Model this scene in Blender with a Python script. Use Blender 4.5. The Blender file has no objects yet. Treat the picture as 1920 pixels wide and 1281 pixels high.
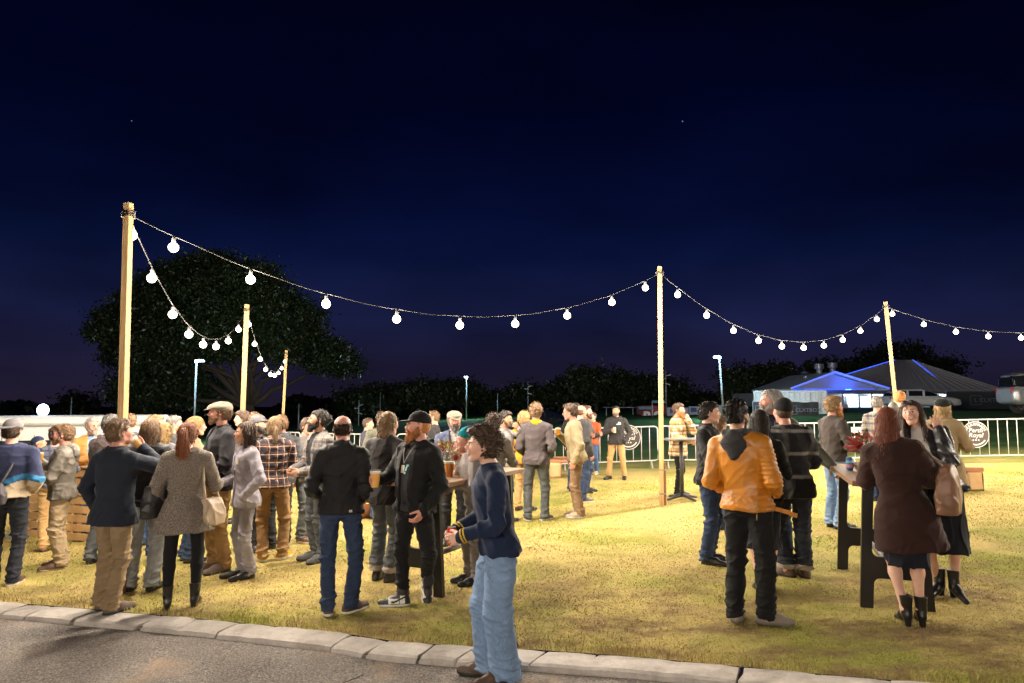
import bpy, bmesh, math, random
import numpy as np
from mathutils import Vector, Matrix

sc = bpy.context.scene
COL = sc.collection
random.seed(7)
np.random.seed(7)

# ---------------------------------------------------------------- camera
cam = bpy.data.cameras.new('camera'); co = bpy.data.objects.new('camera', cam); COL.objects.link(co)
cam.sensor_width = 36; cam.lens = 24.0; cam.clip_start = .05; cam.clip_end = 2000
co.location = (0, 0, 1.86); co.rotation_euler = (math.radians(90 + 4.845), 0, 0)
sc.camera = co

# ---------------------------------------------------------------- night sky: last violet light on the horizon, navy above
w = bpy.data.worlds.new('World'); sc.world = w; w.use_nodes = True
nt = w.node_tree; nt.nodes.clear()
tc = nt.nodes.new('ShaderNodeTexCoord'); sp = nt.nodes.new('ShaderNodeSeparateXYZ'); nt.links.new(tc.outputs['Generated'], sp.inputs[0])
rmp = nt.nodes.new('ShaderNodeValToRGB'); nt.links.new(sp.outputs['Z'], rmp.inputs[0])
stops = [(0.0, (.017, .0125, .029)), (.04, (.0140, .0118, .036)), (.116, (.0085, .0112, .047)), (.20, (.0028, .0062, .036)), (.263, (.0012, .0032, .024)), (.395, (.0005, .0013, .0135)), (.52, (.0003, .0007, .008)), (1, (.0003, .0006, .006))]
e = rmp.color_ramp.elements
while len(e) < len(stops): e.new(.5)
for q, (p, c) in zip(e, stops): q.position = p; q.color = (*c, 1)
nz = nt.nodes.new('ShaderNodeTexNoise'); nz.inputs['Scale'].default_value = 2.2; nz.inputs['Detail'].default_value = 7
mp = nt.nodes.new('ShaderNodeMapping'); mp.inputs['Scale'].default_value = (1, 1, 2.6); nt.links.new(tc.outputs['Generated'], mp.inputs[0]); nt.links.new(mp.outputs[0], nz.inputs[0])
mr = nt.nodes.new('ShaderNodeMapRange'); mr.inputs[1].default_value = .3; mr.inputs[2].default_value = .75; mr.inputs[3].default_value = .50; mr.inputs[4].default_value = 1.5; nt.links.new(nz.outputs[0], mr.inputs[0])
vs = nt.nodes.new('ShaderNodeTexVoronoi'); vs.inputs['Scale'].default_value = 30; nt.links.new(tc.outputs['Generated'], vs.inputs['Vector'])
st = nt.nodes.new('ShaderNodeMath'); st.operation = 'LESS_THAN'; st.inputs[1].default_value = .026; nt.links.new(vs.outputs['Distance'], st.inputs[0])
sx = nt.nodes.new('ShaderNodeSeparateColor'); nt.links.new(vs.outputs['Color'], sx.inputs[0])
sg = nt.nodes.new('ShaderNodeMath'); sg.operation = 'GREATER_THAN'; sg.inputs[1].default_value = .90; nt.links.new(sx.outputs[0], sg.inputs[0])
sm = nt.nodes.new('ShaderNodeMath'); sm.operation = 'MULTIPLY'; nt.links.new(st.outputs[0], sm.inputs[0]); nt.links.new(sg.outputs[0], sm.inputs[1])
sa = nt.nodes.new('ShaderNodeMix'); sa.data_type = 'RGBA'; sa.inputs[7].default_value = (.16, .20, .30, 1); nt.links.new(sm.outputs[0], sa.inputs[0]); nt.links.new(rmp.outputs[0], sa.inputs[6])
bg = nt.nodes.new('ShaderNodeBackground'); bg.name = 'sky'; nt.links.new(sa.outputs[2], bg.inputs[0]); nt.links.new(mr.outputs[0], bg.inputs[1])
wo = nt.nodes.new('ShaderNodeOutputWorld'); nt.links.new(bg.outputs[0], wo.inputs[0])

BULB = 3000.0        # radiance of the festoon bulbs
sc.view_settings.view_transform = 'Standard'; sc.view_settings.look = 'None'
sc.view_settings.exposure = 0.0; sc.view_settings.gamma = 1
try: sc.view_settings.use_curve_mapping = False
except Exception: pass
sc.cycles.use_denoising = True
sc.cycles.max_bounces = 6; sc.cycles.diffuse_bounces = 3; sc.cycles.glossy_bounces = 2; sc.cycles.transmission_bounces = 6; sc.cycles.transparent_max_bounces = 8
sc.cycles.sample_clamp_indirect = 6; sc.cycles.sample_clamp_direct = 13
sc.cycles.caustics_reflective = False; sc.cycles.caustics_refractive = False

# ---------------------------------------------------------------- materials
MAT = {}
def new_mat(name):
    m = bpy.data.materials.new(name); m.use_nodes = True
    return m, m.node_tree, m.node_tree.nodes['Principled BSDF']
def nd(t, kind, **kw):
    n = t.nodes.new(kind)
    for k, v in kw.items():
        if k.startswith('i_'): n.inputs[int(k[2:]) if k[2:].isdigit() else k[2:].replace('_', ' ')].default_value = v
        else: setattr(n, k, v)
    return n
def coords(t, scale=(1, 1, 1), kind='Object'):
    c = nd(t, 'ShaderNodeTexCoord'); mp = nd(t, 'ShaderNodeMapping'); mp.inputs['Scale'].default_value = scale
    t.links.new(c.outputs[kind], mp.inputs[0]); return mp.outputs[0]
def noise(t, vec, scale, detail=3, rough=.55):
    n = nd(t, 'ShaderNodeTexNoise'); n.inputs['Scale'].default_value = scale; n.inputs['Detail'].default_value = detail; n.inputs['Roughness'].default_value = rough
    t.links.new(vec, n.inputs['Vector']); return n.outputs[0]
def ramp(t, fac, stops, interp='LINEAR'):
    r = nd(t, 'ShaderNodeValToRGB'); r.color_ramp.interpolation = interp
    e = r.color_ramp.elements
    while len(e) < len(stops): e.new(.5)
    for q, (p, c) in zip(e, stops): q.position = p; q.color = (*(c if len(c) == 3 else c[:3]), 1)
    t.links.new(fac, r.inputs[0]); return r.outputs[0]
def mix(t, fac, a, b, blend='MIX'):
    n = nd(t, 'ShaderNodeMix', data_type='RGBA', blend_type=blend)
    for s, v in ((0, fac), (6, a), (7, b)):
        if isinstance(v, (int, float)): n.inputs[s].default_value = v
        elif isinstance(v, tuple): n.inputs[s].default_value = (*v, 1) if len(v) == 3 else v
        else: t.links.new(v, n.inputs[s])
    return n.outputs[2]
def math_(t, op, a, b=None, c=None):
    n = nd(t, 'ShaderNodeMath', operation=op)
    for i, v in enumerate((a, b, c)):
        if v is None: continue
        if isinstance(v, (int, float)): n.inputs[i].default_value = v
        else: t.links.new(v, n.inputs[i])
    return n.outputs[0]
def bump(t, b, h, strength=.3, dist=.01):
    n = nd(t, 'ShaderNodeBump'); n.inputs['Strength'].default_value = strength; n.inputs['Distance'].default_value = dist
    t.links.new(h, n.inputs['Height']); t.links.new(n.outputs[0], b.inputs['Normal'])

def plain(name, col, rough=.6, metal=0.0, var=.12, scale=8, bmp=0.0, spec=.5):
    if name in MAT: return MAT[name]
    m, t, b = new_mat(name)
    v = coords(t); n = noise(t, v, scale)
    c = ramp(t, n, [(.25, tuple(x * (1 - var) for x in col)), (.75, tuple(min(1, x * (1 + var)) for x in col))])
    t.links.new(c, b.inputs['Base Color']); b.inputs['Roughness'].default_value = rough; b.inputs['Metallic'].default_value = metal
    b.inputs['Specular IOR Level'].default_value = spec
    if bmp: bump(t, b, noise(t, v, scale * 6), bmp)
    MAT[name] = m; return m

def cloth(name, col, rough=.9, kind='weave', var=.16):
    if name in MAT: return MAT[name]
    m, t, b = new_mat(name)
    v = coords(t); n = noise(t, v, 6, 5, .65)
    c = ramp(t, n, [(.25, tuple(x * (1 - var) for x in col)), (.75, tuple(x * (1 + var) for x in col))])
    b.inputs['Specular IOR Level'].default_value = .18
    if kind == 'denim':
        w2 = math_(t, 'ADD', math_(t, 'MULTIPLY', noise(t, coords(t, (60, 60, 6)), 6, 2), .55), math_(t, 'MULTIPLY', noise(t, coords(t, (1.6, 1.6, .7)), 5, 5, .65), .5))
        c = mix(t, ramp(t, w2, [(.40, (0, 0, 0)), (.66, (.6, .6, .6))]), c, tuple(min(1, x * 2.0 + .025) for x in col))
    if kind == 'herring':
        w2 = noise(t, coords(t, (1, 1, 1)), 95, 2, .7)
        z = nd(t, 'ShaderNodeTexWave', bands_direction='DIAGONAL'); z.inputs['Scale'].default_value = 85; z.inputs['Distortion'].default_value = 12; z.inputs['Detail'].default_value = 2; t.links.new(v, z.inputs[0])
        q = math_(t, 'MULTIPLY_ADD', z.outputs['Fac'], .45, math_(t, 'MULTIPLY', w2, .75))
        c = ramp(t, q, [(.44, (.022, .018, .016)), (.66, (.27, .225, .19))])
    t.links.new(c, b.inputs['Base Color']); b.inputs['Roughness'].default_value = rough
    if kind != 'leather':
        b.inputs['Sheen Weight'].default_value = .06 if kind == 'wool' else .03; b.inputs['Sheen Roughness'].default_value = .5
        bump(t, b, math_(t, 'ADD', noise(t, v, 260, 2), math_(t, 'MULTIPLY', noise(t, v, 28, 4), 1.6)), .35, .004)
    else:
        b.inputs['Specular IOR Level'].default_value = .5
        bump(t, b, math_(t, 'ADD', noise(t, v, 130, 3), math_(t, 'MULTIPLY', noise(t, v, 22, 4), 2.2)), .4, .004)
    MAT[name] = m; return m

def band(t, coord, freq, lo, hi, soft=.03, off=0.0):
    """1 where fract(coord*freq+off) lies between lo and hi"""
    f = math_(t, 'FRACT', math_(t, 'MULTIPLY_ADD', coord, freq, off))
    a = nd(t, 'ShaderNodeMapRange'); a.inputs[1].default_value = lo - soft; a.inputs[2].default_value = lo + soft; t.links.new(f, a.inputs[0])
    b = nd(t, 'ShaderNodeMapRange'); b.inputs[1].default_value = hi - soft; b.inputs[2].default_value = hi + soft; t.links.new(f, b.inputs[0])
    return math_(t, 'SUBTRACT', a.outputs[0], b.outputs[0])

def plaid(name, base, rules, rough=.92):
    """rules: (axis 'v'|'h', freq, lo, hi, colour, strength)"""
    if name in MAT: return MAT[name]
    m, t, b = new_mat(name)
    c0 = nd(t, 'ShaderNodeTexCoord'); s = nd(t, 'ShaderNodeSeparateXYZ'); t.links.new(c0.outputs['Object'], s.inputs[0])
    # round the body: the angle for vertical stripes keeps them upright on front, back and sleeves
    u = math_(t, 'ADD', math_(t, 'MULTIPLY', s.outputs[0], 1.0), math_(t, 'MULTIPLY', s.outputs[1], .55))
    n = noise(t, coords(t), 7, 3)
    u = math_(t, 'MULTIPLY_ADD', n, .02, u); z = math_(t, 'MULTIPLY_ADD', n, .02, s.outputs[2])
    c = mix(t, noise(t, coords(t), 40, 3), tuple(x * .75 for x in base), tuple(x * 1.25 for x in base))
    for ax, fr, lo, hi, col, st in rules:
        k = band(t, u if ax == 'v' else z, fr, lo, hi)
        c = mix(t, math_(t, 'MULTIPLY', k, st), c, col)
    t.links.new(c, b.inputs['Base Color']); b.inputs['Roughness'].default_value = rough; b.inputs['Specular IOR Level'].default_value = .2
    bump(t, b, noise(t, coords(t), 200, 2), .3, .003)
    MAT[name] = m; return m

SKIN = {'fair': (.60, .36, .27), 'pink': (.60, .31, .24), 'tan': (.44, .25, .16), 'olive': (.50, .30, .20), 'brown': (.27, .145, .09), 'light': (.66, .43, .33)}
def skin_mat(k):
    n = 'skin ' + k
    if n in MAT: return MAT[n]
    c = SKIN[k]; m, t, b = new_mat(n); v = coords(t)
    col = mix(t, ramp(t, noise(t, v, 16, 4), [(.35, (0, 0, 0)), (.7, (1, 1, 1))]), c, (c[0] * .97, c[1] * .76, c[2] * .72))
    t.links.new(col, b.inputs['Base Color']); b.inputs['Roughness'].default_value = .48; b.inputs['Specular IOR Level'].default_value = .35
    bump(t, b, noise(t, v, 170, 3), .12, .002)
    MAT[n] = m; return m
def lip_mat(k):
    c = SKIN[k]; return plain('lips ' + k, (c[0] * .74, c[1] * .48, c[2] * .50), .4)
HAIRC = {'brown': (.050, .028, .017), 'dark': (.016, .012, .010), 'blond': (.34, .22, .095), 'dirtyblond': (.21, .13, .065), 'auburn': (.20, .060, .018), 'red': (.27, .095, .025),
         'grey': (.27, .25, .235), 'saltpepper': (.13, .12, .112), 'lightbrown': (.14, .080, .042), 'wine': (.150, .040, .018), 'ginger': (.36, .145, .04)}
def hair_mat(k, brow=False):
    n = ('brow ' if brow else 'hair ') + k
    if n in MAT: return MAT[n]
    c = HAIRC[k]; m, t, b = new_mat(n)
    if brow: c = tuple(x * .5 + y * .5 for x, y in zip(c, (.14, .08, .05)))
    v = coords(t, (1, 1, .16)); a = noise(t, v, 150, 3, .7)
    col = ramp(t, a, [(.3, tuple(x * .45 for x in c)), (.5, c), (.75, tuple(min(1, x * 1.75) for x in c))])
    t.links.new(col, b.inputs['Base Color']); b.inputs['Roughness'].default_value = .55; b.inputs['Specular IOR Level'].default_value = .35
    bump(t, b, a, .6, .004)
    MAT[n] = m; return m
plain('eye_white', (.72, .69, .66), .25); plain('iris', (.035, .022, .015), .2)
plain('sole_dark', (.018, .017, .016), .8); plain('sole_white', (.62, .60, .56), .7); plain('sole_tan', (.42, .32, .2), .8)
plain('leather_white', (.70, .68, .66), .45)
cloth('black_knit', (.012, .012, .014))

# ---------------------------------------------------------------- small mesh builders: each returns V, Q (quads)
def tube(pts, r, n=8, closed=False, caps=True):
    P = np.array(pts, float); N = len(P)
    R = np.full(N, r, float) if np.isscalar(r) else np.array(r, float)
    T = np.gradient(P, axis=0); T /= np.maximum(np.linalg.norm(T, axis=1)[:, None], 1e-9)
    ref = np.array([0, 0, 1.0]) if abs(T[:, 2]).mean() < .8 else np.array([1.0, 0, 0])
    V = []
    for i in range(N):
        a = np.cross(T[i], ref); a /= max(np.linalg.norm(a), 1e-9); b = np.cross(T[i], a)
        ang = np.arange(n) * 2 * math.pi / n + (math.pi / n)
        V.append(P[i] + R[i] * (np.cos(ang)[:, None] * a + np.sin(ang)[:, None] * b))
    V = np.concatenate(V); Q = []
    for i in range(N - 1):
        for j in range(n):
            Q.append((i * n + j, i * n + (j + 1) % n, (i + 1) * n + (j + 1) % n, (i + 1) * n + j))
    if caps:
        V = np.concatenate([V, P[:1], P[-1:]]); c0, c1 = N * n, N * n + 1
        for j in range(0, n, 2):
            Q.append((c0, (j + 2) % n, (j + 1) % n, j)); o = (N - 1) * n
            Q.append((c1, o + j, o + (j + 1) % n, o + (j + 2) % n))
    return V, np.array(Q)
def box(c, size, R=None):
    c = np.array(c, float); h = np.array(size, float) / 2
    V = np.array([(x, y, z) for x in (-1, 1) for y in (-1, 1) for z in (-1, 1)], float) * h
    if R is not None: V = V @ np.array(R).T
    return V + c, np.array([(0, 1, 3, 2), (4, 6, 7, 5), (0, 4, 5, 1), (2, 3, 7, 6), (0, 2, 6, 4), (1, 5, 7, 3)])
def bbox(c, size, bv=.01, R=None, seed=0, jit=0.0):
    """box with chamfered edges, 24 corners"""
    c = np.array(c, float); h = np.array(size, float) / 2
    bm = bmesh.new(); bmesh.ops.create_cube(bm, size=1)
    for v in bm.verts: v.co = Vector([v.co[i] * 2 * h[i] for i in range(3)])
    bmesh.ops.bevel(bm, geom=bm.edges[:], offset=min(bv, h.min() * .9), segments=1, profile=.5, affect='EDGES')
    r = random.Random(seed)
    V = np.array([v.co[:] for v in bm.verts]); 
    if jit: V += np.array([[r.uniform(-jit, jit) for _ in range(3)] for _ in V])
    bm.verts.index_update(); Q = [[v.index for v in f.verts] for f in bm.faces]; bm.free()
    if R is not None: V = V @ np.array(R).T
    return V + c, Q
def lathe(prof, n=20, c=(0, 0, 0)):
    P = np.array(prof, float); a = np.arange(n) * 2 * math.pi / n
    V = np.stack([P[:, 0][:, None] * np.cos(a), P[:, 0][:, None] * np.sin(a), np.repeat(P[:, 1][:, None], n, 1)], 2).reshape(-1, 3) + np.array(c)
    Q = [(i * n + j, i * n + (j + 1) % n, (i + 1) * n + (j + 1) % n, (i + 1) * n + j) for i in range(len(P) - 1) for j in range(n)]
    return V, np.array(Q)
def prism(pts, y0, y1, holes=None):
    """outline in xz extruded from y0 to y1 (n-gon caps)"""
    n = len(pts); V = np.array([(x, y, z) for y in (y0, y1) for x, z in pts], float)
    Q = [list(range(n)), list(range(2 * n - 1, n - 1, -1))] + [[j, n + j, n + (j + 1) % n, (j + 1) % n] for j in range(n)]
    return V, [q[::-1] for q in Q]
def joinl(items):
    V, Q, o = [], [], 0
    for v, q in items:
        V.append(np.asarray(v, float)); Q += [[int(i) + o for i in f] for f in q]; o += len(v)
    return np.concatenate(V), Q
def joinm(items):
    V, Q, M, o = [], [], [], 0
    for v, q, m in items:
        V.append(np.asarray(v, float)); Q += [[int(i) + o for i in f] for f in q]; M += [m] * len(q); o += len(v)
    return np.concatenate(V), Q, M
def tag(o, label=None, cat_=None, group=None, kind=None):
    if label: o['label'] = label
    if cat_: o['category'] = cat_
    if group: o['group'] = group
    if kind: o['kind'] = kind
    return o
def empty(name, loc, rz=0.0, label=None, cat_=None, group=None):
    o = bpy.data.objects.new(name, None); COL.objects.link(o); o.location = loc; o.rotation_euler = (0, 0, rz); o.empty_display_size = .1
    return tag(o, label, cat_, group)
def clone(o, loc=None, rz=None, label=None, parent=None):
    c = o.copy(); COL.objects.link(c)
    if parent is not None: c.parent = parent
    if loc is not None: c.location = loc
    if rz is not None: c.rotation_euler = (0, 0, rz)
    if label: c['label'] = label
    for k in KIDS.get(o.name, []): clone(k, parent=c)
    return c
KIDS = {}
def part(name, VQ, m, parent, midx=None, smooth=False):
    o = link_mesh(name, VQ[0], VQ[1], m, midx, parent, smooth); KIDS.setdefault(parent.name, []).append(o); return o
def ground(x, y):
    """the lawn climbs gently to the right"""
    k = np.clip((np.asarray(y, float) - 15) / 30, 0, 1); k = k * k * (3 - 2 * k)
    x = np.asarray(x, float); q = np.clip((x - 11) / 11, 0, 1); q = q * q * (3 - 2 * q)
    return np.clip(x, -60, 26) * (.026 + .018 * k) + .30 * q * np.exp(-((np.asarray(y, float) - 31) / 8) ** 2)

# ---------------------------------------------------------------- volume modelling of bodies and clothes
f4 = np.float32

class Vox:
    """signed distance grid: shapes are blended into it and its zero surface is meshed"""
    def __init__(s, lo, hi, h):
        s.lo = np.array(lo, float); s.h = h
        s.n = np.maximum(np.ceil((np.array(hi, float) - s.lo) / h).astype(int) + 1, 4)
        s.ax = [(s.lo[i] + h * np.arange(s.n[i])).astype(f4) for i in range(3)]
        s.F = np.full(s.n, 1.0, f4)

    def put(s, fn, lo, hi, k=0.02, op='u'):
        m = k + 1.6 * s.h
        a = np.clip(np.floor((np.array(lo) - m - s.lo) / s.h).astype(int), 0, s.n)
        b = np.clip(np.ceil((np.array(hi) + m - s.lo) / s.h).astype(int) + 1, 0, s.n)
        if np.any(b <= a): return
        sl = tuple(slice(a[i], b[i]) for i in range(3))
        X = s.ax[0][sl[0]][:, None, None]; Y = s.ax[1][sl[1]][None, :, None]; Z = s.ax[2][sl[2]][None, None, :]
        d = fn(X, Y, Z)
        A = s.F[sl]
        if op == 'u':
            if k > 0:
                q = np.maximum(k - np.abs(A - d), 0) / k
                s.F[sl] = np.minimum(A, d) - q * q * k * .25
            else: s.F[sl] = np.minimum(A, d)
        elif op == 's':
            d = -d
            q = np.maximum(k - np.abs(A - d), 0) / max(k, 1e-6)
            s.F[sl] = np.maximum(A, d) + q * q * k * .25

    def cap(s, a, b, ra, rb=None, k=0.02, op='u', sy=1.0):
        rb = ra if rb is None else rb
        a = np.array(a, float); b = np.array(b, float); ba = b - a; L2 = max(float(ba @ ba), 1e-9)
        def fn(X, Y, Z):
            px = X - a[0]; py = Y - a[1]; pz = Z - a[2]
            t = np.clip((px * ba[0] + py * ba[1] + pz * ba[2]) / L2, 0, 1)
            return np.sqrt((px - t * ba[0]) ** 2 + ((py - t * ba[1]) / sy) ** 2 + (pz - t * ba[2]) ** 2) - (ra + (rb - ra) * t)
        r = max(ra, rb) * max(1, sy)
        s.put(fn, np.minimum(a, b) - r, np.maximum(a, b) + r, k, op)

    def ell(s, c, r, R=None, k=0.02, op='u'):
        c = np.array(c, float); r = np.array(r, float)
        R = np.eye(3) if R is None else np.array(R)
        def fn(X, Y, Z):
            x = X - c[0]; y = Y - c[1]; z = Z - c[2]
            u = (R[0, 0] * x + R[1, 0] * y + R[2, 0] * z) / r[0]
            v = (R[0, 1] * x + R[1, 1] * y + R[2, 1] * z) / r[1]
            w = (R[0, 2] * x + R[1, 2] * y + R[2, 2] * z) / r[2]
            k0 = np.sqrt(u * u + v * v + w * w)
            k1 = np.sqrt((u / r[0]) ** 2 + (v / r[1]) ** 2 + (w / r[2]) ** 2) + 1e-6
            return k0 * (k0 - 1) / k1
        e = np.abs(R) @ r
        s.put(fn, c - e, c + e, k, op)

    def loft(s, prof, o=(0, 0, 0), R=None, k=0.02, op='u', p=2.0):
        """prof rows: (z, rx, ry, oy, ox) along the local z axis of frame R at o"""
        P = np.array([list(q) + [0] * (5 - len(q)) for q in prof], float)
        o = np.array(o, float); R = np.eye(3) if R is None else np.array(R)
        z0, z1 = P[0, 0], P[-1, 0]
        def fn(X, Y, Z):
            x = X - o[0]; y = Y - o[1]; z = Z - o[2]
            u = R[0, 0] * x + R[1, 0] * y + R[2, 0] * z
            v = R[0, 1] * x + R[1, 1] * y + R[2, 1] * z
            w = R[0, 2] * x + R[1, 2] * y + R[2, 2] * z
            wc = np.clip(w, z0, z1)
            rx = np.interp(wc, P[:, 0], P[:, 1]); ry = np.interp(wc, P[:, 0], P[:, 2])
            oy = np.interp(wc, P[:, 0], P[:, 3]); ox = np.interp(wc, P[:, 0], P[:, 4])
            q = (np.abs((u - ox) / rx) ** p + np.abs((v - oy) / ry) ** p) ** (1 / p)
            d = (q - 1) * np.minimum(rx, ry)
            e = np.maximum(z0 - w, w - z1)
            kk = .012
            hq = np.maximum(kk - np.abs(d - e), 0) / kk
            return (np.maximum(d, e) + hq * hq * kk * .25).astype(f4)
        r = max(P[:, 1].max(), P[:, 2].max()) + np.abs(P[:, 3:]).max()
        c = [o + R @ np.array([0, 0, z]) for z in (z0, z1)]
        s.put(fn, np.minimum(*c) - r, np.maximum(*c) + r, k, op)

    def cut(s, fn, k=.004):
        """keep only where fn < 0"""
        d = fn(s.ax[0][:, None, None], s.ax[1][None, :, None], s.ax[2][None, None, :])
        s.F = np.maximum(s.F, np.broadcast_to(d, s.F.shape)).astype(f4)

    def ripple(s, fn, amp):
        """displace the surface by fn(points) (metres)"""
        i = np.nonzero(np.abs(s.F) < amp * 2 + 1.8 * s.h)
        P = [s.ax[j][i[j]] for j in range(3)]
        s.F[i] += fn(*P).astype(f4)

    def mesh(s):
        F = s.F
        for j in range(3):
            q = [slice(None)] * 3
            for e in (0, -1):
                q[j] = e; F[tuple(q)] = np.maximum(F[tuple(q)], .001)
        S = F < 0
        n = F.shape
        C = S[:-1, :-1, :-1].astype(np.int8)
        for dx, dy, dz in ((1,0,0),(0,1,0),(0,0,1),(1,1,0),(1,0,1),(0,1,1),(1,1,1)):
            C = C + S[dx:n[0]-1+dx, dy:n[1]-1+dy, dz:n[2]-1+dz]
        I = np.nonzero((C > 0) & (C < 8))
        if len(I[0]) == 0: return np.zeros((0, 3)), np.zeros((0, 4), int)
        idx = np.full(C.shape, -1, np.int64); idx[I] = np.arange(len(I[0]))
        acc = np.zeros((len(I[0]), 3)); cnt = np.zeros(len(I[0]))
        cor = [(0,0,0),(1,0,0),(0,1,0),(1,1,0),(0,0,1),(1,0,1),(0,1,1),(1,1,1)]
        val = [F[I[0]+a, I[1]+b, I[2]+c] for a, b, c in cor]
        for a in range(8):
            for j in range(3):
                if cor[a][j]: continue
                b = a | (1 << j)
                va, vb = val[a], val[b]
                m = (va < 0) != (vb < 0)
                t = va / np.where(m, va - vb, 1)
                for q in range(3):
                    x = cor[a][q] + (t if q == j else 0)
                    acc[:, q] += np.where(m, x, 0)
                cnt += m
        V = (np.stack(I, 1) + acc / cnt[:, None]) * s.h + s.lo
        Q = []
        for j in range(3):
            u, v = (j + 1) % 3, (j + 2) % 3
            a = [slice(1, -1)] * 3; a[j] = slice(0, n[j] - 1)
            b = list(a); b[j] = slice(1, n[j])
            A, B = S[tuple(a)], S[tuple(b)]
            m = np.nonzero(A != B)
            e = [m[0].copy(), m[1].copy(), m[2].copy()]
            for q in range(3):
                if q != j: e[q] += 1
            def at(du, dv):
                c = [e[0], e[1], e[2]]
                c[u] = e[u] + du; c[v] = e[v] + dv
                return idx[tuple(c)]
            q4 = np.stack([at(-1, -1), at(0, -1), at(0, 0), at(-1, 0)], 1)
            fl = A[m]
            q4[~fl] = q4[~fl][:, ::-1]
            Q.append(q4)
        return V, np.concatenate(Q)

def link_mesh(name, V, Q, mats, midx=None, parent=None, smooth=True):
    me = bpy.data.meshes.new(name)
    V = np.asarray(V, f4)
    me.vertices.add(len(V)); me.vertices.foreach_set('co', V.ravel())
    if isinstance(Q, np.ndarray):
        nf, w = Q.shape
        me.loops.add(nf * w); me.loops.foreach_set('vertex_index', Q.ravel().astype(np.int32))
        me.polygons.add(nf); me.polygons.foreach_set('loop_start', (np.arange(nf) * w).astype(np.int32))
        try: me.polygons.foreach_set('loop_total', np.full(nf, w, np.int32))
        except Exception: pass
    else:
        tot = np.array([len(q) for q in Q], np.int32)
        me.loops.add(int(tot.sum())); me.loops.foreach_set('vertex_index', np.concatenate([np.array(q) for q in Q]).astype(np.int32))
        me.polygons.add(len(Q)); me.polygons.foreach_set('loop_start', (np.cumsum(tot) - tot).astype(np.int32))
        nf = len(Q)
    me.polygons.foreach_set('use_smooth', np.full(nf, smooth, bool))
    for m in (mats if isinstance(mats, (list, tuple)) else [mats]): me.materials.append(m)
    if midx is not None: me.polygons.foreach_set('material_index', np.asarray(midx, np.int32))
    me.update(calc_edges=True)
    ob = bpy.data.objects.new(name, me); COL.objects.link(ob)
    if parent is not None: ob.parent = parent
    return ob

def cat(parts):
    """join (V, Q, matindex) lists"""
    V, Q, M, o = [], [], [], 0
    for v, q, m in parts:
        if len(v) == 0: continue
        V.append(v); Q.append(q + o); M.append(np.full(len(q), m) if np.isscalar(m) else m); o += len(v)
    return np.concatenate(V), np.concatenate(Q), np.concatenate(M)

def rot(yaw=0, pitch=0, roll=0):
    """pitch > 0 looks up, yaw > 0 turns to the person's left (degrees)"""
    y, p, r = (math.radians(a) for a in (yaw, pitch, roll))
    Rz = np.array([[math.cos(y), -math.sin(y), 0], [math.sin(y), math.cos(y), 0], [0, 0, 1]])
    Rx = np.array([[1, 0, 0], [0, math.cos(-p), -math.sin(-p)], [0, math.sin(-p), math.cos(-p)]])
    Ry = np.array([[math.cos(r), 0, math.sin(r)], [0, 1, 0], [-math.sin(r), 0, math.cos(r)]])
    return Rz @ Rx @ Ry

def nrm(v):
    v = np.array(v, float); return v / max(np.linalg.norm(v), 1e-9)

def ik(a, t, l1, l2, hint):
    a = np.array(a, float); t = np.array(t, float)
    d = t - a; L = np.linalg.norm(d); L2 = min(max(L, abs(l1 - l2) + .02), (l1 + l2) * .999)
    u = d / L; t = a + u * L2
    x = (l1 * l1 - l2 * l2 + L2 * L2) / (2 * L2); y = math.sqrt(max(l1 * l1 - x * x, 0))
    h = np.array(hint, float); h = nrm(h - u * (h @ u))
    return a + u * x + h * y, t

def folds(seed, fx, fy, fz, amp):
    r = np.random.RandomState(seed); p = r.rand(6) * 6.28
    def fn(X, Y, Z):
        w = np.sin(X * 9 + p[0]) + np.sin(Y * 11 + Z * 6 + p[1])
        w2 = np.sin(X * 23 + Z * 17 + p[4]) + np.sin(Y * 27 - Z * 13 + p[5])
        a = 1 - np.abs(np.sin((X * fx + Y * fy + Z * fz) * .5 + 1.1 * w + .5 * w2 + p[2]))
        b = 1 - np.abs(np.sin((X * fx * -.6 + Y * fy * .8 + Z * fz * 1.3) * .5 + .9 * w - .6 * w2 + p[3]))
        return amp * -1.45 * (a ** 2.4 * .85 + b ** 2.4 * .65 - .34)
    return fn

# ---------------------------------------------------------------- heads
CR_C, CR_R = (0, .014, .034), (.0765, .097, .084)

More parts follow.
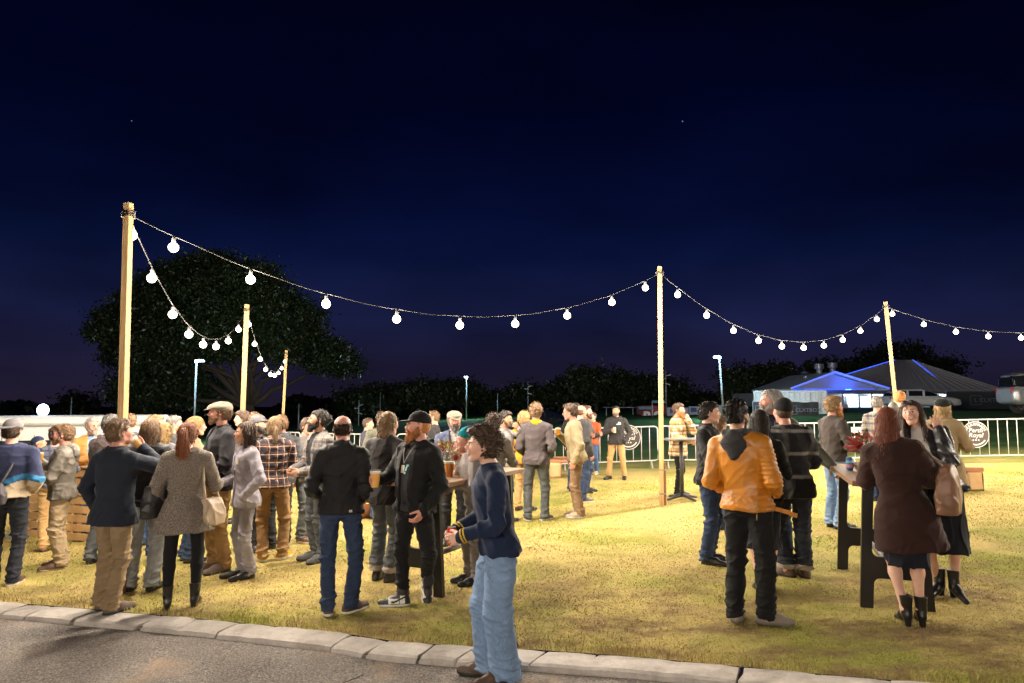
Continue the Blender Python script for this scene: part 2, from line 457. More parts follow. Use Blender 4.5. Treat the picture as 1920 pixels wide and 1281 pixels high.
def head_mesh(h, sex, neck_b, mouth, nose=1.0, wide=1.0, age=0, full=0.0):
    m = sex == 'm'
    v = Vox((-.115, -.145, -.26), (.115, .13, .135), h)
    v.ell(CR_C, (CR_R[0] * wide, CR_R[1], CR_R[2]), k=.01)
    jw = (1.0 if m else .9) * wide
    v.ell((0, -.034, -.008), (.066 * jw, .058, .082), k=.03)
    v.cap((0, -.045, -.055), (0, -.066, -.094), .042 * jw, .024 if m else .021, k=.025)
    for s in (-1, 1):
        v.cap((s * .048 * jw, .006, -.05), (s * .018, -.064, -.092), .022, .018, k=.022)
        v.ell((s * .037, -.066, -.018), (.026 + full * .006, .023, .026 + full * .008), k=.025)
        v.cap((s * .012, -.094, .022), (s * .045, -.078, .023), .010 if m else .007, .008, k=.014)
    v.cap((0, -.088, .014), (0, -.1115 * (.97 + .03 * nose), -.020), .0095, .0125 * nose, k=.012)
    for s in (-1, 1):
        v.ell((s * .0125, -.0975, -.0245), (.009, .011, .008), k=.007)
        v.ell((s * .033, -.1, .006), (.018, .0145, .012), k=.010, op='s')
        v.ell((s * .0315, -.0795, .005), (.0155, .0135, .0125), k=.005)
    if mouth == 'open':
        v.ell((0, -.094, -.052), (.025, .015, .018), k=.012)
        v.ell((0, -.108, -.053), (.017, .02, .0085), k=.003, op='s')
        v.cap((-.017, -.098, -.065), (.017, -.098, -.065), .0065, k=.006)
        v.cap((-.018, -.099, -.043), (.018, -.099, -.043), .0055, k=.006)
    elif mouth == 'smile':
        v.ell((0, -.092, -.05), (.026, .014, .016), k=.012)
        v.cap((-.019, -.0985, -.050), (.019, -.0985, -.050), .0035, k=.002, op='s')
        v.cap((-.015, -.1, -.057), (.015, -.1, -.057), .0055, k=.006)
    else:
        v.ell((0, -.092, -.05), (.023, .013, .015), k=.012)
        v.cap((-.014, -.1005, -.0475), (.014, -.1005, -.0475), .0045, k=.006)
        v.cap((-.012, -.1005, -.056), (.012, -.1005, -.056), .0055, k=.006)
        v.cap((-.018, -.108, -.0515), (.018, -.108, -.0515), .003, k=.005, op='s')
    for s in (-1, 1):
        R = rot(s * 22)
        v.ell((s * .0805 * wide, .014, .0), (.0085, .019, .032), R, k=.008)
        v.ell((s * .0875 * wide, .008, .002), (.005, .010, .016), R, k=.006, op='s')
    v.cap((0, .016, -.04), neck_b, .051 if m else .043, .060 if m else .052, k=.03)
    V, Q = v.mesh()
    c = V[Q].mean(1)
    mi = np.zeros(len(Q), int)
    lip = (c[:, 1] < -.088) & (np.abs(c[:, 0]) < .023) & (c[:, 2] < -.040) & (c[:, 2] > -.068)
    if mouth == 'open':
        mi[lip & ((c[:, 2] < -.059) | (c[:, 2] > -.047))] = 1
        mi[lip & (c[:, 2] <= -.049) & (c[:, 2] >= -.056) & (c[:, 1] > -.099)] = 2
        mi[lip & (c[:, 2] <= -.046) & (c[:, 2] > -.051)] = 2
    else:
        mi[(c[:, 1] < -.094) & (np.abs(c[:, 0]) < .021) & (c[:, 2] < -.0435) & (c[:, 2] > -.062)] = 1
        if mouth == 'smile': mi[(c[:, 1] < -.09) & (np.abs(c[:, 0]) < .016) & (np.abs(c[:, 2] + .0500) < .0033)] = 2
    # eyes: white with a dark iris, brows as darker skin hair
    for s in (-1, 1):
        e = (np.abs(c[:, 0] - s * .0315) < .0135) & (np.abs(c[:, 2] - .005) < .0062 - .0025 * np.abs(c[:, 0] - s * .0315) / .0135) & (c[:, 1] < -.078)
        mi[e] = 2
        mi[e & (np.abs(c[:, 0] - s * .0315) < .0062)] = 3
        br = (np.abs(c[:, 0] - s * .0325) < .020) & (np.abs(c[:, 2] - (.0255 if m else .0285) + 6 * (np.abs(c[:, 0]) - .030) ** 2) < (.0042 if m else .0028)) & (c[:, 1] < -.062)
        mi[br] = 4
    return V, Q, mi

def hair_mesh(h, style, seed=0):
    r = np.random.RandomState(seed); p = r.rand(8) * 6.28
    low = {'long': -.34, 'longback': -.40, 'pony': -.40, 'dread': -.30, 'mid': -.17, 'bob': -.22, 'lowpony': -.30}.get(style, -.13)
    v = Vox((-.17, -.15, low), (.17, .24, .19), h)
    th = {'short': .010, 'buzz': .0035, 'curly': .024, 'bigcurly': .036, 'wavy': .017, 'thick': .018}.get(style, .010)
    if style == 'fringe':                       # bald on top, hair round the back and sides
        v.ell((0, .018, .012), (.081, .099, .085), k=.005)
        v.cut(lambda X, Y, Z: np.maximum(np.maximum(Z - .035 - Y * .25, -.052 - Z), -.005 - Y + Z * .2))
    else:
        v.ell((CR_C[0], CR_C[1] + .003, CR_C[2] + .004), np.array(CR_R) + th, k=.005)
        v.ell((0, .045, -.015), (.070 + th * .5, .058 + th * .7, .07), k=.03)
        if style in ('curly', 'bigcurly', 'wavy', 'thick'):
            v.ell((0, -.03, .088), (.058 + th * .5, .05 + th, .024 + th), k=.03)
        if style == 'short':
            v.ell((.0, -.045, .092), (.05, .04, .025), k=.03)
        v.ell((0, -.118, -.03), (.080, .078, .098), k=.008, op='s')
        v.cut(lambda X, Y, Z: np.interp(Z, [-.4, -.02, .0, .035, .062, .082, .10], [-.012, -.006, -.018, -.036, -.060, -.094, -.2]) + .10 * np.maximum(np.abs(X) - .05, 0) - Y + (0 if style not in ('long', 'bob', 'dread') else -.05 * (np.abs(X) > .066) * (Z < .05)))
        for s in (-1, 1):
            v.ell((s * .098, -.004, -.022), (.030, .032, .045), k=.008, op='s')
        if style in ('long', 'longback', 'dread', 'bob', 'mid'):
            zb = {'long': -.29, 'longback': -.33, 'dread': -.26, 'bob': -.185, 'mid': -.125}[style]
            w = {'mid': .082, 'bob': .088}.get(style, .086)
            v.loft([(zb, w * (.62 if style != 'longback' else 1.05), .028, .085), (zb * .7, w * (.95 if style != 'longback' else 1.18), .046, .075), (-.06, w, .07, .045), (.03, w * .95, .085, .03)], k=.03)
            if style in ('long', 'bob', 'dread'):
                for s in (-1, 1):
                    v.cap((s * .078, .0, .02), (s * .086, .0 if style != 'long' else -.03, zb * .8), .018, .016, k=.03)
        if style in ('pony', 'lowpony'):
            z0 = .045 if style == 'pony' else -.01
            v.ell((0, .115, z0), (.024, .028, .024), k=.012)
            if style == 'pony':
                v.loft([(-.36, .02, .012, .11), (-.30, .055, .025, .12), (-.2, .068, .034, .128), (-.08, .06, .036, .135), (.02, .038, .03, .14), (.06, .018, .02, .125)], k=.025)
            else:
                v.loft([(-.25, .012, .01, .12), (-.16, .024, .018, .128), (-.05, .028, .022, .135), (z0 + .02, .02, .018, .125)], k=.02)
        if low < -.13: v.cut(lambda X, Y, Z: np.where((Z < -.03) & (np.abs(X) < .064), .05 - Y, -1).astype(f4))
        if style == 'bun':
            v.ell((0, .125, .03), (.042, .036, .042), k=.015)
        if style not in ('long', 'longback', 'dread', 'bob', 'mid', 'pony', 'lowpony'):
            v.cut(lambda X, Y, Z: (-.062 if style not in ('curly', 'thick', 'bigcurly', 'wavy') else -.085) - Z)
    def strands(X, Y, Z):
        f = np.arctan2(X, Y - .02)
        if style in ('curly', 'bigcurly', 'wavy', 'short', 'thick', 'bun'):
            k, a = {'curly': (170, .0075), 'bigcurly': (160, .0095), 'wavy': (95, .006), 'thick': (110, .006)}.get(style, (170, .003))
            if style in ('short', 'thick', 'wavy', 'bun'):
                w = np.sin(Y * 45 + Z * 30 + p[0]) + .6 * np.sin(Y * 80 - Z * 50 + X * 30 + p[1])
                return (.0032 if style == 'short' else .0048) * (np.sin(X * 95 + f * 6 + 1.3 * w + p[2]) + .7 * np.sin(X * 210 + Y * 40 + 1.6 * w + p[3]) + .4 * np.sin(Z * 120 + w + p[4]))
            w = np.sin(X * 60 + p[0]) + np.sin(Y * 70 + p[1]) + np.sin(Z * 65 + p[2])
            return a * (np.sin(X * k + 1.6 * w + p[3]) * np.sin(Y * k * .9 + 1.5 * w + p[4]) * .9 + np.sin(Z * k + 1.8 * w + p[5]) * .6)
        if style in ('buzz', 'fringe'): return 0 * X
        w = np.sin(Z * 22 + p[0]) * .5 + np.sin(Z * 41 + f * 3 + p[1]) * .35
        a = .0030 if style != 'dread' else .0065
        return a * (np.sin(f * (37 if style != 'dread' else 17) + w * 2.6 + p[2]) + .7 * np.sin(f * 67 + w * 4 + p[3] + X * 40))
    v.ripple(strands, .012)
    return v.mesh()

def beard_mesh(h, size, seed=0):
    """size: short stubble .3 ... full 1.0+"""
    r = np.random.RandomState(seed); p = r.rand(4) * 6.28
    v = Vox((-.1, -.15, -.19), (.1, .05, .02), h)
    g = .003 + .010 * size
    for s in (-1, 1):
        v.cap((s * .060, -.012, -.012), (s * .054, -.02, -.05), .014, .017 + g * .5, k=.015)
        v.cap((s * .050, -.018, -.052), (s * .018, -.066, -.094 - size * .012), .020 + g, .020 + g, k=.02)
        v.cap((s * .008, -.1, -.0365), (s * .026, -.09, -.048), .006 + g * .3, .007 + g * .3, k=.01)
        v.cap((s * .028, -.088, -.048), (s * .022, -.082, -.08), .009 + g * .4, .012 + g * .5, k=.015)
    v.cap((0, -.074, -.086), (0, -.078 - .01 * size, -.098 - size * .035), .022 + g * .6, .018 + g, k=.02)
    v.ell((0, -.104, -.053), (.017, .024, .008), k=.003, op='s')
    if size > .5:
        def fr(X, Y, Z):
            w = np.sin(X * 80 + p[0]) + np.sin(Y * 90 + p[1])
            return .0035 * size * (np.sin(X * 190 + w + p[2]) + .7 * np.sin(Z * 120 + Y * 130 + 2 * w + p[3]))
        v.ripple(fr, .006)
    return v.mesh()

def hat_mesh(h, kind):
    """returns V, Q, material index (0 cloth, 1 trim)"""
    v = Vox((-.16, -.22, -.06), (.16, .25, .24), h)
    if kind in ('cap', 'capback'):
        v.ell((0, .014, .05), (.089, .109, .092), k=.004)
        v.cut(lambda X, Y, Z: (.034 - .10 * (Y - .0) * 1.0) - Z)
        v.loft([(0, .078, .088), (.010, .078, .088)], o=(0, -.098, .043), R=rot(0, -8), k=.012)
        v.ell((0, .014, .142), (.008, .008, .006), k=.003)
        if kind == 'capback':
            v.F[:] = v.F[:, ::1, :]
    elif kind == 'flat':
        v.ell((0, -.002, .068), (.099, .128, .058), rot(0, -9), k=.01)
        v.ell((0, .03, .055), (.091, .104, .066), k=.025)
        v.cut(lambda X, Y, Z: (.036 - .16 * Y * (Y > 0) + .04 * np.abs(X)) - Z)
        v.loft([(0, .072, .062), (.010, .072, .062)], o=(0, -.100, .038), R=rot(0, -16), k=.012)
    elif kind in ('beanie', 'pom'):
        v.ell((0, .02, .055), (.090, .111, .098), k=.004)
        v.cut(lambda X, Y, Z: (.024 - .22 * Y) - Z)
        v.loft([(-.024, .0885, .1085), (.024, .0905, .111)], o=(0, .018, .042), R=rot(0, 11), k=.006) if kind == 'pom' else None
        if kind == 'pom':
            v.ripple(lambda X, Y, Z: .003 * np.sin(np.arctan2(X, Y - .02) * 34), .004)
            v.ell((0, .150, .125), (.040, .040, .040), k=.004)
            v.ripple(lambda X, Y, Z: np.where(Y > .105, .004 * np.sin(X * 210) * np.sin(Z * 220 + 1) * np.sin(Y * 200), 0), .005)
    elif kind == 'beret':
        v.ell((0, .025, .062), (.100, .122, .066), rot(0, 10), k=.01)
        v.cut(lambda X, Y, Z: (.024 - .15 * Y) - Z)
    elif kind == 'wrap':
        v.ell((0, .02, .045), (.088, .110, .093), k=.004)
        v.cut(lambda X, Y, Z: (.042 + .45 * (-Y - .02) * 0 - .55 * (Y + .03) * (Y > -.03) - (Y < -.03) * 0) - Z)
        v.cap((0, .10, -.01), (.01, .13, -.05), .03, .018, k=.02)
    V, Q = v.mesh()
    if kind == 'capback':
        V = V * np.array([-1, -1, 1]) + np.array([0, .028, 0])
    return V, Q

def hand_mesh(h, grip, side):
    """hand frame: x along the forearm, y towards the thumb, z out of the palm; grip 0 relaxed .. 1 round a cup; 'flat'"""
    v = Vox((-.05, -.065, -.05), (.22, .09, .11), h)
    fl = grip == 'flat'
    g = 0.05 if fl else grip
    v.cap((-.04, 0, 0), (.02, 0, 0), .026, .027, k=.01)
    for y in (-.030, -.010, .011, .030):
        v.cap((.01, y * .7, 0), (.085 - abs(y - .008) * .22, y, 0), .0155, .0125, k=.014)
    for y, L, sp in ((-.031, .060, -.10), (-.011, .074, -.03), (.010, .080, .03), (.031, .072, .10)):
        q = np.array([.088 - abs(y - .008) * .22, y, .0]); a = (.10 + .0) if fl else .22 + g * .62
        rr = .0092 if abs(y) < .025 else .0085
        d_sp = sp * (1.4 if fl else .6)
        for i, fr in enumerate((.44, .32, .26)):
            e = q + L * fr * np.array([math.cos(a) * math.cos(d_sp), math.sin(d_sp), math.sin(a)])
            v.cap(q, e, rr, rr * .92, k=.0035); q = e; rr *= .92
            a += .12 if fl else (.35 + g * .62)
    q = np.array([.022, .026, .004]); b = (.95 if fl else .75 - .15 * g)
    up = .15 if fl else .35 + .45 * g
    for L, r0, r1 in ((.042, .0155, .0115), (.030, .0112, .0100), (.026, .0098, .0082)):
        e = q + L * nrm((math.cos(b), math.sin(b), up)); v.cap(q, e, r0, r1, k=.008 if L > .04 else .003); q = e
        b -= .30; up += .18 * (0 if fl else 1)
    V, Q = v.mesh()
    if side < 0: pass
    return V, Q

def wisps(V, Q, style, D, seed):
    """loose strands lying on and lifting off the hair mass"""
    if D > 13 or style in ('buzz',): return V, Q
    r = np.random.RandomState(seed + 50); long_ = style in ('long', 'longback', 'pony', 'lowpony', 'mid', 'bob', 'dread')
    n = int((2600 if long_ else 1900) * (1 if D < 9 else .5)); fi = r.randint(0, len(Q), n)
    c = V[Q[fi]].mean(1); nn = np.cross(V[Q[fi][:, 1]] - V[Q[fi][:, 0]], V[Q[fi][:, 2]] - V[Q[fi][:, 0]]); nn /= np.linalg.norm(nn, axis=1)[:, None] + 1e-9
    if style in ('curly', 'bigcurly'): d = nn * .55 + r.randn(n, 3) * .75; L = .012 + .020 * r.rand(n)
    elif style == 'beard': d = np.array([0, -.25, -.8]) + nn * .35 + r.randn(n, 3) * .35; L = .008 + .012 * r.rand(n)
    elif long_: d = np.array([0, .12, -1]) + nn * .10 + r.randn(n, 3) * .16; L = .03 + .05 * r.rand(n)
    else: d = np.array([0, .75, -.45]) + nn * .45 + r.randn(n, 3) * .40; L = .010 + .018 * r.rand(n)
    d -= nn * (d * nn).sum(1)[:, None] * (.75 if style not in ('curly', 'bigcurly') else .2); d /= np.linalg.norm(d, axis=1)[:, None]
    s = np.cross(d, nn); s /= np.linalg.norm(s, axis=1)[:, None] + 1e-9; w = (.0007 + .00022 * D) * (.6 + .8 * r.rand(n))[:, None]
    up = nn * (.001 + .004 * r.rand(n))[:, None]; e = c + d * L[:, None] + up * 1.5; m = c + d * L[:, None] * .5 + up
    W = np.stack([c - nn * .002, m + s * w, e, m - s * w], 1).reshape(-1, 3)
    return np.concatenate([V, W]), np.concatenate([Q, np.arange(4 * n).reshape(-1, 4) + len(V)])

# ---------------------------------------------------------------- the figure
ARMS = {  # wrist target (x outward, y forward negative, z) at 1.75 m, elbow hint (x outward, y, z), thumb direction, grip
    'hang':   ((.245, -.03, .885), (.5, 1, 0), (0, -1, 0), .15),
    'hang2':  ((.22, -.10, .90), (.6, 1, 0), (.1, -1, 0), .25),
    'pocket': ((.205, -.085, .935), (1, .8, 0), (0, -1, .2), .1),
    'jpocket': ((.175, -.155, .99), (.45, 1, 0), (0, -.4, 1), .2),
    'clasp':  ((.06, -.20, .99), (1, .5, 0), (0, -.3, 1), .5),
    'chest':  ((.085, -.27, 1.17), (.8, .6, -.6), (0, 0, 1), .75),
    'out':    ((.19, -.30, 1.13), (.6, .6, -.6), (0, 0, 1), .75),
    'low':    ((.13, -.27, 1.05), (.7, .8, -.4), (0, 0, 1), .75),
    'high':   ((.10, -.25, 1.30), (.8, .3, -.8), (0, 0, 1), .75),
    'drink':  ((.085, -.205, 1.475), (1, .1, -.9), (-.5, 0, .8), .75),
    'face':   ((.165, -.16, 1.45), (.55, -.15, -2), (-.3, 0, 1), 'flat'),
    'chin':   ((.05, -.19, 1.43), (.7, -.2, -1), (0, -.4, 1), .7),
    'table':  ((.14, -.34, 1.07), (1, .4, -.3), (-.8, 0, .6), .3),
    'reach':  ((.36, -.30, 1.02), (.6, .6, -.2), (-1, -.2, .4), .3),
    'behind': ((.05, .19, .98), (1, .5, 0), (0, 0, 1), .4),
    'fold':   ((-.02, -.22, 1.17), (1, .1, -.5), (0, 0, 1), .4),
}
WORLD_GRIPS = {}

def person(name_key, at, H, face, label, sex='m', head=(0, 0, 0), la='hang', ra='hang', stance=(.092, 0, 12, .092, 0, -12),
           girth=1.0, belly=0.0, lean=(0, 0), hip=(0, 0), skin='fair', mouth='closed', hair=None, hairc='brown', beard=None, beardc=None,
           hat=None, hatc=None, glasses=None, top='jacket', topm=None, hem=.80, loose=.012, flare=0.0, opened=0.0, shirtm=None, hood=None,
           collar=.0, sleeve=1.0, cuffm=None, bot='trousers', botm=None, legw=1.0, hemz=.045, hemw=.066, shoe='shoe', shoem=None, solem=None,
           zone=None, botzone=None, fine=1.0, nose=1.0, full=0.0, heel=0.0, scarf=None, shades=None, seed=1, legs=None, rolled=None, lapel=None, group=None):
    D = at[1]
    px = D / 683.0
    hb = min(max(.0082, px * .80), .021) * fine      # cloth voxel
    hh = min(max(.0048, px * .55), .011) * fine      # head, hands
    s = H / (1.75 + heel * .8)
    face = face - math.degrees(math.atan2(at[0], at[1]))      # angles are given as seen from the road
    m = sex == 'm'
    sw = (.178 if m else .158) * (1 + (girth - 1) * .45)
    hw = .092 if m else .095
    yaw = math.radians(face)
    # world offsets (right, away) turned into the body's own frame
    def loc2(v): return np.array([v[0] * math.cos(yaw) + v[1] * math.sin(yaw), -v[0] * math.sin(yaw) + v[1] * math.cos(yaw), 0]) / s
    hp = loc2(hip); ln = loc2(lean)
    pel = np.array([0, 0, .93 + heel * .8]) + hp
    che = np.array([0, 0, 1.40 + heel * .8]) + hp + ln
    up = nrm(che - pel)
    xa = nrm(np.cross((0, 1, 0), up)); ya = np.cross(up, xa)
    RT = np.stack([xa, ya, up], 1)
    def T(p): return pel + RT @ (np.array(p, float) - np.array([0, 0, .93]))
    sk = 1.0
    neck_base = T((0, .018, 1.475)); hc = T((0, -.024, 1.630)) + np.array([0, -.02 * 0, 0])
    RH = rot(*head)
    # neck bends: the head centre follows the head's pitch a little
    hc = hc + np.array([0, -.02, 0]) * max(0, -head[1] / 40)
    ax = [Vox]
    root_mats = [skin_mat(skin), lip_mat(skin), MAT['eye_white'], MAT['iris'], hair_mat(hairc, True)]
    parts = []
    # ---- legs
    fx = stance
    feet = []
    for i, sd in ((0, 1), (1, -1)):
        fxx, fy, ft = fx[3 * i:3 * i + 3]
        lift = fx[6 + i] if len(fx) > 6 else 0
        ank = np.array([sd * fxx, fy + .03, .085 + heel + lift])
        hipj = T((sd * hw, .0, .90))
        d = rot(ft) @ np.array([0, -1, 0])
        knee, ank = ik(hipj, ank, .418, .405, nrm(d + np.array([sd * .06, 0, 0])))
        feet.append((sd, hipj, knee, ank, ft, lift))
    arms = []
    for nm, sd in ((la, 1), (ra, -1)):
        spec = ARMS[nm] if isinstance(nm, str) else nm
        w, hint, th, gr = spec
        S = T((sd * sw, .012, 1.388))
        w = T((sd * w[0] * (1 + (girth - 1) * .5), w[1] - belly * .5 * (abs(w[0]) < .2), w[2]))
        E, W = ik(S, w, .295, .262, (sd * hint[0], hint[1], hint[2]))
        f = nrm(W - E)
        if gr == 'flat': f = nrm(f + np.array([0, 0, .35]))
        if nm == 'table': f = nrm(f * np.array([1, 1, .3]))
        t = np.array([sd * th[0], th[1], th[2]], float); t = nrm(t - f * (t @ f))
        n = np.cross(f, t) * sd
        if nm in ('hang', 'hang2', 'pocket') and n[0] * sd > 0: n = -n
        arms.append((sd, S, E, W, f, t, n, gr))
    # ---- bare body, one mesh
    zt = 1.55
    lo = (-.62, -.62, 0); hi = (.62, .62, zt)
    def bounds(pts, r):
        P = np.array(pts); return P.min(0) - r, P.max(0) + r
    allp = [pel, che] + [q for f_ in feet for q in f_[1:4]] + [q for a_ in arms for q in a_[1:4]]
    b0, b1 = bounds(allp, .24); b0[2] = 0.0; b1[2] = zt
    bare = bot in ('skirt', 'dress')
    v = Vox(b0, b1, .017 if not bare else .0125)
    G = girth
    v.loft([(z - .93, a, b, c) for z, a, b, c in ((.84, .13 * G, .095, .005), (.93, .148 * G, .10, .01), (1.06, .128 * G, .088 + belly * .5, -belly * .3), (1.28, .148 * G, .098, -.005), (1.39, .14 * G, .085, 0), (1.45, .09, .06, .01), (1.49, .05, .05, .014))], o=pel, R=RT)
    for sd, hj, kn, an, ft, lf in feet:
        v.cap(hj, kn, .074, .050, k=.03)
        if bare:
            cal = kn * .72 + an * .28 + np.array([0, .016, 0])
            v.cap(kn, cal, .048, .050, k=.03); v.cap(cal, an, .049, .029, k=.03)
        else: v.cap(kn, an, .048, .034, k=.03)
        v.cap(an, an + rot(ft) @ np.array([0, -.03, -.045]), .032, .022, k=.02)
    for sd, S, E, W, f, t, n, gr in arms:
        v.cap(T((sd * .07, .012, 1.41)), S, .04, .044, k=.03)
        v.cap(S, E, .043, .036, k=.02); v.cap(E, W, .036, .027, k=.02)
    V, Q = v.mesh(); parts.append((V, Q, 0))
    # ---- head and hands, finer
    hs = (1.75 / H) ** .45 * (1.0 if m else .965)
    nb = RH.T @ (neck_base - hc) / hs
    Vh, Qh, mh = head_mesh(hh, sex, nb, mouth, nose, full=full)
    parts.append((hc + (Vh * hs) @ RH.T, Qh, mh))
    grips = {}
    for sd, S, E, W, f, t, n, gr in arms:
        if (la if sd > 0 else ra) in ('pocket', 'jpocket') : continue
        Vk, Qk = hand_mesh(hh, gr, sd)
        M3 = np.stack([f, t, n], 1)
        hsz = (1.0 if m else .9)
        Vk = W + (Vk * hsz) @ M3.T
        if np.linalg.det(M3) < 0: Qk = Qk[:, ::-1]
        parts.append((Vk, Qk, 0))
        grips['l' if sd > 0 else 'r'] = (W + f * .078 + n * .045, t, f)
    V, Q, M = cat(parts)
    body = link_mesh('person', V * s, Q, root_mats, M)
    body.location = at; body.rotation_euler = (0, 0, yaw)
    body['label'] = label; body['category'] = 'person'; body['group'] = group or 'people standing on the lawn'
    # ---- trousers / skirt
    sg = seed * 7 + 3
    def bot_vox(h):
        pts = [pel + np.array([0, 0, .13])] + [q for f_ in feet for q in f_[1:4]]
        a, b = bounds(pts, .2); a[2] = 0
        return Vox(a, b, h)
    if bot in ('trousers', 'tights'):
        v = bot_vox(hb)
        tt = bot == 'tights'
        lw = legw
        if not tt:
            v.loft([(z - .93, a, b, c) for z, a, b, c in ((.835, .145 * G, .112 + (lw - 1) * .03, .006), (.90, .166 * G, .122, .014), (.97, .160 * G, .112 + belly * .3, .006 - belly * .2), (1.04, .145 * G, .103 + belly * .5, -belly * .3))], o=pel, R=RT, k=.03)
        for sd, hj, kn, an, ft, lf in feet:
            if tt:
                cal = kn * .68 + an * .32 + np.array([0, .018, 0])
                v.cap(hj, kn, .082, .056, k=.03); v.cap(kn, cal, .056, .057, k=.03); v.cap(cal, an, .056, .04, k=.02)
            else:
                he = an + (an - kn) * ((an[2] - hemz - lf) / max(kn[2] - an[2], .1))
                v.cap(hj + np.array([0, 0, -.02]), kn, .091 * G * (lw * .5 + .5), .066 * lw, k=.025)
                v.cap(kn, he + np.array([0, .006, .03]), .066 * lw, hemw * 1.0, k=.03)
        if not tt:
            hz = hemz
            lifts = {f_[0]: f_[5] for f_ in feet}
            v.cut(lambda X, Y, Z: (hz + np.where(X > (feet[0][3][0] + feet[1][3][0]) / 2, lifts[1], lifts[-1]) * (Z < .4)) - Z)
            kz = feet[0][2][2]
            f1 = folds(sg, 10, 14, 62, 1.0); f2 = folds(sg + 1, 16, 12, 95, 1.0); f3 = folds(sg + 2, 30, 26, 12, 1.0)
            def wr(X, Y, Z):
                low = np.exp(-((Z - hz - .07) / .10) ** 2); kne = np.exp(-((Z - kz) / .13) ** 2); cro = np.exp(-((Z - .82) / .09) ** 2)
                return .0125 * f1(X, Y, Z) * (low + .75 * kne + .6 * cro + .14) + .006 * f2(X, Y, Z) * (low * 1.2 + kne * .6 + .2) + .0065 * f3(X, Y, Z)
            v.ripple(wr, .018)
        V, Q = v.mesh()
        mats = [botm]; mi = None
        if rolled is not None:
            mats.append(rolled); mi = (V[Q].mean(1)[:, 2] < hemz + .05).astype(int)
        link_mesh('trousers' if not tt else 'tights', V * s, Q, mats, mi, body)
    if bot in ('skirt', 'dress'):
        v = Vox((b0[0], b0[1], 0), (b1[0], b1[1], 1.2), hb)
        fx_ = (feet[0][3] + feet[1][3]) / 2
        zb = legs
        ox, oy = (fx_[0] - pel[0]) * .8, (fx_[1] - .03 - pel[1]) * .8
        v.loft([(zb - .93, .155 + (0 if hem < .7 else flare), .125 + (0 if hem < .7 else flare), oy, ox), (.70 - .93, .160 + (0 if hem < .7 else flare * .5), .135, oy * .4, ox * .4), (.93 - .93, .168 * G, .13, .012), (1.07 - .93, .138 * G, .105, 0)], o=pel, R=np.eye(3), k=.02)
        for sd, hj, kn, an, ft, lf in feet: v.cap(hj, kn * .95 + hj * .05, .084, .066, k=.05)
        v.cut(lambda X, Y, Z: zb - Z)
        f3 = folds(sg + 2, 40, 34, 3, 1.0)
        v.ripple(lambda X, Y, Z: .010 * np.clip((1.0 - Z) / .5, 0, 1) * f3(X, Y, Z), .012)
        V, Q = v.mesh()
        link_mesh('skirt', V * s, Q, [botm], None, body)
    # ---- shoes
    for sd, hj, kn, an, ft, lf in feet:
        V, Q, mi = shoe_mesh(max(.0065, hh), shoe, heel)
        R = rot(ft)
        if lf: R = rot(ft, -62 if lf > .1 else -12)
        base = np.array([an[0], an[1] - .03, 0]) if not lf else np.array([an[0], an[1] - .0, lf])
        sc = 1.0 if m else .88
        link_mesh('boot' if 'boot' in shoe else 'shoe', (base + (V * np.array([1, 1, 1]) * sc) @ R.T) * s, Q, [shoem, solem or MAT['sole_dark']] + ([MAT['leather_white']] if shoe == 'hightop' else []), mi, body)
    # ---- upper clothes
    lo2, hi2 = bounds([pel, che, T((0, 0, 1.5))] + [q for a_ in arms for q in a_[1:4]], .2)
    lo2[2] = hem - .03; 
    if min(a_[3][2] for a_ in arms) < hem + .02: lo2[2] = min(lo2[2], min(a_[3][2] for a_ in arms) - .05)
    hi2[2] = max(1.60, max(a_[3][2] for a_ in arms) + .06)
    bust = 0 if m else .022
    def torso(v, t, hemz_, fl, k=.03):
        rows = [(z, a * G + t, b + t, c) for z, a, b, c in (
            (.93, .162, .120, .012), (1.05, .138 if m else .122, .098 + belly * .75, -.002 - belly * .45), (1.15, .142 if m else .128, .104 + belly * .7, -.006 - belly * .4),
            (1.28, .160 if m else .148, .113 + bust + belly * .3, -.008 - bust * .7), (1.37, .160 if m else .148, .105 + bust * .3, -.002), (1.43, .118, .080, .008), (1.475, .078, .068, .014))]
        if hemz_ < .93:
            rows = [(hemz_, .178 * G + t + fl, .130 + t + fl * .8, .008), (.86, .174 * G + t + fl * .4, .130 + t + fl * .3, .010)] + rows if hemz_ < .84 else [(hemz_, .172 * G + t + fl, .128 + t + fl * .8, .010)] + rows
        else:
            zs = [r_[0] for r_ in rows]
            ip = [np.interp(hemz_, zs, [r_[j] for r_ in rows]) for j in (1, 2, 3)]
            rows = [(hemz_, ip[0] + fl, ip[1] + fl, ip[2])] + [r_ for r_ in rows if r_[0] > hemz_ + .02]
        v.loft([(z - .93, a, b, c) for z, a, b, c in rows], o=pel, R=RT, k=k, p=2.25)
    def sleeves(v, t, frac=1.0, puff=0.0):
        for sd, S, E, W, f, t_, n, gr in arms:
            v.cap(T((sd * .05, .014, 1.452)), S + np.array([0, 0, .008]), .036 + t, .050 + t, k=.045)
            v.cap(S, E, .054 + t, .045 + t + puff, k=.02)
            e2 = E + (W - E) * (frac * 1.02 if frac <= 1 else 1.0)
            v.cap(E, e2, .045 + t + puff, .035 + t * .8 + puff * .4, k=.015)
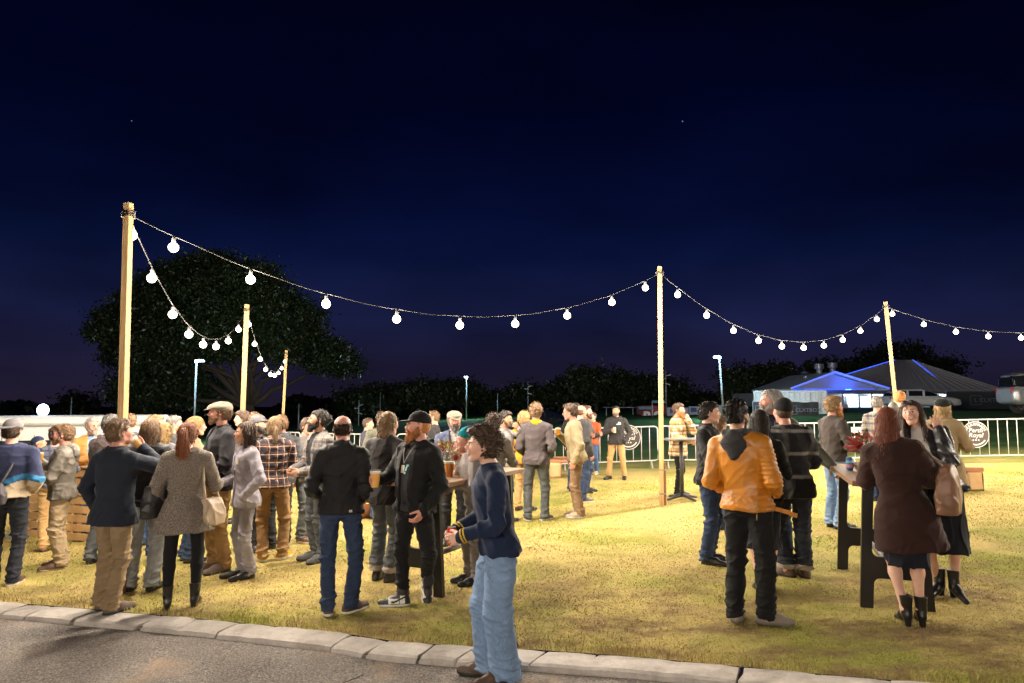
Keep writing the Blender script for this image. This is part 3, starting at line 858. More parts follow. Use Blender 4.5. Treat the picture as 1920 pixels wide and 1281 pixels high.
    if top in ('jacket', 'coat', 'sweater', 'hoodie', 'blazer', 'fleece', 'shirt', 'puffer'):
        if opened or shirtm:
            v = Vox(lo2, hi2, hb)
            torso(v, loose * .2, max(hem - .03, .86), 0)
            v.cap(neck_base + np.array([0, .0, -.03]), neck_base + np.array([0, -.003, .018]), .066, .0615, k=.02)
            V, Q = v.mesh(); link_mesh('shirt', V * s, Q, [shirtm or MAT['black_knit']], None, body)
        v = Vox(lo2, hi2, hb)
        torso(v, loose, hem, flare)
        if bot == 'trousers' and hem < .97:
            for sd, hj, kn, an, ft, lf in feet: v.cap(hj + np.array([0, 0, -.02]), kn, .091 * G * (legw * .5 + .5) + .013, .066 * legw + .013, k=.03)
            v.ell(pel + np.array([0, .014, -.03]), (.166 * G + .015, .122 + .015, .12), k=.03)
        elif hem < .9 and bot != 'trousers':
            for sd, hj, kn, an, ft, lf in feet: v.cap(hj, kn, .098, .075, k=.04)
        hq = hem + .0
        v.cut(lambda X, Y, Z: hq - Z)
        sleeves(v, loose * .75, sleeve, .008 if top in ('fleece', 'puffer') else 0)
        if collar > 0:
            v.loft([(-.055, .085, .078), (collar, .0725, .072)], o=neck_base, R=RT, k=.02)
        if lapel:
            pass
        # cloth creases: hanging from shoulders, bunched at elbows
        f1 = folds(sg + 4, 34, 30, 10, 1.0); f2 = folds(sg + 5, 20, 24, 40, 1.0)
        el = [a_[2] for a_ in arms]
        ca = {'sweater': .8, 'fleece': .7, 'coat': .7, 'blazer': .75, 'puffer': .5}.get(top, 1.0) * (.6 if zone == 'biker' else 1)
        def wr(X, Y, Z):
            w = 0
            for e in el: w = w + np.exp(-((X - e[0]) ** 2 + (Y - e[1]) ** 2 + (Z - e[2]) ** 2) / .014)
            hemw_ = np.exp(-((Z - hem - .08) / .10) ** 2)
            return ca * (.0095 * f1(X, Y, Z) * (.55 + .45 * hemw_) + f2(X, Y, Z) * (.0120 * w + .0050 + .005 * hemw_ * (top in ('sweater', 'hoodie', 'fleece'))))
        v.ripple(wr, .018)
        if top == 'puffer':
            v.ripple(lambda X, Y, Z: .008 * np.abs(np.sin(Z * 42)) - .004, .012)
        if zone == 'biker':
            def rib(X, Y, Z):
                side = (X < -.115) & (Z < 1.2) & (np.abs(Z - 1.02) < .2)
                shl = (X < -.160) & (Z > 1.17) & (Z < 1.4)
                dia = (Z < hem + .115) & (Z > hem + .015)
                q = np.abs(np.sin((X * 55 + Z * 62))) * np.abs(np.sin((X * 55 - Z * 62)))
                return np.where(shl | side, .0042 * np.sin(Z * 178 + X * 20), 0) - np.where(dia & (X > -.11), .0055 * np.sqrt(q), 0)
            v.ripple(rib, .011)
        if opened:
            o_ = opened
            def wedge(X, Y, Z):
                w = np.interp(Z, [hem, 1.10, 1.30, 1.46, 1.52], [.02 + o_, .012 + o_ * .7, .035 + o_ * .6, .062, .075])
                return (np.maximum(np.abs(X - pel[0] - (che[0] - pel[0]) * np.clip((Z - .93) / .47, 0, 1)) - w, Y - (pel[1] - .03))).astype(f4)
            v.put(wedge, v.lo, v.lo + v.h * v.n, .006, 's')
        V, Q = v.mesh()
        c = V[Q].mean(1); mi = None; mats = [topm]
        if cuffm is not None:
            mats.append(cuffm); mi = np.zeros(len(Q), int)
            for a_ in arms: mi[((c - a_[3]) ** 2).sum(1) < .075 ** 2] = 1
            if top == 'sweater' and sleeve > .9: mi[c[:, 2] < hem + .0] = 1
        if zone and zone != 'biker':
            mats = mats + zone[1]; mi = zone[0](c, mi if mi is not None else np.zeros(len(Q), int))
        nm_ = {'fleece': 'fleece_jacket', 'puffer': 'puffer_jacket'}.get(top, top)
        tob = link_mesh(nm_, V * s, Q, mats, mi, body)
        if lapel is not None:       # turned-back collar and lapels: two folded strips
            v = Vox(lo2, hi2, hb * .8)
            for sd in (-1, 1):
                a = T((sd * .060, -.088 - belly * .2, 1.37)); b_ = T((sd * .030, -.132 - belly * .5 - loose, 1.20)); c_ = T((sd * .072, -.02, 1.475)); 
                v.cap(c_, a, .016, .022, k=.01, sy=.6); v.cap(a, b_, .022, .010, k=.01, sy=.6)
            v.cap(T((-.07, .0, 1.48)), T((-.04, .068, 1.492)), .016, k=.01); v.cap(T((.07, .0, 1.48)), T((.04, .068, 1.492)), .016, k=.01); v.cap(T((-.04, .068, 1.492)), T((.04, .068, 1.492)), .017, k=.01)
            V, Q = v.mesh(); link_mesh('lapel', V * s, Q, [lapel], None, body)
        if hood is not None:
            v = Vox(T((0, 0, 1.4)) - .27, T((0, 0, 1.4)) + .27, hb * .85)
            pts = [T((sd_ * .055, -.085, 1.43)) for sd_ in (-1, 1)]
            arc = [T(q) for q in ((-.07, -.075, 1.44), (-.098, .0, 1.475), (-.075, .075, 1.492), (0, .105, 1.49), (.075, .075, 1.492), (.098, .0, 1.475), (.07, -.075, 1.44))]
            for a, b in zip(arc[:-1], arc[1:]): v.cap(a, b, .030, .030, k=.02)
            v.ell(T((0, .122, 1.41)), (.105, .045, .085), k=.03)
            v.ell(T((0, .135, 1.34)), (.05, .03, .06), k=.03)
            f1 = folds(sg + 8, 40, 30, 60, .006); v.ripple(f1, .008)
            V, Q = v.mesh(); link_mesh('hood', V * s, Q, [hood], None, body)
    if scarf is not None:
        v = Vox(neck_base - .2, neck_base + .2, hb * .8)
        v.loft([(-.03, .098, .098), (.0, .105, .105), (.045, .085, .088)], o=neck_base, R=RT)
        v.ripple(folds(sg + 9, 30, 30, 90, .007), .01)
        V, Q = v.mesh(); link_mesh('scarf', V * s, Q, [scarf], None, body)
    # ---- hair, beard, hat, glasses (in the head's frame)
    def HL(V): return (hc + (V * hs) @ RH.T) * s
    if hair:
        V, Q = hair_mesh(max(hh * .95, .0055), hair, seed)
        if hat in ('cap', 'capback', 'flat', 'beanie', 'pom', 'beret', 'wrap'):
            kz = {'cap': .05, 'capback': .05, 'flat': .05, 'wrap': .0}.get(hat, .03)
            keep = (V[Q].mean(1)[:, 2] < kz) & ~((V[Q].mean(1)[:, 1] < -.02) & (V[Q].mean(1)[:, 2] > .03))
            Q = Q[keep]
        if len(Q):
            V, Q = wisps(V, Q, hair, D, seed)
            link_mesh('hair', HL(V), Q, [hair_mat(hairc)], None, body)
    if beard:
        V, Q = beard_mesh(max(hh * .95, .0055), beard, seed); V, Q = wisps(V, Q, 'beard', D, seed + 1) if beard > .4 else (V, Q); link_mesh('beard', HL(V), Q, [hair_mat(beardc or hairc, beard < .5)], None, body)
    if hat:
        V, Q = hat_mesh(max(hh, .0065), hat); link_mesh({'cap': 'baseball_cap', 'capback': 'baseball_cap', 'flat': 'flat_cap', 'pom': 'beanie', 'wrap': 'headscarf'}.get(hat, hat), HL(V), Q, [hatc], None, body)
    if glasses is not None:
        parts = []
        for sd in (-1, 1):
            cx = sd * .033
            ring = [(cx + .021 * math.cos(a), -.103 + .004 * abs(math.cos(a)), .004 + .0165 * math.sin(a)) for a in np.linspace(0, 2 * math.pi, 13)]
            parts.append(tube(ring, .0022, 5)); parts.append(tube([(sd * .054, -.100, .008), (sd * .080, -.05, .010), (sd * .086, .012, .008)], .002, 5))
        parts.append(tube([(-.013, -.106, .008), (.013, -.106, .008)], .002, 5))
        V, Q, M = cat([(a, b, 0) for a, b in parts]); link_mesh('glasses', HL(V), Q, [glasses], None, body)
    if shades is not None:
        parts = []
        for sd in (-1, 1):
            V, Q = lathe([(.001, 0), (.022, 0), (.024, .004), (.001, .006)], 14); parts.append((np.stack([V[:, 0] + sd * .030, -.078 - V[:, 2] + .2 * V[:, 1], V[:, 1] * .8 + .102], 1), Q))
            parts.append(tube([(sd * .052, -.074, .10), (sd * .082, -.02, .085), (sd * .086, .03, .06)], .003, 5))
        parts.append(tube([(-.02, -.082, .104), (.02, -.082, .104)], .003, 5))
        V, Q, M = cat([(a, b, 0) for a, b in parts]); link_mesh('sunglasses', HL(V), Q, [shades], None, body)
    # world grip points for cups and cans
    Rz = rot(face)
    out = {}
    for k_, (g_, t_, f_) in grips.items():
        out[k_] = (np.array(at) + Rz @ (g_ * s), Rz @ t_, Rz @ f_)
    out['head'] = (np.array(at) + Rz @ (hc * s), Rz @ RH, hs * s)
    out['T'] = lambda p: np.array(at) + Rz @ (T(p) * s)
    out['sh'] = {('l' if a_[0] > 0 else 'r'): np.array(at) + Rz @ (a_[1] * s) for a_ in arms}
    out['el'] = {('l' if a_[0] > 0 else 'r'): np.array(at) + Rz @ (a_[2] * s) for a_ in arms}
    out['Rz'] = Rz; out['s'] = s; out['body'] = body
    WORLD_GRIPS[name_key] = out
    return out

_shoe = {}
def shoe_mesh(h, kind, heel):
    key = (round(h, 4), kind, heel)
    if key in _shoe: return _shoe[key]
    v = Vox((-.075, -.24, -.005), (.075, .12, .36), h)
    hz = heel
    def foot(w, L, th):
        v.cap((0, .055, .035 + hz), (0, -.05, .038 + hz * .7), .038 * w, .042 * w, k=.02)
        v.cap((0, -.05, .034 + hz * .6), (.0, -L, .028), .042 * w, .030 * w, k=.03)
        v.cap((0, .045, .06 + hz), (0, .02, .11 + hz), .040, .043, k=.03)
        v.cap((0, .01, .075 + hz), (0, -.07, .052 + hz * .6), .034, .034, k=.03)
    if kind == 'pointboot':
        foot(.9, .19, 0)
        v.cap((0, .03, .10 + hz), (0, .032, .25 + hz), .047, .060, k=.02)
        v.cut(lambda X, Y, Z: Z - .225 - hz)
        v.loft([(0, .026, .028, .055), (hz + .03, .034, .036, .05)], k=.01)
    elif kind == 'boot':
        foot(1.05, .165, 0); v.cap((0, .03, .09), (0, .03, .20), .048, .052, k=.02); v.cut(lambda X, Y, Z: Z - .19)
        v.loft([(0, .045, .085, .02), (.026, .045, .085, .02)], k=.006); v.loft([(0, .046, .075, -.10), (.022, .046, .075, -.10)], k=.006)
    elif kind == 'hightop':
        foot(1.1, .165, 0); v.cap((0, .03, .09), (0, .035, .155), .048, .052, k=.02); v.cut(lambda X, Y, Z: Z - .155)
        v.loft([(0, .050, .09, .015), (.03, .050, .09, .015)], k=.006); v.loft([(0, .052, .09, -.09), (.028, .052, .09, -.09)], k=.006)
    elif kind == 'dress':
        foot(.95, .185, 0); v.cut(lambda X, Y, Z: Z - .085)
        v.loft([(0, .042, .08, .02), (.024, .042, .08, .02)], k=.004); v.loft([(0, .044, .085, -.105), (.012, .044, .085, -.105)], k=.004)
    else:
        foot(1.08, .165, 0); v.cut(lambda X, Y, Z: Z - .095)
        v.loft([(0, .050, .09, .015), (.028, .050, .09, .015)], k=.006); v.loft([(0, .052, .085, -.09), (.024, .052, .085, -.09)], k=.006)
    v.cut(lambda X, Y, Z: .001 - Z)
    V, Q = v.mesh()
    c = V[Q].mean(1)
    zs = {'pointboot': .006, 'dress': .012}.get(kind, .026)
    mi = (c[:, 2] < zs).astype(int)
    if kind == 'hightop':
        mi[(c[:, 2] > .03) & (c[:, 2] < .075) & (c[:, 1] < .0) & (c[:, 1] > -.10)] = 2
        mi[(c[:, 2] > .03) & (c[:, 2] < .10) & (c[:, 1] < .05) & (c[:, 1] > .005)] = 2
        # dark curved mark along the side
        sw = (np.abs(c[:, 0]) > .03) & (np.abs(c[:, 2] - (.045 + np.maximum(c[:, 1] + .05, 0) * .45)) < .009) & (c[:, 1] > -.075) & (c[:, 1] < .06)
        mi[sw] = 0
    _shoe[key] = (V, Q, mi)
    return _shoe[key]

# ---------------------------------------------------------------- lawn, road, kerb
KB = [(-16, 10.3), (-9, 8.15), (-5.06, 6.94), (-4.21, 6.68), (-2.62, 6.18), (-1.39, 5.74), (-.88, 5.49), (-.33, 5.36), (.17, 5.26), (.92, 5.06), (1.88, 4.73), (2.63, 4.49), (4.5, 3.92), (8, 2.9), (16, .6)]
def kerb_y(x): return np.interp(x, [p[0] for p in KB], [p[1] for p in KB]) - np.where(np.abs(x) > 16, 0, 0)
def smooth_noise(x, y, f, seed):
    r = np.random.RandomState(seed); p = r.rand(6) * 6.28
    return (np.sin(x * f + p[0] + 1.3 * np.sin(y * f * .7 + p[1])) + np.sin(y * f * 1.1 + p[2] + 1.2 * np.sin(x * f * .8 + p[3])) + .6 * np.sin((x + y) * f * 1.9 + p[4])) / 2.6
def sheet(name, xs, rows, zf, mats):
    """rows: list of y arrays (one value per x)"""
    nx, ny = len(xs), len(rows)
    V = np.stack([np.concatenate([xs for _ in rows]), np.concatenate(rows), np.zeros(nx * ny)], 1)
    V[:, 2] = zf(V[:, 0], V[:, 1])
    i, j = np.meshgrid(np.arange(nx - 1), np.arange(ny - 1)); a = (j * nx + i).ravel()
    return link_mesh(name, V, np.stack([a, a + 1, a + nx + 1, a + nx], 1), mats)
xs = np.unique(np.concatenate([np.linspace(-9, 9, 181), np.linspace(-16, 16, 120), np.sign(np.linspace(-1, 1, 81)) * np.abs(np.linspace(-1, 1, 81)) ** 2.2 * 300]))

m, t, b = new_mat('lawn'); v = coords(t)
straw = ramp(t, noise(t, v, 42, 6, .75), [(.25, (.31, .222, .078)), (.5, (.48, .375, .130)), (.75, (.60, .51, .21))])
green = ramp(t, noise(t, v, 55, 5, .7), [(.3, (.09, .12, .014)), (.7, (.28, .31, .04))])
dirt = ramp(t, noise(t, v, 70, 6, .8), [(.3, (.10, .062, .032)), (.7, (.27, .18, .095))])
c = mix(t, ramp(t, noise(t, v, .62, 4, .6), [(.46, (0, 0, 0)), (.62, (.72, .72, .72))]), straw, green)
s_ = nd(t, 'ShaderNodeSeparateXYZ'); t.links.new(v, s_.inputs[0])
near = nd(t, 'ShaderNodeMapRange'); near.inputs[1].default_value = 8.5; near.inputs[2].default_value = 5.6; near.inputs[3].default_value = .22; near.inputs[4].default_value = 1.0; t.links.new(s_.outputs[1], near.inputs[0])
c = mix(t, math_(t, 'MULTIPLY', ramp(t, noise(t, coords(t, (1, 1.6, 1)), 1.25, 6, .72), [(.44, (0, 0, 0)), (.60, (.95, .95, .95))]), near.outputs[0]), c, dirt)
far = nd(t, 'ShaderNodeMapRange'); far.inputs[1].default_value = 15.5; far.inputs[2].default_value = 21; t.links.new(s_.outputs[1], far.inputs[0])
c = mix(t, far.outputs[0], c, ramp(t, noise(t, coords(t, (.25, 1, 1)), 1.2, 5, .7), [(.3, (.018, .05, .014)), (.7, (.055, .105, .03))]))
t.links.new(c, b.inputs['Base Color']); b.inputs['Roughness'].default_value = .95; b.inputs['Specular IOR Level'].default_value = .1
bump(t, b, math_(t, 'ADD', noise(t, v, 110, 4, .8), math_(t, 'MULTIPLY', noise(t, v, 24, 4, .7), 1.5)), .8, .02)
MAT['lawn'] = m
ky = kerb_y(xs)
ys = [ky + d for d in (0, .03, .08, .16, .28, .45, .7, 1.0, 1.4, 1.9, 2.5, 3.2, 4, 5, 6, 7, 8.5, 10, 12, 14, 17, 20, 25, 30, 36, 45, 60, 80, 110, 160, 240, 400)]
def lawn_z(x, y):
    n = smooth_noise(x, y, 1.7, 3) * .012 + smooth_noise(x, y, 5.5, 4) * .006
    return ground(x, y) + n * np.clip((y - kerb_y(x)) / .5, 0.15, 1) * (y < 60)
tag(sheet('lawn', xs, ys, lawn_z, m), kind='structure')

# grass: short mown couch, straw coloured with green runs, thinning with distance
def grass():
    N = 230000; r = np.random.RandomState(5)
    y = 4.3 + (r.rand(N) ** 1.9) * 11.5; x = (r.rand(N) * 2 - 1) * (y * .78 + .4)
    k = (y > kerb_y(x) - .012) & (smooth_noise(x, y, 2.1, 8) + r.randn(N) * .5 > -.75); x, y = x[k], y[k]; n = len(x)
    edge = np.exp(-(y - kerb_y(x)) / .12)
    h = (.008 + .013 * r.rand(n)) * (1 + 2.0 * edge) * (.8 + .06 * y); a = r.rand(n) * 6.28; wd = .0016 + .00045 * y
    lx, ly = r.randn(n) * .016, r.randn(n) * .016
    z = lawn_z(x, y) - .003
    V = np.empty((n, 3, 3)); V[:, 0] = np.stack([x - wd * np.cos(a), y - wd * np.sin(a), z], 1); V[:, 1] = np.stack([x + wd * np.cos(a), y + wd * np.sin(a), z], 1); V[:, 2] = np.stack([x + lx, y + ly, z + h], 1)
    m, t, b = new_mat('grass'); g = nd(t, 'ShaderNodeNewGeometry'); v = coords(t)
    s1 = ramp(t, g.outputs['Random Per Island'], [(0, (.24, .16, .055)), (.4, (.45, .35, .13)), (.8, (.58, .49, .22)), (1, (.33, .31, .07))])
    s2 = ramp(t, g.outputs['Random Per Island'], [(0, (.10, .14, .016)), (.6, (.27, .32, .04)), (1, (.48, .44, .14))])
    c = mix(t, ramp(t, noise(t, v, .62, 4, .6), [(.46, (.04, .04, .04)), (.61, (.8, .8, .8))]), s1, s2)
    s_ = nd(t, 'ShaderNodeSeparateXYZ'); t.links.new(v, s_.inputs[0]); near = nd(t, 'ShaderNodeMapRange'); near.inputs[1].default_value = 8.5; near.inputs[2].default_value = 5.6; near.inputs[3].default_value = .2; near.inputs[4].default_value = 1.0; t.links.new(s_.outputs[1], near.inputs[0])
    c = mix(t, math_(t, 'MULTIPLY', ramp(t, noise(t, coords(t, (1, 1.6, 1)), 1.25, 6, .72), [(.44, (0, 0, 0)), (.60, (.85, .85, .85))]), near.outputs[0]), c, (.26, .175, .085))
    t.links.new(c, b.inputs['Base Color']); b.inputs['Roughness'].default_value = .8; b.inputs['Specular IOR Level'].default_value = .15
    o = link_mesh('grass', V.reshape(-1, 3), np.arange(3 * n).reshape(-1, 3), m); tag(o, kind='stuff')
grass()

m, t, b = new_mat('asphalt'); v = coords(t)
vo = nd(t, 'ShaderNodeTexVoronoi'); vo.inputs['Scale'].default_value = 85; t.links.new(v, vo.inputs['Vector'])
agg = ramp(t, noise(t, v, 62, 4, .8), [(.34, (.055, .048, .045)), (.52, (.20, .176, .160)), (.70, (.46, .41, .37))])
pat = ramp(t, noise(t, v, .9, 5, .6), [(.35, (.74, .74, .75)), (.7, (1.25, 1.22, 1.2))])
c = mix(t, 1.0, agg, pat, 'MULTIPLY')
c = mix(t, ramp(t, noise(t, v, 1.6, 5, .65), [(.56, (0, 0, 0)), (.72, (.6, .6, .6))]), c, (.36, .25, .16))
t.links.new(c, b.inputs['Base Color']); b.inputs['Roughness'].default_value = .88; b.inputs['Specular IOR Level'].default_value = .25
bump(t, b, math_(t, 'ADD', vo.outputs['Distance'], noise(t, v, 160, 2)), .75, .008)
MAT['asphalt'] = m
rd = [ky - d for d in (.20, .3, .5, .8, 1.2, 1.8, 2.6, 4, 7, 12, 30)]
ROADZ = -.062
tag(sheet('road', xs, rd[::-1], lambda x, y: ground(x, np.clip(y, 0, None)) + ROADZ + smooth_noise(x, y, 2.2, 9) * .006, m), kind='structure')
# hairline cracks in the asphalt: thin sunken-looking tar lines laid as raised sealant ribbons
seal = plain('crack_sealant', (.012, .011, .011), .7)
for q, pts in enumerate(([(-1.05, 5.02), (-1.22, 4.82), (-1.33, 4.72), (-1.52, 4.50)], [(1.2, 4.62), (1.3, 4.3), (1.22, 4.1)])):
    P = []
    for (x0, y0), (x1, y1) in zip(pts[:-1], pts[1:]):
        for k in range(8):
            u = k / 8; x, y = x0 + (x1 - x0) * u, y0 + (y1 - y0) * u; P.append((x + random.uniform(-.012, .012), y, ground(x, y) + ROADZ + smooth_noise(np.array(x), np.array(y), 2.2, 9) * .006 + .001))
    tag(link_mesh('asphalt_crack', *tube(P, .0045, 5), seal), kind='structure')

# kerb: cast concrete blocks, cracked and slightly out of line
m, t, b = new_mat('kerb_concrete'); v = coords(t)
c = ramp(t, noise(t, v, 9, 6, .7), [(.25, (.34, .30, .275)), (.55, (.48, .435, .40)), (.8, (.57, .525, .49))])
c = mix(t, ramp(t, noise(t, v, 2.3, 5, .65), [(.55, (0, 0, 0)), (.75, (.7, .7, .7))]), c, (.20, .165, .14))
c = mix(t, ramp(t, noise(t, v, 120, 2), [(.62, (0, 0, 0)), (.72, (.5, .5, .5))]), c, (.12, .10, .09))
t.links.new(c, b.inputs['Base Color']); b.inputs['Roughness'].default_value = .85
bump(t, b, math_(t, 'ADD', noise(t, v, 60, 5, .7), math_(t, 'MULTIPLY', noise(t, v, 7, 3), 2)), .45, .01)
MAT['kerb'] = m
kerb = empty('kerb', (0, 0, 0)); tag(kerb, kind='structure')
kp = np.array(KB, float); seg = np.r_[0, np.cumsum(np.hypot(*np.diff(kp, axis=0).T))]
def kerb_at(s):
    x, y = np.interp(s, seg, kp[:, 0]), np.interp(s, seg, kp[:, 1])
    x2, y2 = np.interp(s + .05, seg, kp[:, 0]), np.interp(s + .05, seg, kp[:, 1]); d = nrm((x2 - x, y2 - y)); return np.array((x, y)), np.array(d)
def kerb_stone(s0, s1, sk0, sk1, jit, r):
    rows = []
    n = max(2, int((s1 - s0) / .10))
    prof = [(-.002, -.09), (-.002, -.004), (.010, .004), (.120, .002), (.205, -.008), (.232, -.022), (.240, -.048), (.243, -.10)]
    V = []
    dz = r.uniform(-.006, .006); tw = r.uniform(-.010, .010)
    for i in range(n + 1):
        u = i / n
        for q, (d, z) in enumerate(prof):
            s = s0 + (s1 - s0) * u + (sk0 * (1 - u) + sk1 * u) * (d / .24)
            p, dr = kerb_at(s); nv = np.array((dr[1], -dr[0]))
            e = (1 if 0 < i < n else .5)
            w = p + nv * (d + tw * (u - .5)); 
            if i in (0, n): w = w + dr * r.uniform(-jit, jit)
            zz = ground(w[0], w[1]) + z + dz + r.uniform(-.002, .002) - (.006 if i in (0, n) and q > 0 and q < 7 else 0)
            V.append((w[0], w[1], zz))
    k = len(prof); Q = [[i * k + q, i * k + q + 1, (i + 1) * k + q + 1, (i + 1) * k + q] for i in range(n) for q in range(k - 1)]
    Q += [list(range(k))[::-1], [n * k + q for q in range(k)]]
    return np.array(V), [q[::-1] for q in Q]
rr = random.Random(11)
s = 2.0
while s < seg[-1] - 2:
    L = rr.choice([.32, .45, .38, .55, .75, .42])
    g_ = rr.choice([.012, .016, .024, .009])
    if abs(s - 13.05) < .25: g_ = .04
    o = link_mesh('kerb_stone', *kerb_stone(s, s + L - g_, rr.uniform(-.10, .02), rr.uniform(-.10, .02), .012, rr), MAT['kerb'], None, kerb, False)
    s += L
# mortar bed under the blocks
bedV = []
for q in np.linspace(1, seg[-1] - 1, 120):
    p, d = kerb_at(q); nv = np.array((d[1], -d[0])); a, c_ = p + nv * .006, p + nv * .225
    for w in (a, c_): bedV.append((w[0], w[1], ground(w[0], w[1]) - .040))
link_mesh('mortar_bed', bedV, np.array([(2 * i, 2 * i + 1, 2 * i + 3, 2 * i + 2) for i in range(119)]), plain('mortar', (.06, .045, .035), .95, bmp=.4), None, kerb)

# dead leaves and scraps on the grass
lf = plain('dead_leaf', (.30, .19, .09), .8); lf2 = plain('bark_scrap', (.52, .44, .33), .8); lf3 = plain('dark_leaf', (.06, .04, .025), .8)
rr = random.Random(4)
SCR = [(0.396, 6.367, 0.010), (0.450, 6.055, 0.012), (0.126, 6.644, 0.003), (0.930, 8.124, 0.024), (1.133, 8.155, 0.029), (-4.872, 14.557, -0.127), (-4.690, 14.685, -0.122), (5.420, 8.637, 0.141), (3.857, 8.841, 0.100), (-4.510, 14.651, -0.117)]
spots = [(p, (lf2 if i % 3 else lf3), rr.uniform(.05, .10)) for i, p in enumerate(SCR)]
for i in range(46):
    y = rr.uniform(5.6, 13); x = rr.uniform(-.62, .72) * y
    if y > kerb_y(x) + .05: spots.append(((x, y, 0), rr.choice([lf, lf3, lf]), rr.uniform(.025, .055)))
for (p, mm, L) in spots:
    x, y = p[0], p[1]; a = rr.uniform(0, 6.28); w = L * rr.uniform(.18, .4); z = float(lawn_z(np.array(x), np.array(y))) + .020
    V = []; n = 5
    for i in range(n + 1):
        u = i / n * 2 - 1; ww = w * (1 - u * u) ** .6 + .001
        for sg_ in (-1, 0, 1): V.append((u * L / 2, sg_ * ww / 2, abs(sg_) * .006 + u * u * .008))
    V = np.array(V); R = rot(math.degrees(a)); V = V @ R.T + (x, y, z)
    Q = np.array([(i * 3 + j, i * 3 + j + 1, i * 3 + j + 4, i * 3 + j + 3) for i in range(n) for j in range(2)])
    tag(link_mesh('fallen_leaf', V, Q, mm), {'bark_scrap': 'pale strip of bark lying on the mown lawn', 'dead_leaf': 'small brown dead leaf lying on the mown lawn', 'dark_leaf': 'small dark leaf lying on the mown lawn'}[mm.name], 'leaf', 'scraps and leaves on the lawn')

# ---------------------------------------------------------------- trees
def leaf_mat(name, c0, c1):
    m, t, b = new_mat(name); g = nd(t, 'ShaderNodeNewGeometry')
    t.links.new(ramp(t, g.outputs['Random Per Island'], [(0, c0), (1, c1)]), b.inputs['Base Color']); b.inputs['Roughness'].default_value = .42; b.inputs['Specular IOR Level'].default_value = .5
    MAT[name] = m; return m
leaf_mat('fig_leaf', (.010, .022, .008), (.042, .060, .020)); leaf_mat('gum_leaf', (.020, .034, .014), (.055, .075, .030)); plain('bark', (.075, .055, .042), .9, bmp=.5, scale=3)
def crown(blobs, n, leaf, seed):
    """leaf quads through clumps scattered on and in a set of ellipsoids"""
    r = np.random.RandomState(seed); vol = np.array([b_[3] * b_[4] * b_[5] for b_ in blobs]) ** .8; vol /= vol.sum()
    P = []
    for b_, f in zip(blobs, vol):
        nc = max(6, int(n * f / 55)); d = r.randn(nc, 3); d /= np.linalg.norm(d, axis=1)[:, None]
        d *= (.40 + .68 * r.rand(nc, 1) ** .75)
        cc = np.array(b_[:3]) + d * np.array(b_[3:6])
        for c in cc:
            k = int(r.uniform(30, 80)); q = r.randn(k, 3); P.append(c + q * (max(leaf, .33) * r.uniform(.8, 1.9)) * np.array([1, 1, .7]))
    P = np.concatenate(P)[:int(n * 1.15)]; k = len(P)
    u = r.randn(k, 3); u /= np.linalg.norm(u, axis=1)[:, None]; w = np.cross(u, r.randn(k, 3)); w /= np.linalg.norm(w, axis=1)[:, None]
    L = leaf * (.6 + .8 * r.rand(k, 1))
    V = np.stack([P - u * L * .5, P + w * L * .26, P + u * L * .5, P - w * L * .26], 1).reshape(-1, 3)
    return V, np.arange(4 * k).reshape(-1, 4)
def tree(loc, blobs, n, leaf, seed, label, trunk_r, forks, group='trees beyond the lawn', mat='gum_leaf'):
    t = empty('tree', loc, 0, label, 'tree', group)
    it = []
    r = random.Random(seed)
    tops = [((b_[0] * .75, b_[1] * .75, b_[2] - b_[5] * .1)) for b_ in blobs]
    fz = forks
    it.append(tube([(0, 0, -.5), (0, 0, fz * .5), (r.uniform(-.2, .2), 0, fz)], [trunk_r * 1.25, trunk_r, trunk_r * .85], 8))
    for q in tops:
        a = np.array((0, 0, fz * .9)); e = np.array(q); mids = [a + (e - a) * u + np.array([r.uniform(-1, 1), r.uniform(-1, 1), r.uniform(-.3, .6)]) * trunk_r * 1.6 * math.sin(u * 3.1) for u in np.linspace(0, 1, 6)]
        it.append(tube(mids, np.linspace(trunk_r * .55, trunk_r * .12, 6), 6))
    part('trunk', joinl(it), MAT['bark'], t, smooth=True)
    V, Q = crown(blobs, n, leaf, seed); part('crown', (V, Q), MAT[mat], t, smooth=False)
    return t
def px(x, y, D): return ((x - 960) / 1280 * D, D, 1.86 + (749 - y) / 1280 * D)
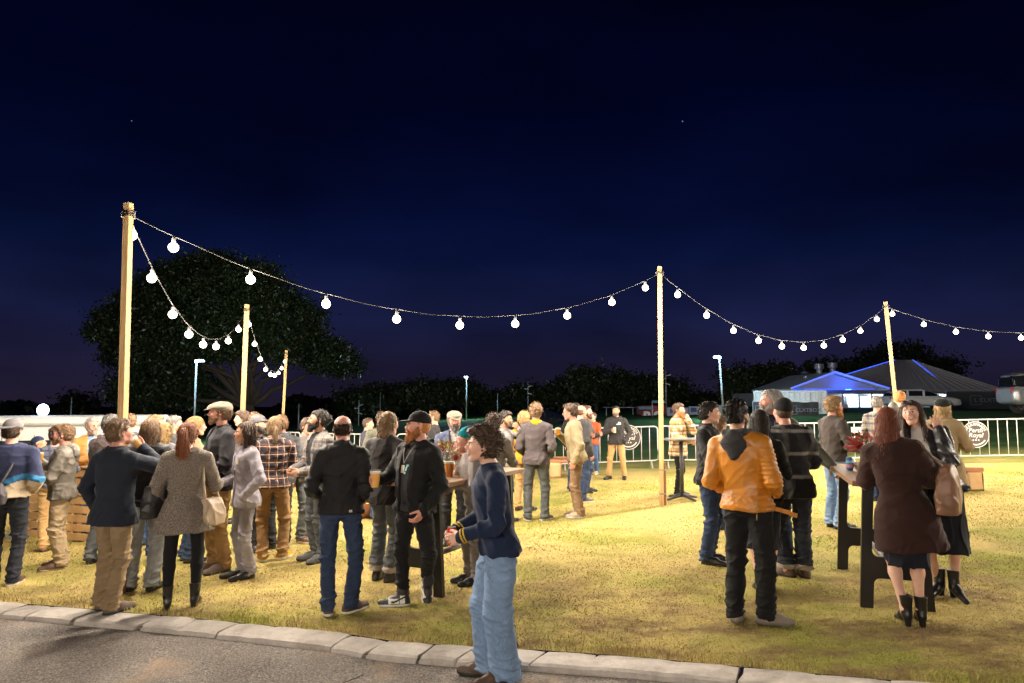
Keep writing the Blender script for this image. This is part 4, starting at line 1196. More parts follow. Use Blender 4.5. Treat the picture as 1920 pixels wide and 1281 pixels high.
# big spreading fig left of the lawn
D = 58; bl = []
base = px(470, 900, D); bz = -1.4
for x, y, rx, ry in ((275, 575, 80, 62), (240, 660, 62, 60), (345, 545, 95, 62), (450, 560, 95, 50), (545, 595, 80, 52), (610, 660, 52, 40), (320, 640, 100, 70), (440, 630, 95, 60), (258, 735, 55, 42), (330, 730, 90, 40), (214, 615, 30, 44), (545, 650, 55, 40), (505, 528, 42, 25), (390, 500, 60, 28), (310, 520, 40, 24), (630, 680, 40, 24)):
    p = px(x, y, D); bl.append((p[0] - base[0], random.Random(x).uniform(-3.5, 2.5), p[2] - bz, rx * .84 / 1280 * D, 3.2, ry * .9 / 1280 * D))
fig = tree((base[0], D, bz), bl, 130000, .30, 21, 'huge dark spreading fig tree behind the crowd on the left', .55, 3.0, mat='fig_leaf')
TL = [ # px x, top y, half width px, distance, label
 (668, 737, 34, 88, 'low dark tree just right of the big fig'), (722, 722, 40, 92, 'round dark tree behind the drifting smoke'), (795, 712, 44, 90, 'dark tree left of the middle lamp post'),
 (868, 712, 40, 95, 'dark tree directly behind the middle lamp post'), (925, 738, 28, 100, 'low dark shrubby tree right of the middle lamp post'), (985, 722, 38, 96, 'dark tree behind the thin camera pole'), (1048, 716, 40, 90, 'dark tree left of the tallest crown in the tree line'),
 (1118, 688, 52, 84, 'tallest dark crown in the middle of the tree line'), (1182, 702, 46, 86, 'dark tree behind the red container'), (1252, 706, 50, 90, 'dark tree behind the second festoon pole'), (1388, 695, 38, 80, 'dark tree right of the leaning lamp post'),
 (1458, 682, 62, 84, 'dark tree behind the roof vents'), (1560, 668, 60, 88, 'broad dark tree behind the gabled roof'), (1660, 640, 66, 92, 'large dark tree behind the roof ridge'), (1742, 655, 52, 94, 'dark tree right of the last festoon pole'), (150, 742, 26, 80, 'small dark tree at the left edge of the fig'), (1310, 748, 26, 96, 'small dark tree in the gap left of the leaning lamp post')]
for i, (x, ty, hw, D, lb) in enumerate(TL):
    p = px(x, ty, D); gz = float(ground(p[0], D)) - .5; hh_ = p[2] - gz; w_ = hw / 1280 * D; r = random.Random(i)
    bl = [(0, 0, hh_ * .62, w_ * .9, w_ * .8, hh_ * .34)] + [(r.uniform(-.75, .75) * w_, r.uniform(-.5, .5) * w_, hh_ * r.uniform(.42, .84), w_ * r.uniform(.35, .6), w_ * .45, hh_ * r.uniform(.12, .2)) for _ in range(7)]
    tree((p[0], D, gz), bl, 5200, .50, 40 + i, lb, .25, hh_ * .3)
# far wood that closes the horizon
def far_wood():
    r = np.random.RandomState(3); V = []; n = 26000
    a = r.uniform(-1.1, 1.1, n); R_ = r.uniform(125, 150, n); x = np.sin(a) * R_; y = np.cos(a) * R_
    top = 2.6 + 1.3 * np.sin(a * 17) + .9 * np.sin(a * 41 + 1) + .5 * np.sin(a * 97)
    z = -2.5 + r.rand(n) ** .75 * (top + 1.5) + np.clip(x, -60, 60) * .035
    P = np.stack([x, y, z], 1); u = r.randn(n, 3); u /= np.linalg.norm(u, axis=1)[:, None]; w = np.cross(u, r.randn(n, 3)); w /= np.linalg.norm(w, axis=1)[:, None]
    V = np.stack([P - u * .8, P + w * .5, P + u * .8, P - w * .5], 1).reshape(-1, 3)
    tag(link_mesh('far_woods', V, np.arange(4 * n).reshape(-1, 4), MAT['gum_leaf'], None, None, False), kind='stuff')
far_wood()

# ---------------------------------------------------------------- festoon poles and strings
def emit(name, col, strength):
    if name in MAT: return MAT[name]
    m, t, b = new_mat(name); b.inputs['Base Color'].default_value = (.8, .8, .8, 1); b.inputs['Emission Color'].default_value = (*col, 1); b.inputs['Emission Strength'].default_value = strength
    MAT[name] = m; return m
bulb_m = emit('bulb_glow', (1.0, .87, .70), BULB)
m, t, b = new_mat('pine'); v = coords(t, (1, 1, .06)); c = ramp(t, noise(t, v, 34, 4, .6), [(.3, (.46, .27, .11)), (.6, (.62, .41, .19)), (.8, (.66, .46, .24))])
t.links.new(c, b.inputs['Base Color']); b.inputs['Roughness'].default_value = .65; bump(t, b, noise(t, v, 60, 3), .2, .004); MAT['pine'] = m
plain('stake_wood', (.20, .085, .035), .75, bmp=.3); plain('strap_metal', (.25, .24, .22), .4, .8); plain('cable_rubber', (.018, .017, .016), .8, spec=.1); plain('socket_black', (.03, .03, .03), .5)
plain('white_powdercoat', (.44, .425, .40), .5); plain('black_steel', (.018, .016, .016), .38, .3, bmp=.05); plain('grey_steel', (.32, .32, .33), .45, .6)
def pole(base, top, rz, label):
    bx, by, bz = base; o = empty('festoon_pole', (bx, by, bz), 0, label, 'pole', 'timber poles holding the festoon lights')
    d = np.array(top) - np.array(base); L = np.linalg.norm(d); z = d / L; x = nrm(np.cross((math.sin(rz), math.cos(rz), 0), z)); y = np.cross(z, x); R = np.stack([x, y, z], 1)
    V, Q = bbox((0, 0, L / 2 - .02), (.074, .074, L + .04), .005); p = part('post', (V @ R.T, Q), MAT['pine'], o)
    V, Q = bbox((.056, .0, .35), (.034, .056, .78), .004); part('stake', (V @ R.T, Q), MAT['stake_wood'], o)
    for zz in (.22, .62):
        V, Q = bbox((.016, 0, zz), (.118, .084, .022), .003); part('strap', (V @ R.T, Q), MAT['strap_metal'], o)
    ring = []
    for k in range(34):
        a = k / 8 * 2 * math.pi; r = .066; ring.append((r * math.cos(a), r * math.sin(a), L - .16 + k * .0022))
    V, Q = tube(ring, .006, 5); part('wire_tie', (V @ R.T, Q), MAT['cable_rubber'], o)
    return o
def gz(x, y): return float(ground(x, y))
PB = {}
for k, (bx, tp, rz, lb) in {
    'A': ((-3.987, 7.100, -0.029), (-4.072, 7.100, 3.937), .25, 'tallest looking pale timber pole rising from the left crowd'),
    'B': ((-5.622, 14.300, -0.113), (-5.598, 14.300, 3.858), .3, 'timber pole left of the centre standing behind the plaid shirt man'),
    'C': ((-8.702, 26.000, -0.303), (-8.614, 26.000, 3.727), .4, 'farthest and shortest timber pole against the big fig tree'),
    'D': ((2.541, 11.770, 0.067), (2.580, 11.770, 4.171), .3, 'timber pole with dark stake on the open lawn beside the round bar table'),
    'E': ((9.267, 16.400, 0.233), (9.046, 16.400, 4.216), .3, 'leaning timber pole in front of the building on the right')}.items():
    base = (bx[0], bx[1], gz(bx[0], bx[1]) - .02); PB[k] = np.array(tp); pole(base, tp, rz, lb)
for k, (x, y, lb) in {'F': (15.2, 15.2, 'timber pole beyond the right edge of the lawn'), 'G': (9.5, 2.2, 'added timber pole for the fill string by the road to the right'), 'H': (.5, -5.0, 'added timber pole for the fill string across the road behind the viewer'), 'I': (-9.5, -2.2, 'added timber pole for the fill string across the road to the left')}.items():  # the poles by and across the road are added, unseen, for fill strings
    z = gz(x, max(y, 0)); PB[k] = np.array((x, y, z + 4.0)); pole((x, y, z), PB[k], .4, lb)
bulb_me = None
def festoon(a, b_, n, sag, label, t0=.5, ts=None):
    """one cable with sockets and bulbs"""
    global bulb_me
    A, B = PB[a] - (0, 0, .14), PB[b_] - (0, 0, .14)
    d = nrm(B - A); A = A + d * .06; B = B - d * .06
    o = empty('festoon_string', tuple(A), 0, label, 'string light', 'festoon strings over the lawn')
    f = lambda u: A + (B - A) * u - np.array((0, 0, sag * 4 * u * (1 - u)))
    wob = random.Random(n + int(sag * 100))
    for k in range(1):
        P = [f(u) - A + np.array((0, 0, (.012 if k else -.004) * math.sin(u * 60 + k * 2.4) + (.02 * math.sin(u * 9) if k else 0))) for u in np.linspace(0, 1, 90)]
        part('cable', tube(P, .0062, 6), MAT['cable_rubber'], o, smooth=True)
    sk = None
    for u in (ts or [(k + t0) / n for k in range(n)]):
        p = f(u) - A + np.array((0, 0, -.015))
        if bulb_me is None:
            s1 = part('socket', lathe([(.001, 0), (.017, 0), (.021, -.02), (.021, -.055), (.018, -.062)], 10), MAT['socket_black'], o, smooth=True)
            pr = [(.016, -.060)] + [(.053 * math.cos(a), -.112 + .053 * math.sin(a)) for a in np.linspace(1.15, -1.5, 8)] + [(.0005, -.165)]
            bl = part('bulb', lathe(pr, 12), bulb_m, o, smooth=True); bulb_me = (s1.data, bl.data)
        else:
            s1 = bpy.data.objects.new('socket', bulb_me[0]); bl = bpy.data.objects.new('bulb', bulb_me[1])
            for q in (s1, bl): COL.objects.link(q); q.parent = o
        s1.location = p; bl.location = p
    return o
festoon('A', 'D', 9, .90, 'long sagging bulb string from the left crowd to the middle pole', ts=[.0485, .151, .264, .383, .503, .621, .745, .864, .962])
festoon('A', 'B', 8, .92, 'bulb string sagging away from the left crowd pole to the pole behind it', ts=[.012, .115, .245, .365, .487, .615, .755, .89])
festoon('B', 'C', 9, .95, 'farthest bulb string hanging in front of the big fig tree', ts=[.03, .13, .24, .36, .48, .60, .72, .83, .94])
festoon('D', 'E', 10, 1.0, 'bulb string sagging from the middle pole to the leaning pole on the right')
festoon('E', 'F', 9, .75, 'bulb string running out of the picture from the leaning pole', t0=.12)
festoon('F', 'G', 14, 1.0, 'added fill bulb string along the right hand end of the lawn out of view')  # added unseen string, put in as fill light from the right
festoon('H', 'I', 9, .9, 'added fill bulb string over the road out of view on the left')  # added unseen string behind the camera, put in to light people's fronts

# ---------------------------------------------------------------- crowd barriers
paint = MAT['white_powdercoat']
FL = [(-9.6, 22.5), (-6.2, 20.2), (-3.6, 17.3), (0, 17.6), (3.9, 17.96), (7.6, 17.35), (11.0, 17.0), (16, 16.4)]
bar_proto = {}
def barrier(p0, p1, label):
    (x0, y0), (x1, y1) = p0, p1; L = math.hypot(x1 - x0, y1 - y0); a = math.atan2(y1 - y0, x1 - x0); z = gz(x0, y0); sl = (gz(x1, y1) - z) / L
    o = empty('crowd_barrier', (x0, y0, z), a, label, 'barrier', 'crowd barriers round the lawn')
    r = .09
    fr = [(r, .18), (0, .18 + r * .3), (0, .5), (0, 1.06 - r)] + [(r - r * math.cos(q), 1.06 - r + r * math.sin(q)) for q in (.5, 1.0, 1.57)] + [(L - r, 1.06)] + [(L - r + r * math.sin(q), 1.06 - r + r * math.cos(q)) for q in (.5, 1.0, 1.57)] + [(L, .5), (L, .18 + r * .3), (L - r, .18)]
    P = [(q[0], 0, q[1] + sl * q[0]) for q in fr]; P.append(P[0])
    part('frame', tube(P, .018, 8, caps=False), paint, o, smooth=True)
    nb = 9
    for k in range(1, nb + 1):
        x = L * k / (nb + 1); key = 'bar'
        if key not in bar_proto: bar_proto[key] = part('bar', tube([(0, 0, .18), (0, 0, 1.06)], .0105, 6), paint, o, smooth=True)
        else:
            q = bpy.data.objects.new('bar', bar_proto[key].data); COL.objects.link(q); q.parent = o
            bar_proto['last'] = q
        (bar_proto[key] if k == 1 and bar_proto[key].parent == o and 'last' not in bar_proto else COL.objects[-1]).location = (x, 0, sl * x)
    for x in (.18, L - .18):
        part('foot', tube([(x, -.30, .012), (x, -.10, .05), (x, 0, .18 + sl * x), (x, .10, .05), (x, .30, .012)], .016, 6), paint, o, smooth=True)
    return o, L
fs = np.r_[0, np.cumsum([math.hypot(b_[0] - a[0], b_[1] - a[1]) for a, b_ in zip(FL[:-1], FL[1:])])]
def fence_at(s): return (float(np.interp(s, fs, [p[0] for p in FL])), float(np.interp(s, fs, [p[1] for p in FL])))
s_mid = fs[4]
ks = np.arange(-7, 6)
BL = {-7: 'farthest left behind the crowd', -6: 'behind the ponytail man in plaid', -5: 'behind the bald man in black', -4: 'behind the blond man in the black coat', -3: 'behind the flat cap man at the flower table', -2: 'behind the teal beanie', -1: 'carrying the round sign behind the black hoodie man', 0: 'right of the middle pole behind the round bar table', 1: 'behind the group round the orange leather jacket', 2: 'with a small white plate behind the curly blond man', 3: 'behind the woman in the black leather jacket', 4: 'carrying the fully visible round sign', 5: 'running out of the picture on the right'}
BAR = {}
for k in ks:
    a, c = s_mid + k * 2.27 - .02, s_mid + (k + 1) * 2.27 - .10
    if a < 0 or c > fs[-1]: continue
    BAR[k] = (*barrier(fence_at(a), fence_at(c), 'white steel crowd barrier ' + BL[k]), fence_at(a), fence_at(c))

# ---------------------------------------------------------------- round signs
sign_dark = plain('sign_brown', (.032, .024, .023), .6); sign_white = plain('sign_white', (.55, .53, .51), .55)
def text_mesh(txt, size, ext=.002, bold=0.0, shear=0.0):
    cu = bpy.data.curves.new('lettering', 'FONT'); cu.body = txt; cu.size = size; cu.extrude = ext; cu.offset = bold; cu.shear = shear; cu.align_x = 'CENTER'; cu.resolution_u = 2
    ob = bpy.data.objects.new('lettering', cu); COL.objects.link(ob); bpy.context.view_layer.update()
    me = ob.to_mesh(); V = np.array([v.co[:] for v in me.vertices]).reshape(-1, 3); Q = [list(p.vertices) for p in me.polygons]; ob.to_mesh_clear()
    bpy.data.objects.remove(ob); bpy.data.curves.remove(cu); return V, Q
def to_wall(V): return np.stack([V[:, 0], -V[:, 2], V[:, 1]], 1)      # text plane upright, facing -y
def arc_text(txt, rad, size, span, mid, flip=False, bold=.0):
    it = []
    n = len(txt)
    for i, ch in enumerate(txt):
        if ch == ' ': continue
        a = mid + (1 if flip else -1) * (i - (n - 1) / 2) * span / (n - 1)
        V, Q = text_mesh(ch, size, .002, bold); th = a - math.pi / 2 + (math.pi if flip else 0)
        c, s = math.cos(th), math.sin(th); X = V[:, 0] * c - V[:, 1] * s + rad * math.cos(a); Y = V[:, 0] * s + V[:, 1] * c + rad * math.sin(a)
        it.append((np.stack([X, Y, V[:, 2]], 1), Q))
    return joinl(it)
def round_sign(at, rz, label):
    o = empty('round_sign', at, rz, label, 'sign', 'round award signs on the barriers'); R = .325
    a = np.arange(48) / 48 * 2 * math.pi
    disc = lambda r, y0, y1: prism([(r * math.cos(q), r * math.sin(q)) for q in a], y0, y1)
    part('board', disc(R, -.006, .006), sign_dark, o)
    def ring(r0, r1, y):
        V = np.array([(r * math.cos(q), y, r * math.sin(q)) for r in (r0, r1) for q in a]); n = 48
        return V, [[j, (j + 1) % n, n + (j + 1) % n, n + j] for j in range(n)]
    part('ring_line', ring(R * .94, R * .98, -.009), sign_white, o)
    V, Q = arc_text('BEERAWARDS', R * .68, .088, 2.2, math.pi / 2, bold=.001); part('lettering', (to_wall(V) + (0, -.008, 0), Q), sign_white, o)
    V, Q = joinl([(v + (.0, .055, 0), q) for v, q in [text_mesh('Perth', .15, .002, .0, .25)]] + [(v + (.0, -.065, 0), q) for v, q in [text_mesh('Royal', .15, .002, .0, .25)]])
    part('lettering', (to_wall(V) + (0, -.008, 0), Q), sign_white, o)
    it = []
    for k in (-1, 0, 1):
        pts = [(.026 * (1 if j % 2 == 0 else .42) * math.sin(j * math.pi / 5) + k * .062, .026 * (1 if j % 2 == 0 else .42) * math.cos(j * math.pi / 5) - .135) for j in range(10)]
        it.append(prism([(x, z) for x, z in pts], -.010, -.007))
    part('stars', joinl(it), sign_white, o)
    V = np.array([(r * math.cos(q), -.009, r * math.sin(q)) for r in (R * .72, R * .80) for q in np.linspace(math.pi * 1.18, math.pi * 1.82, 16)])
    part('ribbon_line', (V, [[j, j + 1, 16 + j + 1, 16 + j] for j in range(15)]), sign_white, o)
    return o
def on_fence(k, x, z, off=-.04):
    o, L, p0, p1 = BAR[k]; a = math.atan2(p1[1] - p0[1], p1[0] - p0[0])
    return (p0[0] + math.cos(a) * x - math.sin(a) * off, p0[1] + math.sin(a) * x + math.cos(a) * off, gz(p0[0], p0[1]) + z), a
pos = (3.015, 17.850, 0.881); round_sign((pos[0], pos[1] - .0, pos[2]), .03, 'round brown award sign half hidden behind the black hoodie man')
pos = (11.356, 16.860, 1.001); round_sign((pos[0], pos[1] - .0, pos[2]), -.08, 'round brown award sign on the barrier at the far right')
pos = (8.554, 17.100, 1.107); o = empty('small_plate', pos, -.05, 'small white plate with dark lettering on the barrier behind the bearded man', 'sign')
part('board', bbox((0, 0, 0), (.24, .01, .13), .003), sign_white, o); V, Q = text_mesh('EGS', .085, .001, .002); part('lettering', (to_wall(V) + (0, -.007, -.03), Q), plain('print_dark', (.06, .05, .05)), o)
pos = (1.454, 17.550, 0.790); o = empty('yellow_plate', pos, 0, 'yellow rectangular plate hanging on the barrier beside the olive jacket', 'sign'); part('board', bbox((0, 0, 0), (.26, .012, .24), .004), plain('sign_yellow', (.75, .40, .02)), o); part('rim', bbox((0, .004, .13), (.28, .012, .03), .003), sign_white, o)

# ---------------------------------------------------------------- bar tables
m, t, b = new_mat('table_top'); v = coords(t, (.35, 3, 1)); c = ramp(t, noise(t, v, 14, 5, .65), [(.3, (.16, .08, .04)), (.55, (.28, .155, .085)), (.8, (.35, .21, .12))])
t.links.new(c, b.inputs['Base Color']); b.inputs['Roughness'].default_value = .5; MAT['table_top'] = m
def bar_table(cx, cy, rz, L, W, label):
    z = gz(cx, cy); o = empty('bar_table', (cx, cy, z), rz, label, 'table', 'tall timber bar tables')
    nb = 4
    for k in range(nb): part('plank', bbox((0, (k - (nb - 1) / 2) * W / nb, 1.055), (L, W / nb - .0025, .045), .004), MAT['table_top'], o)
    hw = W * .36
    def arcpts(cx_, cz, r, a0, a1): return [(cx_ + r * math.cos(q), cz + r * math.sin(q)) for q in np.linspace(a0, a1, 5)]
    bw, tw_, lw, r = hw + .045, hw - .01, .10, .05
    pi = math.pi
    # H frame: outer outline then the two openings as notches
    out = [(-bw, 0), (-bw + lw, 0)] + arcpts(-bw + lw + r + .012, .20 - .0, r, pi, pi / 2) + arcpts(bw - lw - r - .012, .20, r, pi / 2, 0) + [(bw - lw, 0), (bw, 0), (tw_, 1.03), (tw_ - lw * .9, 1.03)] + arcpts(bw - lw - r - .008, .43 + r, r, 0, -pi / 2) + arcpts(-bw + lw + r + .008, .43 + r, r, -pi / 2, -pi) + [(-tw_ + lw * .9, 1.03), (-tw_, 1.03)]
    for x in (-L / 2 + .16, L / 2 - .16):
        V, Q = prism(out, -.022, .022); V = np.stack([V[:, 1] + x, V[:, 0], V[:, 2]], 1); part('end_frame', (V, [q[::-1] for q in Q]), MAT['black_steel'], o)
        part('fixing_plate', bbox((x, 0, 1.027), (.09, hw * 1.8, .008), .002), MAT['black_steel'], o)
    part('foot_rail', tube([(-L / 2 + .17, 0, .33), (L / 2 - .17, 0, .33)], .028, 12), plain('rail_metal', (.30, .29, .28), .3, .9), o, smooth=True)
    return o
bar_table(-.54, 7.40, math.radians(61.4), 1.75, .62, 'tall bar table with the flower vase and black steel end frames')
bar_table(3.47, 6.60, math.radians(72), 1.70, .66, 'tall bar table with a blue can beside the woman in the long brown coat')
pr = (3.032, 12.350, 1.126); rt = empty('round_bar_table', (pr[0], pr[1], gz(pr[0], pr[1])), 0, 'round dark bar table on a single column beside the red bearded man', 'table')
part('table_top', lathe([(.001, 1.085), (.30, 1.085), (.315, 1.075), (.315, 1.060), (.30, 1.05), (.001, 1.05)], 32), plain('dark_laminate', (.10, .095, .10), .4), rt, smooth=False)
part('column', tube([(0, 0, .05), (0, 0, 1.05)], .034, 12), plain('charcoal_metal', (.055, .053, .055), .4, .4), rt, smooth=True)
for k in range(4):
    a = math.radians(28 + 90 * k); part('base_foot', tube([(0, 0, .085), (.12 * math.cos(a), .12 * math.sin(a), .07), (.34 * math.cos(a), .34 * math.sin(a), .022)], [.036, .03, .02], 8), MAT['charcoal_metal'], rt, smooth=True)

# ---------------------------------------------------------------- cups, cans, bowls, flowers
m, t, b = new_mat('clear_plastic'); b.inputs['Base Color'].default_value = (.9, .9, .9, 1); b.inputs['Roughness'].default_value = .12
tb = nd(t, 'ShaderNodeBsdfTransparent'); ms = nd(t, 'ShaderNodeMixShader'); ms.inputs[0].default_value = .16; t.links.new(tb.outputs[0], ms.inputs[1]); t.links.new(b.outputs[0], ms.inputs[2]); t.links.new(ms.outputs[0], t.nodes['Material Output'].inputs['Surface'])
MAT['clear_plastic'] = m
def beer_mat(name, c):
    m, t, b = new_mat(name); b.inputs['Base Color'].default_value = (*c, 1); b.inputs['Roughness'].default_value = .2; b.inputs['Subsurface Weight'].default_value = .0; b.inputs['Specular IOR Level'].default_value = .5
    MAT[name] = m
beer_mat('beer_gold', (.80, .36, .01)); beer_mat('beer_amber', (.62, .22, .008)); plain('foam', (.82, .76, .62), .7)
def cup(at, label, tilt=None, beer='beer_gold', fill=.8, group='beers in clear plastic cups', sc_=1.0):
    o = empty('beer_cup', tuple(at), 0, label, 'cup', group)
    if tilt is not None: o.rotation_euler = tilt
    h, r0, r1 = .128 * sc_, .030 * sc_, .042 * sc_; rr_ = lambda z: r0 + (r1 - r0) * z / h
    part('cup_wall', lathe([(.001, 0), (r0, 0), (r1, h), (r1 + .0022, h + .001), (r1 + .0022, h - .003)], 18), MAT['clear_plastic'], o, smooth=True)
    zf = h * fill
    part('beer', lathe([(.001, .004), (r0 - .0012, .004), (rr_(zf) - .0014, zf), (.001, zf)], 18), MAT[beer], o, smooth=False)
    part('foam', lathe([(.001, zf + .0005), (rr_(zf) - .0013, zf + .0005), (rr_(zf + .018) - .0013, zf + .018), (.02, zf + .021), (.001, zf + .021)], 18), MAT['foam'], o, smooth=False)
    return o
def can(at, label, col, rot_=None, group='drink cans', deco=None):
    o = empty('drink_can', tuple(at), .6, label, 'can', group)
    if rot_ is not None: o.rotation_euler = rot_
    part('can_body', lathe([(.001, .004), (.024, 0), (.0265, .004), (.033, .016), (.033, .112), (.027, .126)], 18), col, o, smooth=True)
    part('lid', lathe([(.027, .126), (.0275, .129), (.025, .129), (.024, .125), (.001, .125)], 18), MAT['grey_steel'], o, smooth=True)
    if deco is not None:
        part('label_band', lathe([(.0334, .03), (.0334, .062)], 18), deco[0], o, smooth=True); part('label_band', lathe([(.0334, .072), (.0334, .098)], 18), deco[1], o, smooth=True)
    return o
def bowl(at, label):
    o = empty('bowl', tuple(at), 0, label, 'bowl', 'pale bowls on the bar tables')
    part('bowl_body', lathe([(.001, 0), (.035, 0), (.05, .008), (.072, .045), (.078, .075), (.074, .075), (.066, .045), (.045, .016), (.001, .014)], 24), plain('bowl_cream', (.62, .55, .46), .45), o, smooth=True)
TA = np.array((-.54, 7.40)); ua = np.array((math.cos(math.radians(61.4)), math.sin(math.radians(61.4))))
def on_table(P, D_, z=1.079): p = P; return (p[0], p[1], gz(p[0], p[1]) + z)
TZ = gz(-.54, 7.40) + 1.079; TZB = gz(3.47, 6.60) + 1.079
def at_px(px_, D_, z): return ((px_ - 960) / 1280 * D_ * 1.0, D_, z)
bowl(at_px(819, 6.95, TZ), 'pale round bowl on the flower table beside the man in the black cap')
cup(at_px(844, 7.12, TZ), 'amber beer cup standing on the flower table in front of the vase', beer='beer_amber', fill=.86, sc_=1.25)
cup(at_px(833, 7.45, TZ), 'golden beer cup standing on the flower table behind the bowl', sc_=1.1)
cup(at_px(829, 7.9, TZ), 'pale topped beer cup at the far end of the flower table', sc_=1.1)
bowl(at_px(1607, 6.75, TZB), 'pale bowl on the right bar table half hidden by the brown coat')
canblue = plain('can_blue', (.05, .18, .42), .3, .3)
can(at_px(1586, 6.75, TZB), 'blue patterned can standing on the right bar table', canblue, deco=(plain('can_pink', (.55, .22, .30), .35), plain('can_sky', (.25, .50, .70), .35)))
def flowers(at, label, seed, cols, n=150, R_=.17, vase=True):
    o = empty('flower_vase', tuple(at), 0, label, 'flowers', 'flower arrangements on the bar tables'); r = random.Random(seed)
    part('vase', lathe([(.001, 0), (.05, 0), (.055, .02), (.055, .12), (.042, .14), (.046, .155)], 18), MAT['clear_plastic'], o, smooth=True)
    part('water', lathe([(.001, .006), (.05, .006), (.052, .10), (.001, .10)], 16), plain('vase_water', (.35, .38, .33), .1), o)
    st = []
    for k in range(26):
        a, e = r.uniform(0, 6.28), r.uniform(.15, 1.2); d = np.array((math.cos(a) * math.sin(e), math.sin(a) * math.sin(e), math.cos(e))); st.append(tube([(0, 0, .03), (d[0] * .03, d[1] * .03, .15), tuple(np.array((0, 0, .15)) + d * R_ * r.uniform(.8, 1.2))], .0025, 4))
    part('stems', joinl(st), plain('stem_green', (.10, .14, .05), .7), o)
    by = {}
    for k in range(n):
        a, e = r.uniform(0, 6.28), math.acos(r.uniform(-.15, 1)); d = np.array((math.cos(a) * math.sin(e), math.sin(a) * math.sin(e), math.cos(e) * .8)); p = np.array((0, 0, .19)) + d * R_ * r.uniform(.55, 1.1)
        c = r.choice(cols); L = r.uniform(.03, .07); side = nrm(np.cross(d, (r.random(), r.random(), r.random()))); up_ = d
        V = np.array([p - up_ * L * .3, p + side * L * .22 + up_ * L * .2, p + up_ * L, p - side * L * .22 + up_ * L * .2]); by.setdefault(c, []).append((V, [[0, 1, 2, 3]]))
        s2 = np.cross(side, up_); V2 = np.array([p - up_ * L * .3, p + s2 * L * .22 + up_ * L * .2, p + up_ * L, p - s2 * L * .22 + up_ * L * .2]); by[c].append((V2, [[0, 1, 2, 3]]))
    for c, it in by.items(): part({'bloom_red': 'red_flowers', 'bloom_pink': 'pink_flowers', 'bloom_cream': 'cream_flowers', 'leaf_olive': 'leaves', 'leaf_gold': 'golden_leaves'}[c], joinl(it), MAT[c], o)['kind'] = 'stuff'
    for (dx, dy, dz, rad, c) in ((-.12, -.08, .22, .05, 'bloom_red'), (.10, -.1, .18, .04, 'bloom_pink')):
        petals = []
        for ring, cnt in ((.25, 5), (.6, 8), (1, 11)):
            for q in range(cnt):
                a = q / cnt * 6.28 + ring; e = (math.cos(a) * ring, -1.05 + ring * .5, math.sin(a) * ring); d = nrm(e); s_ = nrm(np.cross(d, (0, 1, .1))); c0 = np.array((dx, dy, dz)); petals.append((np.array([c0, c0 + d * rad * .6 + s_ * rad * .3, c0 + d * rad * 1.15, c0 + d * rad * .6 - s_ * rad * .3]), [[0, 1, 2, 3]]))
        part('bloom', joinl(petals), MAT[c], o)['kind'] = 'stuff'
    return o
plain('bloom_red', (.42, .06, .055), .6); plain('bloom_pink', (.62, .20, .20), .6); plain('bloom_cream', (.66, .58, .42), .6); plain('leaf_olive', (.13, .15, .06), .6); plain('leaf_gold', (.40, .33, .10), .6)
flowers(at_px(840, 7.42, TZ), 'native flower arrangement with red and cream blooms on the left bar table', 3, ['bloom_red', 'bloom_cream', 'bloom_cream', 'leaf_olive', 'leaf_gold', 'leaf_gold', 'bloom_pink'], 190, .20)
flowers(at_px(1618, 7.1, TZB), 'spiky red flower arrangement on the right bar table', 5, ['bloom_red', 'bloom_red', 'bloom_pink', 'bloom_red', 'leaf_olive'], 150, .18)

# ---------------------------------------------------------------- pallet counter, log benches, fire pit, stool
plain('pallet_wood', (.50, .30, .13), .75, bmp=.3, var=.25, scale=3); plain('pallet_dark', (.33, .20, .10), .8, bmp=.3)
p0 = (-7.468, 10.350, 1.452); p1 = (-5.636, 9.750, 1.476)
a_ = math.atan2(p1[1] - p0[1], p1[0] - p0[0]); Lp = math.hypot(p1[0] - p0[0], p1[1] - p0[1]); zp = gz(*p0[:2])
pc = empty('pallet_counter', (p0[0], p0[1], zp), a_, 'counter of stacked timber pallets behind the glasses man', 'counter')
for k in range(8):
    part('slat', bbox((Lp / 2 + .10, -.004, .10 + k * .128), (Lp - .2, .022, .098), .003, seed=k, jit=.002), MAT['pallet_wood'], pc)
    part('slat', bbox((.02, .24, .10 + k * .128), (.022, .46, .03), .002), MAT['pallet_dark'], pc)
for k in range(4):
    part('bearer', bbox((.06 + k * (Lp - .12) / 3, .05, .53), (.08, .075, 1.05), .004), MAT['pallet_dark'], pc); part('bearer', bbox((.06 + k * (Lp - .12) / 3, .45, .53), (.08, .075, 1.05), .004), MAT['pallet_dark'], pc)
for k in range(4): part('top_board', bbox((Lp / 2, .03 + k * .145, 1.085), (Lp + .1, .138, .024), .003), MAT['pallet_wood'], pc)
part('foot_block', bbox((.1, -.03, .035), (.16, .12, .10), .01), plain('block_grey', (.30, .28, .26), .9), pc)
plain('log_bark', (.20, .10, .05), .85, bmp=.6); plain('log_face', (.50, .31, .15), .75, bmp=.3); plain('sleeper_wood', (.32, .12, .045), .7, bmp=.4)
